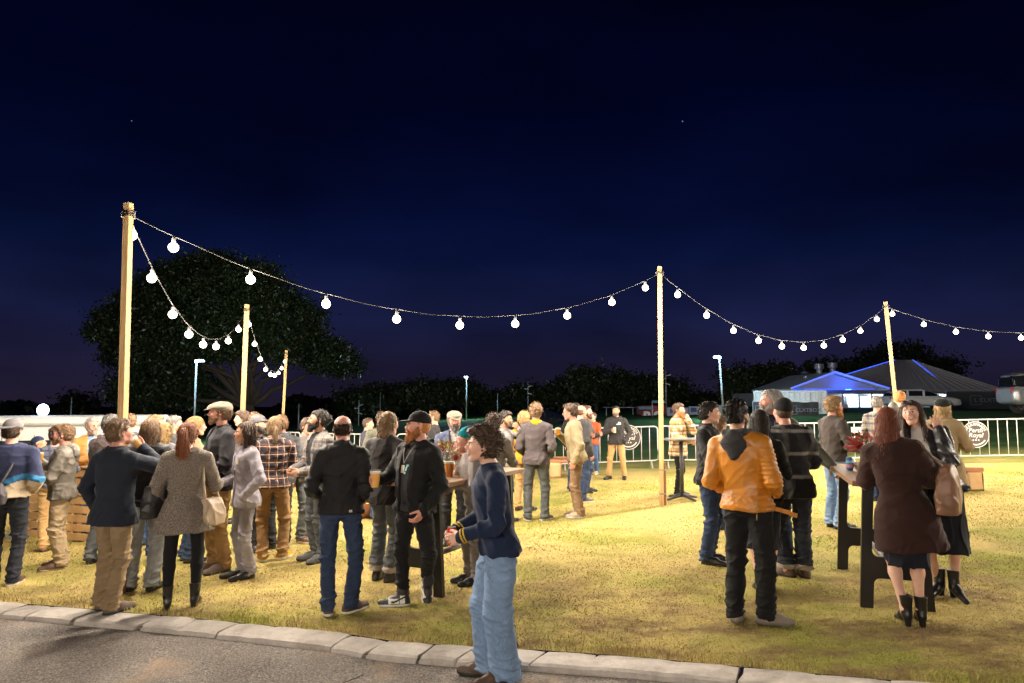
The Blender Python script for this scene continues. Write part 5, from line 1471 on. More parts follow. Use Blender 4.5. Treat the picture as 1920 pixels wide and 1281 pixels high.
def log_bench(at, rz, label, L=1.2):
    o = empty('log_bench', at, rz, label, 'bench', 'rough log benches on the lawn')
    for x in (-L / 2 + .18, L / 2 - .18):
        V, Q, M = joinm([(*bbox((x, 0, .17), (.27, .30, .345), .035, seed=int(x * 50) + 9, jit=.012), 0)]); part('stump', (V, Q), MAT['log_face'], o)
        part('bark_strip', bbox((x + .14, 0, .17), (.02, .27, .33), .008, seed=4, jit=.006), MAT['log_bark'], o)
    part('seat_plank', bbox((0, .0, .385), (L, .24, .07), .012, seed=3, jit=.008), MAT['sleeper_wood'], o)
    part('seat_plank', bbox((-.05, .02, .455), (L * .55, .10, .055), .012, seed=5, jit=.008), MAT['log_bark'], o)
g = (8.366, 12.379, 0.218); log_bench((g[0] - .42, g[1] + .15, g[2]), .05, 'rough log bench with an orange plank at the far right', 1.1)
g = (1.337, 16.053, 0.035); log_bench((g[0] - .1, g[1] + .2, g[2]), -.1, 'log bench between the grey sweater man and the olive jacket man', .8)
fp = (-2.432, 11.485, -0.063); fpo = empty('fire_pit', (fp[0], fp[1], fp[2]), 0, 'rusty round fire pit with flames beside the bald man', 'fire pit')
rust = plain('rusty_steel', (.20, .085, .045), .75, .3, bmp=.4, var=.4)
part('bowl', lathe([(.20, .02), (.30, .05), (.38, .18), (.39, .33), (.40, .34), (.385, .34), (.37, .19), (.28, .075), (.001, .06)], 28), rust, fpo, smooth=True)
part('base_ring', lathe([(.24, 0), (.26, 0), (.26, .05), (.24, .05)], 24), rust, fpo)
for k in range(20):
    a = k / 20 * 6.283; V, Q = bbox((.395, 0, .28), (.012, .05, .035), .006); part('cut_out', (V @ rot(math.degrees(a)).T, Q), emit('ember_glow', (1, .42, .08), 9), fpo)
flame = emit('flame', (1, .48, .10), 14); r = random.Random(2)
for k in range(9):
    a, d, h = r.uniform(0, 6.28), r.uniform(0, .22), r.uniform(.25, .46); P = [(d * math.cos(a) + .03 * math.sin(u * 5 + k), d * math.sin(a) + .03 * math.cos(u * 4 + k), .20 + h * u) for u in np.linspace(0, 1, 8)]
    part('flame_tongue', tube(P, [.05, .06, .058, .05, .04, .028, .016, .004], 7), flame, fpo, smooth=True)
for k in range(4):
    a = k * 1.6; part('firewood', tube([(-.25 * math.cos(a), -.25 * math.sin(a), .16), (.25 * math.cos(a), .25 * math.sin(a), .22)], .04, 7), plain('char', (.03, .02, .015), .9), fpo)
g = (-5.782, 18.198, -0.154); so_ = empty('timber_stool', (g[0], g[1], g[2]), .1, 'orange timber stool beside the plaid shirt ponytail man', 'stool')
orw = plain('orange_timber', (.48, .20, .045), .6)
part('seat', bbox((0, 0, .44), (.42, .32, .05), .008), orw, so_)
for x in (-.17, .17):
    for y in (-.12, .12): part('leg', bbox((x, y, .21), (.05, .05, .42), .005), orw, so_)
rb = empty('red_cooler', (g[0] + .05, g[1] + .75, g[2]), 0, 'red cooler box standing by the barrier behind the stool', 'cooler')
part('box_body', bbox((0, 0, .42), (.55, .4, .55), .03), plain('cooler_red', (.45, .02, .02), .5), rb); part('lid', bbox((0, 0, .735), (.58, .43, .07), .02), plain('cooler_red2', (.50, .03, .03), .5), rb); part('stand', bbox((0, 0, .07), (.5, .36, .13), .01), MAT['grey_steel'], rb)

# ---------------------------------------------------------------- lamp posts
led = emit('led_panel', (.50, .82, 1.0), 3500); flood = emit('flood_panel', (.55, .75, 1.0), 2600)
galv = plain('galvanised', (.42, .45, .47), .45, .5)
def lamp_post(base, h, lean, head_dx, label, lit=True, r0=.075):
    o = empty('lamp_post', base, 0, label, 'lamp post', 'posts beyond the lawn')
    part('pole', tube([(0, 0, -.6), (lean * .5, 0, h * .5), (lean, 0, h)], [r0, r0 * .85, r0 * .7], 8), galv, o, smooth=True)
    if lit:
        s_ = 1 if head_dx > 0 else -1
        part('arm', tube([(lean, 0, h - .15), (lean + head_dx, -.1, h - .05)], .03, 6), galv, o, smooth=True)
        lh = part('lamp_head', bbox((lean + head_dx, -.15, h - .02), (.42, .26, .07), .02, rot(0, 20)), MAT['socket_black'], o)
        part('led_panel', bbox((lean + head_dx, -.185, h - .075), (.36, .22, .035), .008, rot(0, 20)), led, o)
        part('led_panel', bbox((lean + head_dx * .2, -.17, h - .10), (.20, .05, .16), .008), led, o)
    return o
for x, y, D_, le, hd, lb in ((368, 675, 42, .02, .35, 'lit white lamp post in front of the big fig tree'), (875, 706, 70, 0, -.05, 'lit lamp post in the centre before the dark tree line'), (1349, 668, 44, -.22, -.22, 'lit leaning lamp post left of the white container')):
    p = px(x, y, D_); z = float(ground(p[0], D_)) - .2; lamp_post((p[0] - le, D_, z), p[2] - z, le, hd, lb)
for x, y, D_, lb in ((562, 757, 60, 'thin bare pole right of the farthest festoon pole'), (674, 750, 66, 'thin pole with a small bracket in the smoke'), (714, 736, 80, 'faint thin pole behind the blond man'), (933, 738, 75, 'thin bare pole above the drinking man'), (990, 716, 75, 'thin pole with cross arms left of the curly haired man'), (1248, 694, 62, 'camera mast behind the red bearded man'), (137, 745, 50, 'pale thin pole left of the fig tree'), (1222, 752, 55, 'post with two solar panels before the red container')):
    p = px(x, y, D_); z = float(ground(p[0], D_)) - .3; o = lamp_post((p[0], D_, z), p[2] - z, 0, 0, lb, False, .06 if D_ < 70 else .05)
    h = p[2] - z
    if x in (674, 990, 1248):
        for k, (dx, dz) in enumerate(((.35, -.5), (-.3, -.8), (.25, -1.3))): part('bracket', bbox((dx * .6, -.1, h + dz), (.5, .12, .10), .02, rot(0, 0, 15 * (k - 1))), galv, o)
    if x == 1222:
        part('solar_panel', bbox((.55, 0, h - .05), (1.0, .5, .05), .01, rot(0, -20)), plain('panel_blue', (.25, .45, .55), .3), o); part('solar_panel', bbox((-.55, 0, h - .55), (1.1, .5, .05), .01, rot(0, -20)), MAT['panel_blue'], o)
p = px(368, 760, 42); 
# work floodlight on a stand behind the white trailer
p = px(85, 769, 21); wf = empty('work_floodlight', (p[0], 21, p[2] - 1.2), 0, 'dazzling blue white work floodlight above the white trailer', 'floodlight')
part('stand', tube([(0, 0, -.9), (0, 0, 1.05)], .03, 8), MAT['grey_steel'], wf, smooth=True)
for k in range(3): a = k * 2.09; part('stand_leg', tube([(0, 0, -.3), (.5 * math.cos(a), .5 * math.sin(a), -.95)], .02, 6), MAT['grey_steel'], wf)
f_ = lambda VQ: (np.stack([VQ[0][:, 0], VQ[0][:, 2], VQ[0][:, 1] + 1.2], 1), [list(q)[::-1] for q in VQ[1]])
part('housing', f_(lathe([(.001, .10), (.12, .09), (.18, .01), (.19, -.01)], 28)), MAT['socket_black'], wf); part('lamp_face', f_(lathe([(.001, -.03), (.12, -.025), (.175, -.005)], 28)), flood, wf)

# ---------------------------------------------------------------- white trailer behind the left crowd
p0 = px(-60, 783, 16.5); p1 = px(300, 784, 18.0)
a_ = math.atan2(p1[1] - p0[1], p1[0] - p0[0]); Lt = math.hypot(p1[0] - p0[0], p1[1] - p0[1]); zg = gz(*p0[:2]) - .15
tr = empty('white_trailer', (p0[0], p0[1], zg), a_, 'long low white trailer behind the left crowd under the floodlight', 'trailer')
wh = plain('trailer_white', (.72, .71, .69), .5); ht = p0[2] - zg
part('body', bbox((Lt / 2, 1.0, .35 + (ht - .55) / 2), (Lt, 2.0, ht - .55), .03), wh, tr); part('roof', bbox((Lt / 2, 1.0, ht - .10), (Lt + .15, 2.15, .2), .06), wh, tr)
part('roof_trim', bbox((Lt / 2, -.085, ht - .21), (Lt + .1, .03, .04), .006), MAT['grey_steel'], tr)
for k in range(6): part('window', bbox((.6 + k * Lt / 6.2, -.008, ht - .72), (Lt / 7.5, .03, .30), .01), plain('trailer_glass', (.02, .025, .03), .1), tr)
for k in range(7): part('panel_seam', bbox((.1 + k * Lt / 6.2, -.006, ht * .5), (.02, .02, ht * .55), .003), MAT['grey_steel'], tr)
for x in (Lt * .35, Lt * .48): part('wheel', (lambda VQ: (np.stack([VQ[0][:, 0], VQ[0][:, 2], VQ[0][:, 1]], 1) + (x, .1, .32), VQ[1]))(lathe([(.001, -.1), (.30, -.1), (.32, 0), (.30, .1), (.001, .1)], 20)), MAT['sole_dark'], tr)

# ---------------------------------------------------------------- vehicles
glass = plain('car_glass', (.012, .014, .018), .06, spec=.8); tyre = plain('tyre_rubber', (.02, .02, .02), .85); alloy = plain('alloy', (.45, .46, .48), .3, .8)
headl = plain('headlamp', (.6, .62, .65), .1); taill = plain('tail_lamp', (.45, .02, .02), .3)
def car(at, rz, label, paint_, kind='suv', cat_='car', name='parked_car'):
    o = empty(name, at, rz, label, cat_, 'vehicles parked beyond the lawn')
    v = Vox((-2.6, -1.1, .12), (2.6, 1.1, 2.15), .05)
    R = np.array([[0, 0, 1], [1, 0, 0], [0, 1, 0]], float)     # local z -> x, local x -> y, local y -> z
    if kind == '4wd':
        v.loft([(-2.35, .86, .34, .86), (-2.1, .93, .42, .84), (1.6, .94, .43, .85), (2.1, .93, .40, .82), (2.38, .82, .28, .76)], R=R, k=.05, p=5)
        v.loft([(-2.25, .76, .34, 1.42), (-1.9, .80, .42, 1.46), (.2, .80, .42, 1.47), (.75, .77, .34, 1.38), (1.25, .74, .10, 1.18)], R=R, k=.10, p=4.5); zr, top_, zb = 1.26, 1.78, 1.22
        wr_, wx = .39, (-1.42, 1.45)
    else:
        v.loft([(-2.2, .80, .24, .78), (-1.9, .89, .33, .72), (1.5, .90, .33, .70), (2.0, .86, .27, .66), (2.25, .74, .18, .60)], R=R, k=.05, p=4)
        v.loft([(-2.05, .66, .16, 1.08), (-1.5, .74, .32, 1.20), (-.1, .75, .34, 1.22), (.5, .72, .24, 1.12), (1.05, .70, .08, .98)], R=R, k=.10, p=3.6); zr, top_, zb = 1.04, 1.46, 1.0
        wr_, wx = .34, (-1.32, 1.32)
    for x in wx:
        for s_ in (-1, 1): v.cap((x, s_ * .70, wr_), (x, s_ * 1.2, wr_), wr_ + .07, k=.02, op='s')
    V, Q = v.mesh(); c = V[Q].mean(1)
    n = np.cross(V[Q[:, 1]] - V[Q[:, 0]], V[Q[:, 2]] - V[Q[:, 0]]); n /= np.linalg.norm(n, axis=1)[:, None] + 1e-9
    mi = np.zeros(len(Q), int)
    x_ = c[:, 0]; win = (c[:, 2] > zr) & (c[:, 2] < top_ - .06) & (n[:, 2] < .82)
    pil = np.zeros(len(Q), bool)
    for px_ in ((-1.0, .15) if kind == '4wd' else (-1.05, -.05)): pil |= np.abs(x_ - px_) < .06
    side = np.abs(n[:, 1]) > .55
    mi[win & ~(side & pil)] = 1
    mi[(c[:, 2] < .42)] = 2
    part('car_body', (V, Q), [paint_, glass, plain('bumper_dark', (.03, .03, .03), .6)], o, mi, smooth=True)
    for x in wx:
        for s_ in (-1, 1):
            f = lambda VQ: (np.stack([VQ[0][:, 0], VQ[0][:, 2], VQ[0][:, 1]], 1), [list(q) for q in VQ[1]])
            VT, QT = f(lathe([(.19, -.11), (wr_ - .02, -.11), (wr_, -.06), (wr_, .06), (wr_ - .02, .11), (.19, .11)], 22)); w_ = part('wheel', (VT + (x, s_ * .80, wr_), QT), tyre, o, smooth=True)
            it = [f(lathe([(.001, .0), (.06, .02), (.06, -.02), (.001, 0)], 10))]
            for k in range(6):
                a = k / 6 * 6.283; it.append(bbox((.12 * math.cos(a), 0, .12 * math.sin(a)), (.20, .03, .05), .006, rot(0, 0, -math.degrees(a))))
            it.append(f(lathe([(.175, -.09), (.205, -.09), (.205, .09), (.175, .09)], 20)))
            VR, QR = joinl(it); part('rim', (VR + (x, s_ * .86, wr_), QR), alloy, w_)
    xe = 2.30 if kind == '4wd' else 2.12
    for s_ in (-1, 1):
        part('headlight', bbox((xe - .02, s_ * .66, zr - .28), (.14, .30, .15), .04), headl, o); part('tail_light', bbox((-xe + .0, s_ * .74, zr - .18), (.14, .16, .30), .04), taill, o)
        part('wing_mirror', bbox((.72, s_ * .98, zr + .06), (.12, .16, .13), .04), paint_, o)
        for x in (-.55, .5): part('door_handle', bbox((x, s_ * .935 if kind == '4wd' else s_ * .895, zr - .10), (.17, .03, .03), .01), alloy, o)
        if kind == '4wd': part('roof_rail', tube([(-1.7, s_ * .58, 1.90), (-1.6, s_ * .58, 1.95), (.0, s_ * .58, 1.95), (.1, s_ * .58, 1.90)], .025, 6), MAT['socket_black'], o); part('side_step', bbox((0, s_ * .92, .40), (1.9, .10, .05), .01), MAT['socket_black'], o)
    part('grille', bbox((xe + .04, 0, zr - .30), (.06, .9, .18), .02), MAT['socket_black'], o)
    return o
cw = plain('car_white', (.62, .63, .66), .25); cs = plain('car_silver', (.40, .42, .45), .25, .5); cd = plain('car_dark', (.02, .025, .035), .2)
p = px(1992, 778, 30.5); car((p[0], 30.5, float(ground(p[0], 30.5))), math.radians(-14), 'silver four wheel drive parked at the far right edge', cs, '4wd')
p = px(1722, 776, 46); car((p[0], 46, float(ground(p[0], 46)) - .12), math.radians(-8), 'white car parked before the building behind the woman in black leather', cw)
p = px(572, 815, 62); car((p[0], 62, p[2] - .8), math.radians(-172), 'white car parked in the dark beyond the barrier left of the bald man', cw)
p = px(1028, 800, 52); car((p[0], 52, p[2] - .3), math.radians(-20), 'dark car parked behind the curly haired man in the grey sweater', cd)

# ---------------------------------------------------------------- containers and hoardings
def container(p0, p1, D0, D1, ytop, label, mat, depth=2.4, name='shipping_container', bars=True, gdrop=0):
    a = px(p0, ytop, D0); b_ = px(p1, ytop, D1); L = math.hypot(b_[0] - a[0], b_[1] - a[1]); th = math.atan2(b_[1] - a[1], b_[0] - a[0]); z = float(ground(a[0], D0)) - gdrop; h = a[2] - z
    o = empty(name, (a[0], a[1], z), th, label, 'container', 'containers beyond the lawn')
    n = max(4, int(L / .16)); pts = []
    for k in range(n):
        x = L * k / n; d = .0 if k % 2 else .03; pts += [(x + .01, d), (x + L / n - .01, d)]
    V = [(x, y, zz) for zz in (.15, h - .12) for x, y in pts] ; m_ = len(pts)
    part('ribbed_side', (np.array(V), [[j, j + 1, m_ + j + 1, m_ + j] for j in range(m_ - 1)]), mat, o)
    part('shell', bbox((L / 2, depth / 2 + .04, h / 2 + .02), (L - .02, depth, h - .1), .02), mat, o)
    for zz in (.08, h - .06): part('side_rail', bbox((L / 2, .0, zz), (L + .04, .10, .14), .015), mat, o)
    for x in (.04, L - .04): part('corner_post', bbox((x, .0, h / 2), (.12, .12, h), .01), mat, o)
    return o, L, h
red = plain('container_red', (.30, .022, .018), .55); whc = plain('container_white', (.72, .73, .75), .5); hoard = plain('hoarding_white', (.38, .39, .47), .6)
o, L, h = container(1202, 1247, 58, 58, 761, 'red shipping container behind the barrier left of the middle pole', red)
V, Q = prism([(-.75, -.55), (.75, -.55), (.75, .55), (-.75, .55)], -.02, 0)
it = [(v + (x, 0, 0), q) for x, (v, q) in ((-.42, text_mesh('R', 1.25, .01, .05)), (.42, text_mesh('9', 1.25, .01, .05)))]
V, Q = joinl(it); part('sign_lettering', (to_wall(V) + (L * .44, -.06, h - 1.35), Q), plain('lettering_white', (.75, .78, .80), .5), o)
for k, (a, c) in enumerate(((1249, 1289), (1290, 1322), (1323, 1372))):
    a0, a1 = px(a, 764 - k * 2, 55), px(c, 764 - k * 2, 54); z = float(ground(a0[0], 55)); L = math.hypot(a1[0] - a0[0], a1[1] - a0[1])
    o = empty('hoarding', (a0[0], a0[1], z), math.atan2(a1[1] - a0[1], a1[0] - a0[0]), ['pale site hoarding with faint posters right of the red container', 'pale bluish hoarding behind the black jacket man', 'pale hoarding just right of the leaning lamp post'][k], 'hoarding', 'pale hoardings beyond the lawn')
    h = a0[2] - z; part('panel', bbox((L / 2, 0, h / 2), (L - .03, .06, h), .01), hoard, o)
    for x in (.05, L / 2, L - .05): part('post', bbox((x, .07, h / 2), (.07, .07, h + .05), .01), galv, o)
    part('poster', bbox((L * .3, -.034, h * .6), (.5, .008, .35), .002), plain('poster_blue', (.06, .08, .22), .6), o); part('poster', bbox((L * .7, -.034, h * .45), (.35, .008, .16), .002), plain('poster_grey', (.16, .17, .25), .6), o)
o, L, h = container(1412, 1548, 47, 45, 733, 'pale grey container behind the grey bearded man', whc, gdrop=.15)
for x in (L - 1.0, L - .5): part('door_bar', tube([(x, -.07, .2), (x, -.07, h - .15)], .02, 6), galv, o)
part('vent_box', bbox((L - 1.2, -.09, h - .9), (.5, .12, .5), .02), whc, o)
mesh_m = plain('shade_mesh', (.045, .048, .055), .85)
def banner(pa, pb, Da, Db, ya, yb, label, txt, tx):
    a0, a1 = px(pa, ya, Da), px(pb, ya, Db); z = float(ground(a0[0], Da)) - .1; L = math.hypot(a1[0] - a0[0], a1[1] - a0[1]); h = a0[2] - z
    o = empty('mesh_banner_fence', (a0[0], a0[1], z), math.atan2(a1[1] - a0[1], a1[0] - a0[0]), label, 'fence', 'dark mesh site fences')
    nx = 24; V = [(L * i / nx, .03 * math.sin(i * 1.3), zz + .02 * math.sin(i * .9)) for zz in (.05, h * .5, h) for i in range(nx + 1)]; w_ = nx + 1
    part('mesh_sheet', (np.array(V), [[r_ * w_ + i, r_ * w_ + i + 1, (r_ + 1) * w_ + i + 1, (r_ + 1) * w_ + i] for r_ in range(2) for i in range(nx)]), mesh_m, o, smooth=True)
    for i in range(int(L / 2.4) + 1): part('post', tube([(min(i * 2.4, L), .08, 0), (min(i * 2.4, L), .08, h + .08)], .025, 6), galv, o)
    s_ = h * .30; pm = plain('banner_print', (.20, .22, .27), .8)
    for xx in tx:
        V, Q = text_mesh(txt, s_, .004, .004); part('lettering', (to_wall(V) + (L * xx + s_ * 2.6, -.06, h * .45), Q), pm, o)
        V, Q = text_mesh('L', s_, .004, .004); part('lettering', (to_wall(V) + (L * xx - s_ * .2, -.06, h * .45), Q), pm, o)
        fr = joinl([bbox((L * xx - s_ * .2 + dx * s_ * .8, -.06, h * .45 + s_ * .33 + dz * s_ * .8), (.03 if dz == 0 else s_ * 1.63, .012, .03 if dx == 0 else s_ * 1.63), .002) for dx, dz in ((-1, 0), (1, 0), (0, -1), (0, 1))]); part('logo_frame', fr, pm, o)
banner(1410, 1532, 44, 43, 754, 0, 'dark mesh fence with faint lettering below the pale container', 'CLXTBOX', (.12, .62))
banner(1772, 1925, 52, 50, 735, 0, 'dark mesh fence with framed letter at the right of the building', 'CLXTBOX', (.38,))

# ---------------------------------------------------------------- clubhouse with blue lit roof edges
D0 = 60
def bx(x, y, D_): return np.array(px(x, y, D_))
cl = empty('clubhouse', (0, 0, 0), 0, 'low clubhouse with dark hipped roof edged in blue light', 'building')
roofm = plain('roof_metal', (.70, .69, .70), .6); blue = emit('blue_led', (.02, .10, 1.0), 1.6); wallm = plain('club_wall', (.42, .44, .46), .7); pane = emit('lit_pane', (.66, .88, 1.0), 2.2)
gzc = float(ground(30, 60)) - .6
E1, E2 = bx(1486, 733, 60), bx(1892, 733, 60); E3, E4 = bx(1880, 733, 80), bx(1500, 733, 80); E3[2] = E4[2] = E1[2]; E2[2] = E1[2]
R1, R2 = bx(1678, 676, 68), bx(1712, 676, 68)
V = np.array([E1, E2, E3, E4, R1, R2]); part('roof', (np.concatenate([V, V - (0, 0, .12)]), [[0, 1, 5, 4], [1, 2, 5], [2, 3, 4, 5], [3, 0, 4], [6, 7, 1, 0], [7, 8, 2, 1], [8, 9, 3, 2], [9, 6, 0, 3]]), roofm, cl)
for a, b_ in ((R1, E1), (R2, bx(1785, 735, 60.2))): part('light_strip', tube([a + (0, -.05, .06), b_ + (0, -.05, .06)], .035, 6), blue, cl)
# sheet ribs on the front slope
for k in range(26):
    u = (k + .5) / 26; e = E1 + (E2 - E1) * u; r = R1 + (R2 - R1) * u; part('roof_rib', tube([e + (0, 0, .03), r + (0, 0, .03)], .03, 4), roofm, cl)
GA, GL, GR = bx(1562, 698, 57.5), bx(1478, 729, 57.5), bx(1662, 729, 57.5); back = np.array((0, 9.0, 0))
ov = np.array((0, -.35, 0))
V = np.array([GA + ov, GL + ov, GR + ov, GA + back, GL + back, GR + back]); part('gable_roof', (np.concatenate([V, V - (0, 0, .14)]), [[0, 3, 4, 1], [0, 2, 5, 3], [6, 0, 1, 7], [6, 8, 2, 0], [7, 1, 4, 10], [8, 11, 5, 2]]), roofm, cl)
V = np.array([GA - (0, 0, .2), GL + (.5, 0, 0), GR - (.5, 0, 0)]); part('gable_panel', (V, [[0, 1, 2]]), plain('gable_cream', (.45, .45, .45), .7), cl)
for e in (GL, GR): part('light_strip', tube([GA + ov + (0, -.04, .03), e + ov + (0, -.04, .03)], .045, 6), blue, cl)
part('light_strip', tube([GL + (1.2, -.25, -.05), GR + (-1.2, -.25, -.05)], .03, 6), blue, cl)
Ef = E1[2] - .1; wy = 61.2
x0, x1 = E1[0] + .8, E2[0] - .8
part('wall', bbox(((x0 + x1) / 2, wy + 9, (Ef + gzc) / 2), (x1 - x0, 18, Ef - gzc), .02), wallm, cl)
part('fascia', bbox(((E1[0] + E2[0]) / 2, 60.0, E1[2] - .14), (E2[0] - E1[0], .06, .24), .01), plain('fascia_grey', (.16, .17, .19), .6), cl)
for k, (a, c, y0, y1) in enumerate(((1556, 1574, 746, 772), (1585, 1606, 744, 776), (1610, 1652, 744, 776), (1706, 1724, 742, 752), (1727, 1750, 742, 757), (1753, 1783, 742, 760))):
    A, B = bx(a, y0, wy), bx(c, y1, wy); w_ = part('window', bbox(((A[0] + B[0]) / 2, wy - .02, (A[2] + B[2]) / 2), (B[0] - A[0] + .12, .10, A[2] - B[2] + .12), .01), plain('window_frame', (.5, .52, .54), .5), cl)
    part('pane', bbox(((A[0] + B[0]) / 2, wy - .075, (A[2] + B[2]) / 2), (B[0] - A[0], .02, A[2] - B[2]), .004), pane, w_)
    for q in range(4): part('blind_slat', bbox(((A[0] + B[0]) / 2, wy - .095, B[2] + (A[2] - B[2]) * (q + .8) / 4.5), (B[0] - A[0], .012, .035), .003), wallm, w_)
for x in np.linspace(x0 + 1, x1 - 1, 7): part('veranda_post', bbox((x, 60.15, (Ef + gzc) / 2), (.12, .12, Ef - gzc), .01), MAT['fascia_grey'], cl)
vm = plain('vent_metal', (.30, .32, .40), .4, .3)
for x, y0, y1, w_, capk in ((1510, 712, 700, 14, 'square'), (1536, 705, 684, 17, 'drum'), (1561, 698, 682, 17, 'drum')):
    P0, P1 = bx(x, y0 + 8, 60.5), bx(x, y1, 60.5); r = w_ / 1280 * 60.5 / 2
    v_ = part('roof_vent', lathe([(r * .62, P0[2] - .6), (r * .62, P1[2] - .25)], 18, (P0[0], P0[1], 0)), vm, cl, smooth=True)
    if capk == 'drum': part('vent_cap', lathe([(r * .6, P1[2] - .42), (r, P1[2] - .38), (r, P1[2] + .05), (.01, P1[2] + .07)], 20, (P0[0], P0[1], 0)), vm, v_)
    else: part('vent_cap', (lambda VQ: VQ)(lathe([(r * 1.5, P1[2] - .05), (.02, P1[2] + .2)], 4, (P0[0], P0[1], 0))), vm, v_)
tube_l = emit('fill_tube_glow', (.75, .9, 1.0), 55)  # tubes added under the eave to brighten the front wall
for x in (1592, 1640, 1715, 1768):
    P = bx(x, 741, 60.75); part('wall_fill_tube', tube([P - (.6, 0, 0), P + (.6, 0, 0)], .03, 6), tube_l, cl, smooth=True)
# blue up-lights on the roof
for q, (x, y) in enumerate(((1520, 716), (1548, 712))):
    P = bx(x, y, 58.8); part('roof_uplight', bbox(P, (.30, .2, .14), .02), MAT['socket_black'], cl)
    part('uplight_face', bbox(P + (0, .05, .10), (.24, .14, .03), .005), emit('blue_up', (.02, .10, 1.0), 420), cl)
P = bx(1590, 733, 56.6); part('roof_uplight', bbox(P, (.5, .2, .14), .02), MAT['socket_black'], cl); part('uplight_face', bbox(P + (0, .06, .10), (.44, .14, .03), .005), MAT['blue_up'], cl)
# red crates stacked under the veranda
for i in range(5):
    P = bx(1566 + (i % 2) * 13, 758 + (i // 2) * 7, 56); o = empty('plastic_crate', tuple(P - (0, 0, .3)), 0, ['red crate on the upper left of the stack', 'pale grey crate on the upper right of the stack', 'red crate in the middle left of the stack', 'red crate in the middle right of the stack', 'dark crate at the bottom of the stack'][i] + ' before the clubhouse', 'crate', 'crates stacked before the clubhouse')
    mm = [plain('crate_red', (.50, .03, .03), .5), plain('crate_grey', (.45, .47, .5), .5), MAT['crate_red'], MAT['crate_red'], plain('crate_dark', (.10, .12, .14), .5)][i]
    part('crate_shell', bbox((0, 0, .15), (.56, .4, .28), .02), mm, o); part('rim', bbox((0, 0, .285), (.60, .44, .03), .01), mm, o)
# thin rail fence across the far oval
rf = empty('oval_rail', (px(1130, 787, 62)[0], 62, float(ground(10, 62)) - .3), 0, 'thin white rail along the far oval left of the red container', 'fence')
part('rail', tube([(0, 0, 1.0), (5.5, 0, 1.0)], .04, 6), galv, rf, smooth=True)
for k in range(3): part('post', tube([(k * 2.4 + .3, 0, -.3), (k * 2.4 + .3, 0, 1.0)], .04, 6), galv, rf, smooth=True)

# ---------------------------------------------------------------- cloth colours
C = cloth
navy_wool = C('navy_wool', (.017, .021, .034), kind='wool'); navy_knit = C('navy_knit', (.013, .022, .055)); fleece_navy = C('fleece_navy', (.022, .026, .060)); fleece_blue = C('fleece_blue', (.03, .13, .26)); fleece_cream = C('fleece_cream', (.50, .40, .28))
black_c = C('black_cotton', (.012, .012, .013)); black_j = C('black_softshell', (.013, .013, .015), .7); black_w = C('black_wool', (.017, .015, .016), kind='wool'); black_l = C('black_leather', (.014, .015, .019), .32, 'leather'); char = C('charcoal_cotton', (.035, .034, .036))
waxed = C('waxed_grey', (.105, .092, .078), .6); mauve = C('mauve_brown', (.10, .075, .075), .6); tan_j = C('tan_corduroy', (.40, .19, .055)); denim_l = C('denim_light', (.135, .205, .33), .9, 'denim'); denim_m = C('denim_mid', (.035, .065, .14), .9, 'denim'); denim_d = C('denim_dark', (.016, .028, .062), .9, 'denim'); denim_g = C('denim_grey', (.055, .06, .066), .9, 'denim'); denim_pale = C('denim_pale', (.22, .235, .26), .9, 'denim'); denim_shirt = C('denim_shirt', (.13, .19, .28), .9, 'denim')
khaki = C('khaki', (.235, .165, .095)); beige = C('beige_chino', (.36, .27, .17)); chino = C('tan_chino', (.38, .235, .10)); brown_ch = C('brown_chino', (.25, .145, .065)); cord = C('brown_cord', (.20, .125, .075)); grey_suit = C('grey_suit', (.27, .25, .285), .8); blazer_b = C('blazer_black', (.022, .021, .025)); blazer_n = C('blazer_navy', (.05, .06, .105)); shirt_dk = C('shirt_dark', (.045, .048, .055)); white_sh = C('white_shirt', (.60, .58, .57))
herring = C('herringbone', (.2, .2, .2), .9, 'herring'); brown_coat = C('brown_coat', (.034, .015, .013), kind='wool'); orange_l = C('orange_leather', (.50, .185, .016), .36, 'leather'); grey_sw = C('grey_marl', (.25, .225, .225)); dgrey_sw = C('dark_grey_sweater', (.075, .062, .066)); olive = C('olive_jacket', (.27, .215, .13), .7); olive_d = C('olive_dark', (.075, .075, .055), .7); rust_sw = C('rust_sweater', (.33, .075, .028)); mustard = C('mustard_jumper', (.48, .22, .02)); hoodie_b = C('washed_black', (.030, .028, .030)); beige_coat = C('camel_coat', (.25, .18, .105), kind='wool'); puff = C('puffer_dark', (.030, .030, .036), .5); jk_brown = C('jacket_dark_brown', (.058, .048, .046)); teal = C('teal_wool', (.0, .165, .20)); tweed = C('tweed_cap', (.22, .19, .15)); grey_cap = C('cap_grey', (.10, .095, .10)); cap_b = C('cap_black', (.012, .012, .013)); taupe_t = C('taupe_trouser', (.17, .14, .13)); yellow_sc = C('yellow_scarf', (.58, .36, .02)); black_t = C('tights_black', (.010, .010, .012)); skirt_b = C('skirt_black', (.012, .013, .020)); navy_tr = C('navy_trouser', (.020, .022, .030)); cuff_y = C('cuff_yellow', (.55, .36, .03)); cuff_grey = C('cuff_grey', (.30, .26, .22))
lea_br = C('shoe_brown', (.075, .040, .026), .5, 'leather'); lea_bk = C('shoe_black', (.012, .011, .012), .28, 'leather'); lea_tan = C('boot_tan', (.25, .11, .04), .6, 'leather'); taupe_s = C('shoe_taupe', (.26, .215, .18), .85); suede = C('shoe_suede', (.115, .085, .07), .85); shoe_grey = C('shoe_grey', (.10, .10, .105), .8); shoe_beige = C('shoe_beige', (.42, .33, .24), .8); shoe_nav = C('shoe_navy', (.022, .022, .035), .7); shoe_yel = C('shoe_yellow', (.60, .32, .02), .8); gl_dark = plain('glasses_frame', (.02, .02, .02), .3); gl_blue = plain('glasses_blue', (.03, .08, .22), .3)
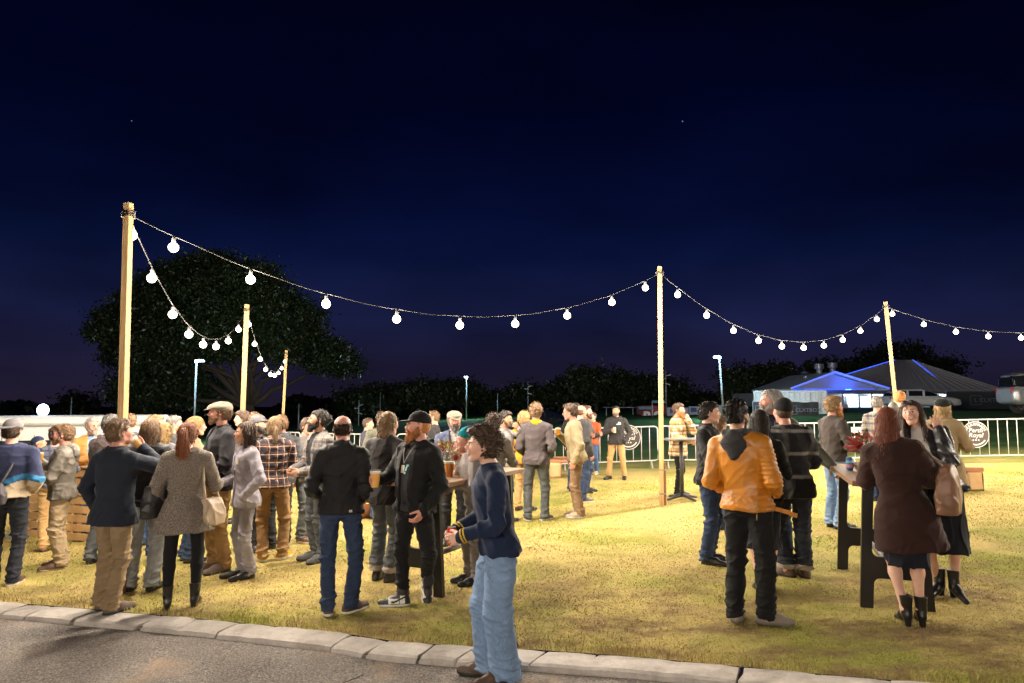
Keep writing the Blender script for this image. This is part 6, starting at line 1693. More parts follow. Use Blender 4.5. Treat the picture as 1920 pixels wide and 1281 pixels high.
pl_night = plaid('plaid_night', (.030, .028, .040), [('h', 10.5, .40, .50, (.62, .40, .27), .8), ('v', 11, .42, .52, (.62, .42, .30), .75), ('h', 10.5, .62, .80, (.15, .075, .05), .6), ('v', 11, .64, .78, (.16, .08, .055), .5)])
pl_grey = plaid('plaid_grey', (.17, .16, .165), [('h', 8, .3, .55, (.045, .045, .055), .8), ('v', 8, .3, .55, (.045, .045, .055), .6), ('h', 8, .8, .86, (.45, .28, .12), .7), ('v', 8, .8, .86, (.5, .33, .16), .6)])
pl_tan = plaid('plaid_tan', (.38, .23, .09), [('h', 8, .25, .48, (.62, .55, .45), .85), ('v', 9, .25, .42, (.62, .55, .45), .55), ('h', 8, .60, .74, (.10, .055, .03), .75), ('v', 9, .60, .76, (.10, .06, .03), .65)])
pl_black = plaid('plaid_black', (.016, .016, .018), [('h', 4.4, .42, .56, (.25, .235, .225), .75), ('v', 3.2, .45, .60, (.11, .105, .10), .55)])
ck_white = plaid('check_white', (.50, .47, .46), [('h', 28, .3, .55, (.16, .15, .17), .7), ('v', 28, .3, .55, (.16, .15, .17), .7)])
ck_navy = plaid('check_navy', (.10, .11, .15), [('h', 13, .3, .6, (.03, .03, .05), .8), ('v', 13, .3, .6, (.03, .03, .05), .7)])
print_sh = plaid('print_shirt', (.06, .055, .055), [('h', 16, .2, .4, (.42, .38, .34), .6), ('v', 19, .3, .5, (.40, .36, .32), .5)])

def zone_fleece(c, mi):
    z = c[:, 2] + .05 * np.sin(c[:, 0] * 9); mi = mi.copy(); mi[z < 1.13] = 1; mi[z < 1.06] = 2; return mi
SW = (.075, .02, 8, .075, -.02, -8)
NAR = (.055, .01, 6, .060, -.02, -8)

# ---------------------------------------------------------------- left crowd, nearest first
person('capman', (-5.494, 7.568, -0.143), 1.776, 165, 'person in a grey backwards cap and navy fleece with blue and cream bands', head=(-15, 0, 0), hat='capback', hatc=grey_cap, hair='short', hairc='brown', top='fleece', topm=fleece_navy, zone=(zone_fleece, [fleece_blue, fleece_cream]), hem=.93, loose=.030, collar=.02, botm=navy_tr, shoem=lea_br, solem=MAT['sole_white'], la='chest', ra='jpocket', skin='fair', seed=1, girth=1.08)
person('glasses', (-5.395, 8.304, -0.140), 1.689, 262, 'bespectacled person in a grey hooded jacket and creased beige trousers holding a beer', head=(-4, 2, 0), hair='short', hairc='lightbrown', glasses=gl_blue, top='jacket', topm=waxed, hood=waxed, hem=.85, loose=.030, botm=beige, legw=1.12, shoe='boot', shoem=lea_br, solem=MAT['sole_tan'], la='chest', ra='high', skin='pink', mouth='closed', seed=2, girth=1.10, belly=.02, beard=.25, beardc='lightbrown')
person('navycoat', (-3.745, 6.538, -0.097), 1.758, 128, 'person in a long navy coat and khaki trousers drinking beer on the kerb', head=(-12, 6, 0), hair='thick', hairc='lightbrown', top='coat', topm=navy_wool, hem=.79, loose=.030, flare=.02, collar=.035, botm=khaki, legw=1.1, hemw=.074, shoe='shoe', shoem=suede, la='hang', ra='drink', skin='pink', seed=3, girth=1.12, stance=(.10, -.02, 20, .10, .03, -10))
person('curlywoman', (-3.811, 7.241, -0.099), 1.758, 160, 'woman with long curly hair in dark jacket and pale jeans beside the navy coat', sex='f', hair='long', hairc='lightbrown', top='jacket', topm=black_j, hem=.86, loose=.024, botm=denim_pale, legw=1.15, hemw=.075, shoe='shoe', shoem=lea_bk, la='chest', ra='hang', seed=4, girth=1.1, stance=(.12, 0, 10, .10, .02, -14))
person('houndstooth', (-3.104, 6.596, -0.081), 1.720, 174, 'woman with auburn ponytail in a black and cream houndstooth coat, black tights and ankle boots', sex='f', head=(-14, 0, 0), hair='pony', hairc='auburn', top='coat', topm=herring, hem=.70, loose=.032, flare=.055, sleeve=.62, bot='tights', botm=black_t, shoe='pointboot', heel=.035, shoem=lea_bk, la='hang2', ra='chest', seed=5, girth=1.05, stance=(.12, .03, 8, .12, 0, -10))
person('flatcap', (-3.358, 7.937, -0.087), 1.919, 292, 'tall person in a flat cap, black blazer with a white name sticker and brown chinos', head=(-24, 3, 0), hat='flat', hatc=tweed, hair='short', hairc='lightbrown', top='blazer', topm=blazer_b, shirtm=shirt_dk, opened=.03, lapel=blazer_b, hem=.84, loose=.022, botm=brown_ch, legw=1.12, shoem=suede, la='clasp', ra='low', skin='pink', beard=.25, beardc='lightbrown', seed=6, stance=SW)
person('greysuit', (-2.929, 7.615, -0.076), 1.678, 288, 'person with long dark locks in a pale grey suit holding a silver can', head=(-8, 3, 0), hair='dread', hairc='brown', top='blazer', topm=grey_suit, shirtm=C('shirt_lav', (.30, .30, .42)), opened=.012, lapel=grey_suit, hem=.80, loose=.022, botm=grey_suit, legw=1.0, hemw=.062, shoe='dress', shoem=lea_bk, la='pocket', ra='low', skin='tan', mouth='smile', seed=7, stance=SW)
person('ponyplaid', (-2.917, 8.455, -0.076), 1.717, 182, 'person with blond ponytail in navy and orange plaid flannel and yellow shoes', hair='lowpony', hairc='dirtyblond', top='shirt', topm=pl_night, hem=.88, loose=.026, botm=brown_ch, legw=1.1, hemw=.07, shoe='shoe', shoem=shoe_yel, solem=MAT['sole_white'], la='clasp', ra='clasp', skin='light', seed=8, stance=(.10, 0, 14, .13, -.02, -40))
person('bald', (-1.550, 6.286, -0.040), 1.752, 176, 'person with a bald crown in a black softshell jacket and dark blue jeans', hair='fringe', hairc='brown', top='jacket', topm=black_j, hem=.88, loose=.022, collar=.055, botm=denim_d, legw=1.02, hemw=.066, shoe='shoe', shoem=lea_br, solem=MAT['sole_white'], la='jpocket', ra=((.17, -.13, .97), (.25, 1, 0), (0, -.5, 1), .3), skin='pink', seed=9, girth=1.04, stance=(.09, .02, 10, .11, 0, -48))
person('blackcoat', (-1.335, 7.366, -0.035), 1.753, 140, 'person with chin length blond hair in a long black coat and rolled dark jeans', head=(-8, 0, 0), hair='mid', hairc='dirtyblond', top='coat', topm=black_w, hem=.80, loose=.034, flare=.01, collar=.05, botm=denim_g, legw=1.1, hemz=.11, hemw=.078, rolled=cuff_grey, shoe='shoe', shoem=lea_bk, solem=MAT['sole_dark'], la='jpocket', ra='hang', skin='fair', seed=10, girth=1.04)
person('blackcap', (-0.899, 6.401, -0.023), 1.757, 312, 'ginger bearded person in black cap and open black hoodie holding a foamy beer', head=(-36, 2, 0), hat='cap', hatc=cap_b, hair='buzz', hairc='ginger', beard=.75, beardc='ginger', top='hoodie', topm=black_c, hood=black_c, shirtm=C('tee_black', (.030, .029, .034)), opened=.050, hem=.86, loose=.030, botm=black_c, legw=1.0, hemw=.060, hemz=.09, shoe='hightop', shoem=C('sneaker_black', (.016, .015, .016), .5, 'leather'), solem=MAT['sole_white'], la='hang2', ra='out', skin='pink', mouth='smile', seed=11, girth=1.14, belly=.03, stance=(-.04, .16, 60, .12, -.06, -42, .12, 0), lean=(.03, 0))
person('jeansguy', (-0.129, 4.901, -0.069), 1.725, 282, 'young person with dark curls in navy sweater and loose light jeans on the road', head=(-6, 4, 0), hair='bigcurly', hairc='brown', top='sweater', topm=navy_knit, cuffm=None, hem=.875, loose=.020, collar=.030, botm=denim_l, legw=1.52, hemw=.108, hemz=.035, shoe='shoe', shoem=lea_br, la='low', ra='low', skin='light', mouth='open', seed=12, stance=(.08, .03, 12, .09, -.05, -20), nose=1.15, hip=(.03, 0), lean=(-.06, 0))
person('tealbeanie', (-0.423, 7.130, -0.011), 1.568, 285, 'person in a teal bobble hat and grey sweatshirt leaning on the flower table', head=(-12, 2, 0), hat='pom', hatc=teal, hair='short', hairc='blond', top='sweater', topm=grey_sw, hem=.88, loose=.030, botm=taupe_t, shoem=lea_bk, la='chest', ra='table', skin='pink', seed=13, girth=1.06, hip=(.06, .0), lean=(-.06, 0), stance=SW)
person('tweedman', (-0.766, 9.102, -0.020), 1.717, 6, 'grey bearded person in tweed cap, navy blazer and check shirt behind the flower vase', head=(4, -4, 0), hat='flat', hatc=tweed, hair='short', hairc='saltpepper', beard=.55, beardc='saltpepper', top='blazer', topm=blazer_n, shirtm=ck_white, opened=.075, lapel=blazer_n, hem=.82, loose=.022, botm=navy_tr, shoe='dress', shoem=lea_bk, la='low', ra='low', skin='pink', seed=14, girth=1.1, belly=.02)
person('bunplaid', (-2.335, 8.350, -0.061), 1.789, 296, 'dark haired person with a small bun and beard in a grey plaid overshirt', head=(-16, 6, 0), hair='bun', hairc='dark', beard=.5, top='jacket', topm=pl_grey, shirtm=black_c, opened=.05, hem=.80, loose=.030, collar=.03, botm=denim_g, shoem=shoe_grey, la='low', ra='low', skin='olive', seed=15)
person('greycoat', (-2.835, 9.501, -0.074), 1.669, 58, 'person in a dark grey jacket holding a white can beside the grey plaid overshirt', head=(-22, 0, 0), hair='short', hairc='brown', top='jacket', topm=C('jacket_grey', (.085, .075, .07), .7), hem=.86, loose=.030, botm=denim_g, legw=1.08, shoem=lea_br, solem=MAT['sole_tan'], la='clasp', ra='chest', skin='fair', seed=16, stance=SW, girth=1.05)

# ---------------------------------------------------------------- left crowd, behind
person('tanjacket', (-6.202, 10.155, -0.161), 1.748, 14, 'grey haired person with glasses in a tan jacket over a denim shirt', head=(10, -2, 0), hair='short', hairc='grey', beard=.3, beardc='grey', glasses=gl_dark, top='jacket', topm=tan_j, shirtm=denim_shirt, opened=.075, hem=.86, loose=.026, botm=denim_m, shoe='boot', shoem=lea_bk, la='jpocket', ra='chest', skin='fair', seed=17, stance=SW)
person('mauvehood', (-5.038, 8.529, -0.131), 1.797, 140, 'grey haired person in a mauve brown hooded jacket left of the tallest pole', head=(-10, 0, 0), hair='short', hairc='saltpepper', top='jacket', topm=mauve, hood=mauve, hem=.84, loose=.032, botm=denim_g, shoem=lea_bk, la='chest', ra='chest', skin='pink', seed=18, hip=(.06, 0))
person('navycheck', (-6.223, 9.382, -0.162), 1.644, 175, 'person in a navy check shirt and tan trousers hidden behind the bespectacled person', hair='short', hairc='brown', top='shirt', topm=ck_navy, hem=.90, botm=chino, shoe='boot', shoem=lea_tan, la='chest', ra='chest', skin='fair', seed=19, stance=SW)
person('navyscarf', (-7.574, 11.000, -0.197), 1.457, 78, 'woman with a navy head wrap and cream scarf at the pallet counter', sex='f', head=(-6, 12, 0), hair='short', hairc='dark', hat='wrap', hatc=navy_knit, scarf=C('scarf_cream', (.52, .40, .26)), top='jacket', topm=olive_d, botm=black_c, shoem=lea_bk, la='chest', ra='chest', skin='tan', mouth='smile', seed=20)
person('pale_top', (-5.673, 10.200, -0.147), 1.788, 170, 'person with short grey brown hair just right of the tallest pole', hair='short', hairc='lightbrown', top='jacket', topm=char, botm=denim_g, shoem=lea_bk, seed=21)
person('lightright', (-4.988, 9.600, -0.130), 1.767, 80, 'fair haired person in profile behind the curly haired woman', hair='short', hairc='dirtyblond', top='jacket', topm=jk_brown, botm=denim_m, shoem=lea_bk, la='chest', ra='chest', skin='light', seed=22)
person('blondback', (-4.398, 8.700, -0.114), 1.676, 165, 'blonde woman in a grey jacket between the curly hair and the auburn ponytail', sex='f', hair='mid', hairc='blond', top='jacket', topm=C('jacket_slate', (.10, .10, .11)), botm=denim_d, shoem=lea_bk, la='chest', ra='hang', seed=23)
person('darkright', (-5.226, 10.600, -0.136), 1.736, 88, 'dark haired person looking right left of the flat cap', head=(0, 2, 0), hair='short', hairc='saltpepper', top='jacket', topm=char, botm=denim_g, shoem=lea_bk, la='chest', ra='chest', skin='light', seed=24)
person('blondfront', (-3.926, 8.500, -0.102), 1.749, 105, 'blonde person hidden behind the auburn ponytail and the flat cap', sex='f', hair='mid', hairc='blond', top='jacket', topm=beige_coat, botm=denim_d, shoem=lea_bk, la='chest', ra='chest', skin='light', seed=25)
person('fringeback', (-4.379, 11.200, -0.114), 1.778, 268, 'brown haired person looking left beside the second pole', hair='thick', hairc='brown', top='jacket', topm=char, botm=denim_m, shoem=lea_bk, la='chest', ra='chest', skin='light', seed=26)
person('backhead', (-3.905, 10.400, -0.102), 1.762, 170, 'person with cropped light brown hair behind the grey cap', hair='short', hairc='lightbrown', top='jacket', topm=jk_brown, botm=denim_g, shoem=lea_bk, seed=27)
person('beardcap', (-3.337, 9.000, -0.087), 1.730, 75, 'bearded person in a dark grey cap drinking beer behind the long locks', head=(0, 6, 0), hat='cap', hatc=grey_cap, hair='buzz', hairc='dark', beard=.7, beardc='dark', top='jacket', topm=black_c, botm=black_c, shoem=lea_bk, la='drink', ra='hang', skin='fair', seed=28)
person('pufferhood', (-3.089, 9.200, -0.080), 1.726, 195, 'brown haired person in a dark hooded puffer jacket behind the blond ponytail', hair='short', hairc='lightbrown', top='puffer', topm=puff, hood=puff, hem=.84, loose=.034, botm=black_c, shoem=lea_bk, la='chest', ra='hang', skin='pink', seed=29)
person('farnavy', (-2.818, 13.400, -0.073), 1.559, 66, 'person in a dark jacket at the barrier between the bald man and the black coat', head=(6, 0, 0), hair='short', hairc='brown', top='jacket', topm=C('jacket_plum', (.045, .042, .060)), botm=denim_d, shoem=lea_bk, la='clasp', ra='chest', skin='fair', seed=30)
person('behindblond', (-2.137, 11.200, -0.056), 1.711, 180, 'person almost hidden behind the blond hair of the black coat', hair='short', hairc='brown', top='jacket', topm=olive_d, botm=denim_d, shoem=lea_bk, seed=31)
person('farglasses', (-1.922, 14.600, -0.050), 1.583, 20, 'dark haired person with glasses in a printed shirt far behind the black cap', hair='short', hairc='dark', glasses=gl_dark, top='shirt', topm=print_sh, opened=.0, hem=.86, botm=black_c, shoem=lea_bk, la='clasp', ra='hang', skin='fair', seed=32)
person('drinkblack', (-1.468, 13.000, -0.038), 1.675, 262, 'brown haired person in a black sweater drinking beer far behind the flower table', head=(0, 4, 0), hair='short', hairc='lightbrown', top='sweater', topm=hoodie_b, hem=.86, botm=denim_g, shoem=lea_bk, la='hang', ra='drink', skin='fair', seed=33)
person('curlybehind', (-0.234, 8.600, -0.006), 1.664, 160, 'curly brown haired person behind the teal bobble hat', hair='curly', hairc='brown', top='jacket', topm=C('jacket_stone', (.16, .145, .135)), botm=denim_g, shoem=lea_bk, la='chest', ra='chest', seed=34)
person('darkdrink', (-0.116, 10.600, -0.003), 1.669, 62, 'dark haired person drinking beside the teal bobble hat', head=(0, 2, 0), hair='wavy', hairc='dark', beard=.3, beardc='dark', top='sweater', topm=grey_sw, botm=denim_d, shoem=lea_bk, la='drink', ra='hang', skin='tan', seed=35)
person('mustard', (0.217, 11.600, 0.006), 1.626, 150, 'fair curly haired person in a mustard jumper hidden behind the dark grey sweater', hair='curly', hairc='blond', top='sweater', topm=mustard, hem=.84, botm=chino, shoem=lea_bk, la='chest', ra='hang', seed=36, girth=1.05, stance=(.14, 0, 10, .10, 0, -10), hip=(-.02, 0))
person('greysweater', (0.368, 10.666, 0.010), 1.771, 178, 'curly haired person seen from behind in a dark grey sweater with a yellow collar', hair='curly', hairc='lightbrown', scarf=yellow_sc, top='sweater', topm=dgrey_sw, hem=.84, loose=.028, botm=denim_g, legw=1.06, shoem=shoe_grey, solem=MAT['sole_white'], la='jpocket', ra='jpocket', skin='fair', seed=37, stance=(.12, .02, 14, .13, -.02, -38), girth=1.04)
person('olive', (1.016, 10.851, 0.026), 1.761, 268, 'bespectacled person in an olive jacket and brown corduroys leaning forward with a beer', head=(-4, -6, 0), hair='wavy', hairc='brown', glasses=gl_dark, top='jacket', topm=olive, hem=.87, loose=.032, botm=cord, legw=1.12, hemw=.074, shoem=shoe_beige, solem=MAT['sole_white'], la='hang', ra='high', skin='pink', seed=38, lean=(-.05, 0), girth=1.04, stance=SW)
person('baldbehind', (1.236, 12.400, 0.032), 1.719, 130, 'bald person behind the olive jacket', hair='fringe', hairc='lightbrown', top='jacket', topm=char, hem=.80, loose=.034, botm=denim_d, shoem=shoe_grey, solem=MAT['sole_white'], la='chest', ra='hang', skin='pink', seed=39)
person('darkbehind', (1.268, 13.800, 0.033), 1.751, 150, 'dark haired person far behind the olive jacket', hair='short', hairc='dark', top='jacket', topm=black_c, botm=denim_d, shoem=lea_bk, seed=40)
person('beardbehind', (1.462, 13.600, 0.038), 1.695, 70, 'brown bearded person looking right behind the olive jacket', hair='short', hairc='brown', beard=.9, beardc='brown', top='jacket', topm=jk_brown, botm=denim_d, shoem=lea_bk, la='chest', ra='hang', skin='pink', seed=41)
person('rust', (1.983, 16.803, 0.052), 1.487, 330, 'person in a rust red sweater and jeans drinking from a green can', hair='short', hairc='brown', head=(-10, 4, 0), top='sweater', topm=rust_sw, hem=.84, botm=denim_m, legw=.95, shoem=shoe_beige, solem=MAT['sole_white'], la='chest', ra='drink', skin='pink', seed=42)
person('blackhoodie', (2.370, 15.608, 0.062), 1.643, 352, 'person in a black hoodie with white chest print and tan chinos holding a can', head=(-6, 2, 0), hair='short', hairc='dark', beard=.35, beardc='dark', top='hoodie', topm=hoodie_b, hood=hoodie_b, hem=.83, loose=.030, botm=chino, legw=1.06, shoem=lea_bk, la='pocket', ra='chest', skin='tan', seed=43, girth=1.08, stance=(.17, 0, 10, .19, -.03, -30))

# ---------------------------------------------------------------- right group
person('redbeard', (3.098, 12.825, 0.081), 1.698, 68, 'red bearded person in a tan and white plaid overshirt at the round bar table', head=(0, -2, 0), hair='short', hairc='brown', beard=1.15, beardc='ginger', top='jacket', topm=pl_tan, hem=.76, loose=.034, collar=.03, botm=black_c, legw=.86, hemw=.052, shoe='boot', shoem=lea_bk, la='chin', ra='low', skin='pink', seed=44, stance=SW)
person('blackjacket', (2.204, 7.723, 0.057), 1.769, 78, 'dark haired person in a black jacket with small white chest lettering and dark jeans', head=(12, 2, 0), hair='short', hairc='dark', top='jacket', topm=black_j, hem=.86, loose=.026, collar=.045, botm=denim_d, legw=1.08, hemw=.070, shoe='dress', shoem=lea_bk, la='clasp', ra='clasp', skin='light', seed=45, girth=1.08, stance=(.09, 0, 10, .09, 0, -10))
person('greybrown', (2.886, 9.600, 0.075), 1.547, 120, 'brown haired person in a grey top behind the black jacket', sex='f', hair='mid', hairc='lightbrown', top='sweater', topm=grey_sw, botm=denim_d, shoem=lea_bk, la='chest', ra='hang', seed=46)
person('orangejacket', (1.968, 5.745, 0.051), 1.809, 158, 'person in a quilted orange leather jacket with a grey hood hanging down the back', head=(-6, 0, 0), hair='bun', hairc='dark', beard=.4, top='jacket', topm=orange_l, zone='biker', hood=char, hem=.875, loose=.026, botm=black_c, legw=1.16, hemw=.070, shoe='shoe', shoem=taupe_s, solem=plain('sole_taupe', (.16, .14, .12), .85), la='jpocket', ra='jpocket', skin='tan', seed=47, girth=1.07, stance=(.11, .05, 16, .11, -.03, -66), hip=(-.02, 0), lean=(-.05, 0))
person('blackdress', (2.357, 6.541, 0.061), 1.696, 190, 'woman with long dark hair in black mostly hidden by the orange leather jacket', sex='f', head=(10, 0, 0), hair='long', hairc='dark', top='sweater', topm=black_c, hem=.86, bot='skirt', legs=.40, flare=.0, botm=skirt_b, shoe='pointboot', heel=.04, shoem=lea_bk, la='hang', ra='chest', skin='light', seed=48, stance=NAR)
person('greybeard', (2.934, 7.750, 0.076), 1.888, 338, 'tall grey bearded person in an olive jacket resting one hand on the right bar table', head=(-52, 0, 0), hair='short', hairc='grey', beard=1.2, beardc='grey', top='jacket', topm=olive_d, shirtm=C('shirt_navy', (.018, .022, .05)), opened=.06, hem=.80, loose=.030, botm=denim_d, shoe='shoe', shoem=shoe_nav, solem=MAT['sole_white'], la=((.60, -.06, .99), (.3, .9, -.2), (0, -1, .2), .3), ra='hang', skin='pink', seed=49, girth=1.05)
person('blackbeanie', (2.861, 7.085, 0.074), 1.780, 196, 'person in a black beanie and black jacket with wide grey check lines seen from behind', head=(12, 0, 0), hat='beanie', hatc=cap_b, hair='buzz', hairc='brown', top='jacket', topm=pl_black, hem=.78, loose=.034, collar=.03, botm=navy_tr, legw=1.2, hemz=.09, hemw=.085, rolled=cuff_grey, shoe='boot', shoem=lea_br, la='low', ra='low', skin='pink', seed=50, girth=1.06, stance=(.08, 0, 45, .08, .02, 10), lean=(-.04, 0))
person('curlyblond', (4.432, 9.481, 0.115), 1.767, 128, 'bearded person with blond curly hair in a dark brown jacket and blue jeans', head=(-10, 0, 0), hair='curly', hairc='dirtyblond', beard=1.1, beardc='ginger', top='jacket', topm=jk_brown, hem=.90, loose=.026, collar=.035, botm=denim_l, legw=1.06, hemw=.072, shoem=lea_bk, la='low', ra='low', skin='pink', seed=51, girth=1.04)
person('greyplaidback', (6.180, 11.600, 0.161), 1.749, 160, 'grey haired person in a grey check shirt behind the auburn long hair', hair='short', hairc='grey', top='shirt', topm=pl_grey, botm=denim_d, shoem=lea_bk, la='chest', ra='chest', skin='pink', seed=52)
person('gingercurl', (7.475, 13.200, 0.194), 1.808, 175, 'ginger curly haired person behind the woman in black leather', hair='curly', hairc='ginger', top='jacket', topm=char, botm=denim_d, shoem=lea_bk, seed=53)
person('shortbehind', (6.618, 11.900, 0.172), 1.638, 185, 'person with cropped hair glimpsed between the two women at the right table', hair='buzz', hairc='saltpepper', top='jacket', topm=char, botm=denim_d, shoem=lea_bk, skin='pink', seed=54)
person('camelcoat', (5.643, 9.000, 0.147), 1.719, 172, 'blonde woman in a black beret and camel coat behind the black leather jacket', sex='f', head=(14, 0, 0), hair='bob', hairc='blond', hat='beret', hatc=cap_b, top='coat', topm=beige_coat, hem=.60, loose=.034, flare=.04, collar=.05, botm=black_t, bot='tights', shoe='boot', shoem=lea_bk, la='chest', ra='chest', seed=55)
person('browncoat', (3.157, 5.544, 0.082), 1.713, 172, 'woman with long auburn hair in a long dark brown coat at the right table', sex='f', head=(10, 0, 0), hair='longback', hairc='wine', top='coat', topm=brown_coat, hem=.58, loose=.034, flare=.055, bot='skirt', legs=.44, botm=skirt_b, shoe='pointboot', heel=.06, shoem=lea_bk, la='chest', ra='chest', skin='light', seed=56, girth=1.05, stance=(.050, .02, 30, .055, -.03, 20), hip=(-.03, 0), lean=(-.07, 0))
person('leatherwoman', (3.872, 6.230, 0.101), 1.781, 356, 'woman in a black leather jacket and long black skirt raising a hand beside her face', sex='f', head=(-8, 8, -8), hair='long', hairc='brown', full=.6, top='jacket', topm=black_l, shirtm=C('top_white', (.50, .48, .47)), opened=.055, hem=.88, loose=.030, flare=.045, bot='skirt', legs=.36, botm=skirt_b, shoe='pointboot', heel=.06, shoem=lea_bk, la='face', ra='chest', shades=gl_dark, skin='light', mouth='open', seed=57, girth=1.06, stance=(.06, 0, 30, .07, 0, -20), hip=(-.04, 0), lean=(-.14, 0))

# ---------------------------------------------------------------- what they hold
def hold(key, side, kind, label, tilt=0.0, **kw):
    W = WORLD_GRIPS[key]; pos, t_, f_ = W[side]; hd = W['head'][0]
    axis = np.array((0, 0, 1.0)); 
    if tilt:
        to = hd - pos; to[2] = 0; axis = nrm(np.array((0, 0, 1.0)) * math.cos(tilt) + nrm(to) * math.sin(tilt))
    e = Vector((0, 0, 1)).rotation_difference(Vector(axis)).to_euler()
    p = pos - axis * .062
    return (cup if kind == 'cup' else can)(p, label, **({'tilt': e} if kind == 'cup' else {'rot_': e}), **kw)
hold('glasses', 'r', 'cup', 'golden beer cup held by the bespectacled person on the left', sc_=1.12)
hold('navycoat', 'r', 'cup', 'golden beer cup raised to the mouth by the person in the navy coat', tilt=.75, sc_=1.15, fill=.6)
hold('flatcap', 'r', 'cup', 'golden beer cup held by the tall person in the flat cap')
hold('tanjacket', 'r', 'cup', 'pale beer cup held by the person in the tan jacket', fill=.5)
plain('can_white', (.66, .65, .63), .35, .2); plain('can_silver', (.50, .49, .47), .35, .5); plain('can_red', (.52, .03, .03), .3, .3); plain('can_green', (.16, .30, .12), .35, .3); plain('can_cream', (.45, .47, .30), .35, .2)
hold('greysuit', 'r', 'can', 'silver can held by the person in the pale grey suit', col=MAT['can_silver'])
hold('greycoat', 'r', 'can', 'white can held by the person in the dark grey jacket', col=MAT['can_white'])
hold('blackcap', 'r', 'cup', 'golden beer with a foam head held by the person in the black cap', sc_=1.2, fill=.80)
hold('jeansguy', 'r', 'can', 'red can held by the young person in the navy sweater', col=MAT['can_red'])
hold('beardcap', 'l', 'cup', 'beer cup raised by the bearded person in the grey cap', tilt=1.0, fill=.6)
hold('drinkblack', 'r', 'cup', 'beer cup raised by the person in the black sweater', tilt=.5, fill=.7)
hold('darkdrink', 'l', 'cup', 'beer cup raised by the dark haired person beside the bobble hat', tilt=1.1, fill=.5)
hold('olive', 'r', 'cup', 'golden beer cup held by the person in the olive jacket')
hold('rust', 'r', 'can', 'green can raised by the person in the rust sweater', tilt=1.1, col=MAT['can_green'])
hold('blackhoodie', 'r', 'can', 'cream and green can held by the person in the black hoodie', col=MAT['can_cream'])
hold('tweedman', 'r', 'cup', 'beer cup held over the flower table by the person in the tweed cap', sc_=1.05)
hold('redbeard', 'r', 'cup', 'amber beer cup held on the round bar table', beer='beer_amber', sc_=1.1)

# ---------------------------------------------------------------- tags, prints and trims stuck to clothes
def surf(key, piece, x, z, back=False):
    """a point on the front (or back) of a garment, in the wearer's frame"""
    b = WORLD_GRIPS[key]['body']; ob = [c for c in b.children if c.name.split('.')[0] == piece][0]
    n = len(ob.data.vertices); V = np.empty(n * 3, f4); ob.data.vertices.foreach_get('co', V); V = V.reshape(-1, 3)
    d = (V[:, 0] - x) ** 2 + (V[:, 2] - z) ** 2
    k = np.argsort(d)[:60]; k = k[d[k] < .03 ** 2] if (d[k] < .03 ** 2).any() else k[:8]
    y = V[k, 1]; i = k[np.argmax(y) if back else np.argmin(y)]
    nn = ob.data.vertices[int(i)].normal
    return V[i].astype(float), np.array(nn), b, ob
def badge(key, piece, x, z, w_, h_, m, name='name_tag', back=False, shape=None):
    p, n, b, ob = surf(key, piece, x, z, back); n = nrm(n); up = nrm(np.array((0, 0, 1)) - n * n[2]); rt_ = np.cross(up, n)
    R = np.stack([rt_, n, up], 1)
    V, Q = (bbox((0, .004, 0), (w_, .003, h_), .001) if shape is None else shape)
    V = np.asarray(V) @ R.T + p
    o = link_mesh(name, V, Q, m, None, b, False); return o
tagm = plain('tag_white', (.72, .68, .64), .6); tagc = plain('tag_cream', (.55, .48, .38), .6); prw = plain('print_white', (.68, .66, .64), .7); prb = plain('print_aqua', (.25, .55, .58), .7)
badge('flatcap', 'blazer', .10, 1.29, .085, .055, tagm); badge('greysuit', 'blazer', .10, 1.28, .055, .075, tagc); badge('blackcap', 'shirt', -.035, 1.27, .06, .07, tagc); badge('rust', 'sweater', -.08, 1.28, .09, .06, tagm); badge('tweedman', 'blazer', .13, 1.27, .075, .05, tagm); badge('redbeard', 'jacket', .06, 1.30, .075, .05, tagm)
def fwd(VQ, y=.006): V, Q = VQ; V = to_wall(V); V[:, 1] = y - V[:, 1] * 1; V[:, 0] = V[:, 0]; return V * np.array((1, 1, 1)), [list(q)[::-1] for q in Q]
badge('blackcap', 'shirt', .025, 1.27, .018, .055, prb, 'print_stroke', shape=joinl([bbox((.004, .003, .012), (.020, .003, .058), .001, rot(0, 0, 18)), bbox((.018, .003, .036), (.03, .003, .016), .001), bbox((-.012, .003, -.034), (.022, .003, .020), .006)]))
badge('blackhoodie', 'hoodie', .09, 1.27, .09, .055, prw, 'chest_print', shape=joinl([bbox((0, .004, -.016), (.10, .003, .022), .001, rot(0, 0, -8)), bbox((.012, .004, .012), (.055, .003, .034), .008, rot(0, 0, 20))]))
badge('bald', 'jacket', -.115, .915, .035, .020, prw, 'logo', back=True, shape=joinl([bbox((-.010, .004, .004), (.012, .003, .014), .002, rot(0, 0, 20)), bbox((.006, .004, .004), (.012, .003, .014), .002, rot(0, 0, 20)), bbox((0, .004, -.007), (.030, .003, .006), .001)]))
for k in range(6): badge('blackjacket', 'jacket', -.09 + k * .013, 1.30, .009, .010, prw, 'chest_letter')

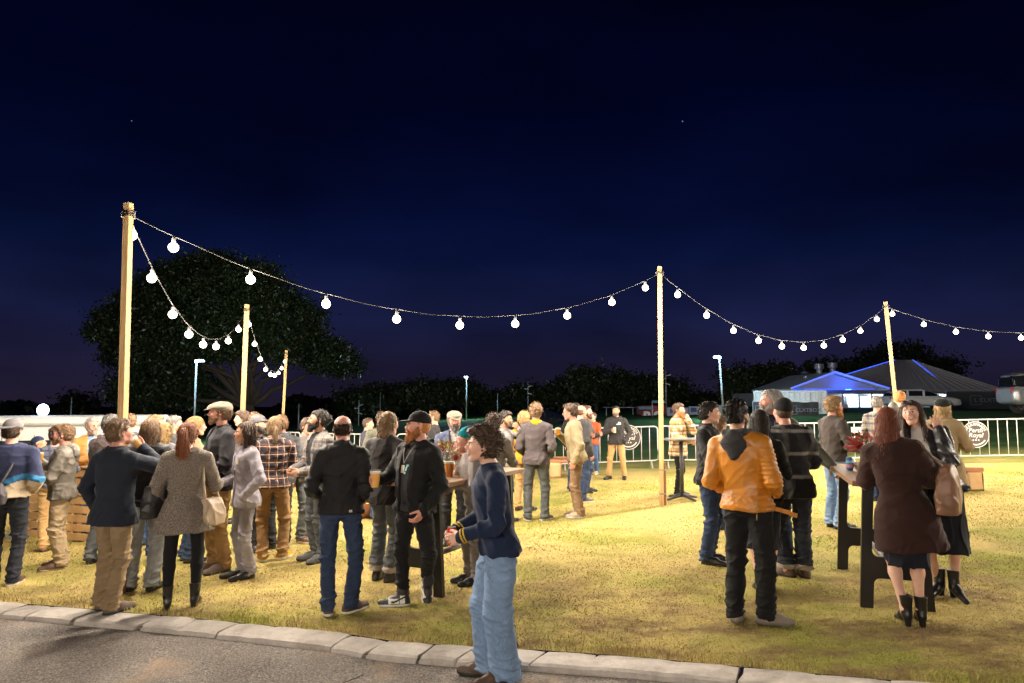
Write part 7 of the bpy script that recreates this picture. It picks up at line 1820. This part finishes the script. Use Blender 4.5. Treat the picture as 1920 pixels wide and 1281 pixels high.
# ---------------------------------------------------------------- bags
def bag(at, rz, size, mat_, strap_to, label, name='handbag', trim=None, taper=.8):
    w_, d_, h_ = size; o = empty(name, tuple(at), rz, label, 'bag')
    v = Vox((-w_ * .62, -d_ * .75, -.02), (w_ * .62, d_ * .75, h_ + .04), .011)
    v.loft([(0, w_ * .46, d_ * .46), (h_ * .25, w_ * .5, d_ * .5), (h_ * .8, w_ * .5 * taper, d_ * .42), (h_, w_ * .5 * taper * .95, d_ * .22)], k=.01, p=3.6)
    v.ripple(folds(9, 30, 30, 30, .006), .008)
    V, Q = v.mesh(); part('bag_body', (V, Q), mat_, o, smooth=True)
    Ri = np.linalg.inv(rot(math.degrees(rz)))
    tp = Ri @ (np.array(strap_to) - np.array(at))
    for s_ in (-1, 1):
        a, e = np.array((s_ * w_ * .36 * taper, 0, h_ * .92)), tp + np.array((s_ * .015, s_ * .045, 0)); P = [a + (e - a) * u + np.array((s_ * .02 * math.sin(u * 3.14), 0, 0)) for u in np.linspace(0, 1, 12)]
        part('strap', tube(P, .011, 6), mat_ if trim is None else trim, o, smooth=True)
        part('buckle', bbox(a, (.03, .05, .03), .006), plain('brass', (.55, .36, .12), .3, .9), o)
    return o
W = WORLD_GRIPS['houndstooth']; R = W['Rz']
sh = W['sh']['l']; bag(np.array((sh[0] - .10, sh[1] + .0, .76)), math.radians(80), (.34, .15, .30), C('bag_black', (.016, .014, .016), .5, 'leather'), sh + (0, 0, .07), 'black shoulder bag hanging left of the houndstooth coat')
sh = W['sh']['r']; bag(np.array((sh[0] + .075, sh[1] + .03, .66)), math.radians(70), (.30, .12, .26), C('bag_beige', (.40, .30, .21), .5, 'leather'), sh + (-.03, 0, .07), 'beige tote bag hanging right of the houndstooth coat', name='tote_bag')
W = WORLD_GRIPS['browncoat']; sh = W['sh']['r']; bag(np.array((sh[0] + .20, sh[1] - .08, .985)), math.radians(50), (.34, .17, .37), C('bag_tan', (.21, .105, .062), .42, 'leather'), sh + (-.02, 0, .07), 'large tan leather bag on the shoulder of the brown coat', trim=C('bag_strap', (.10, .05, .032), .5, 'leather'))
W = WORLD_GRIPS['capman']; T_ = W['T']; bc = T_((.10, .17, 1.02)); bag(np.array(bc) - (0, 0, .14), math.radians(165), (.34, .13, .22), C('bag_nylon', (.05, .045, .05), .6), T_((-.06, .03, 1.50)), 'dark crossbody bag on the back of the navy fleece', name='crossbody_bag')
# loose belt of the leather jacket
W = WORLD_GRIPS['orangejacket']; b = W['body']; s_ = W['s']
pts = [np.array((-.19, .02, .90)), np.array((-.25, .0, .895)), np.array((-.32, .01, .875)), np.array((-.37, .02, .865))]
V, Q = joinl([bbox((pts[i] + pts[i + 1]) / 2 * s_, (np.linalg.norm(pts[i + 1] - pts[i]) * 1.15, .008, .034), .003, rot(0, 0, -9)) for i in range(3)]); link_mesh('loose_belt', V, Q, orange_l, None, b, False)
V, Q = joinl([tube([(-.12 * s_ + .018 * math.cos(a), .165, .90 * s_ + .022 * math.sin(a)) for a in np.linspace(0, 6.28, 13)], .004, 5), tube([(-.12 * s_, .168, .87 * s_), (-.12 * s_, .172, .82 * s_)], .004, 5)]); link_mesh('belt_buckle', V, Q, MAT['brass'], None, b)
# striped cuffs of the navy sweater
W = WORLD_GRIPS['jeansguy']; b = W['body']
Ri = np.linalg.inv(W['Rz']); at_ = np.array(b.location)
for sd in ('r', 'l'):
    pos, t_, f_ = W[sd]; f = Ri @ f_; E = Ri @ (W['el'][sd] - at_); 
    gp = Ri @ (pos - at_); wr_ = E + f * .262 * W['s']
    for k, (off, m_) in enumerate(((-.012, cuff_y), (-.034, cuff_y))):
        c0 = wr_ + f * off; link_mesh('cuff_stripe', *tube([c0 - f * .005, c0 + f * .005], .0505, 14), m_, None, b)
# seams and pockets on the loose jeans
# lanyard of the tweed cap wearer, necklace of the leather woman
W = WORLD_GRIPS['tweedman']
def lanyard(key, m_, zlow, r=.005, name='lanyard', xw=.07):
    b = WORLD_GRIPS[key]['body']; P = []
    pc = 'shirt'
    for u in np.linspace(-1, 1, 15):
        x, z = xw * (1 - abs(abs(u) - .0)) * 0 + xw * u, zlow + (1.46 - zlow) * abs(u) ** 1.1
        try: p, n, *_ = surf(key, pc, x * WORLD_GRIPS[key]['s'], z * WORLD_GRIPS[key]['s'])
        except Exception: continue
        P.append((x * WORLD_GRIPS[key]['s'], p[1] - .010, z * WORLD_GRIPS[key]['s']))
    if len(P) > 3: link_mesh(name, *tube(P, r, 5), m_, None, b)
lanyard('tweedman', black_c, 1.18); lanyard('blackcap', C('lanyard_grey', (.32, .30, .29)), 1.30, .006)
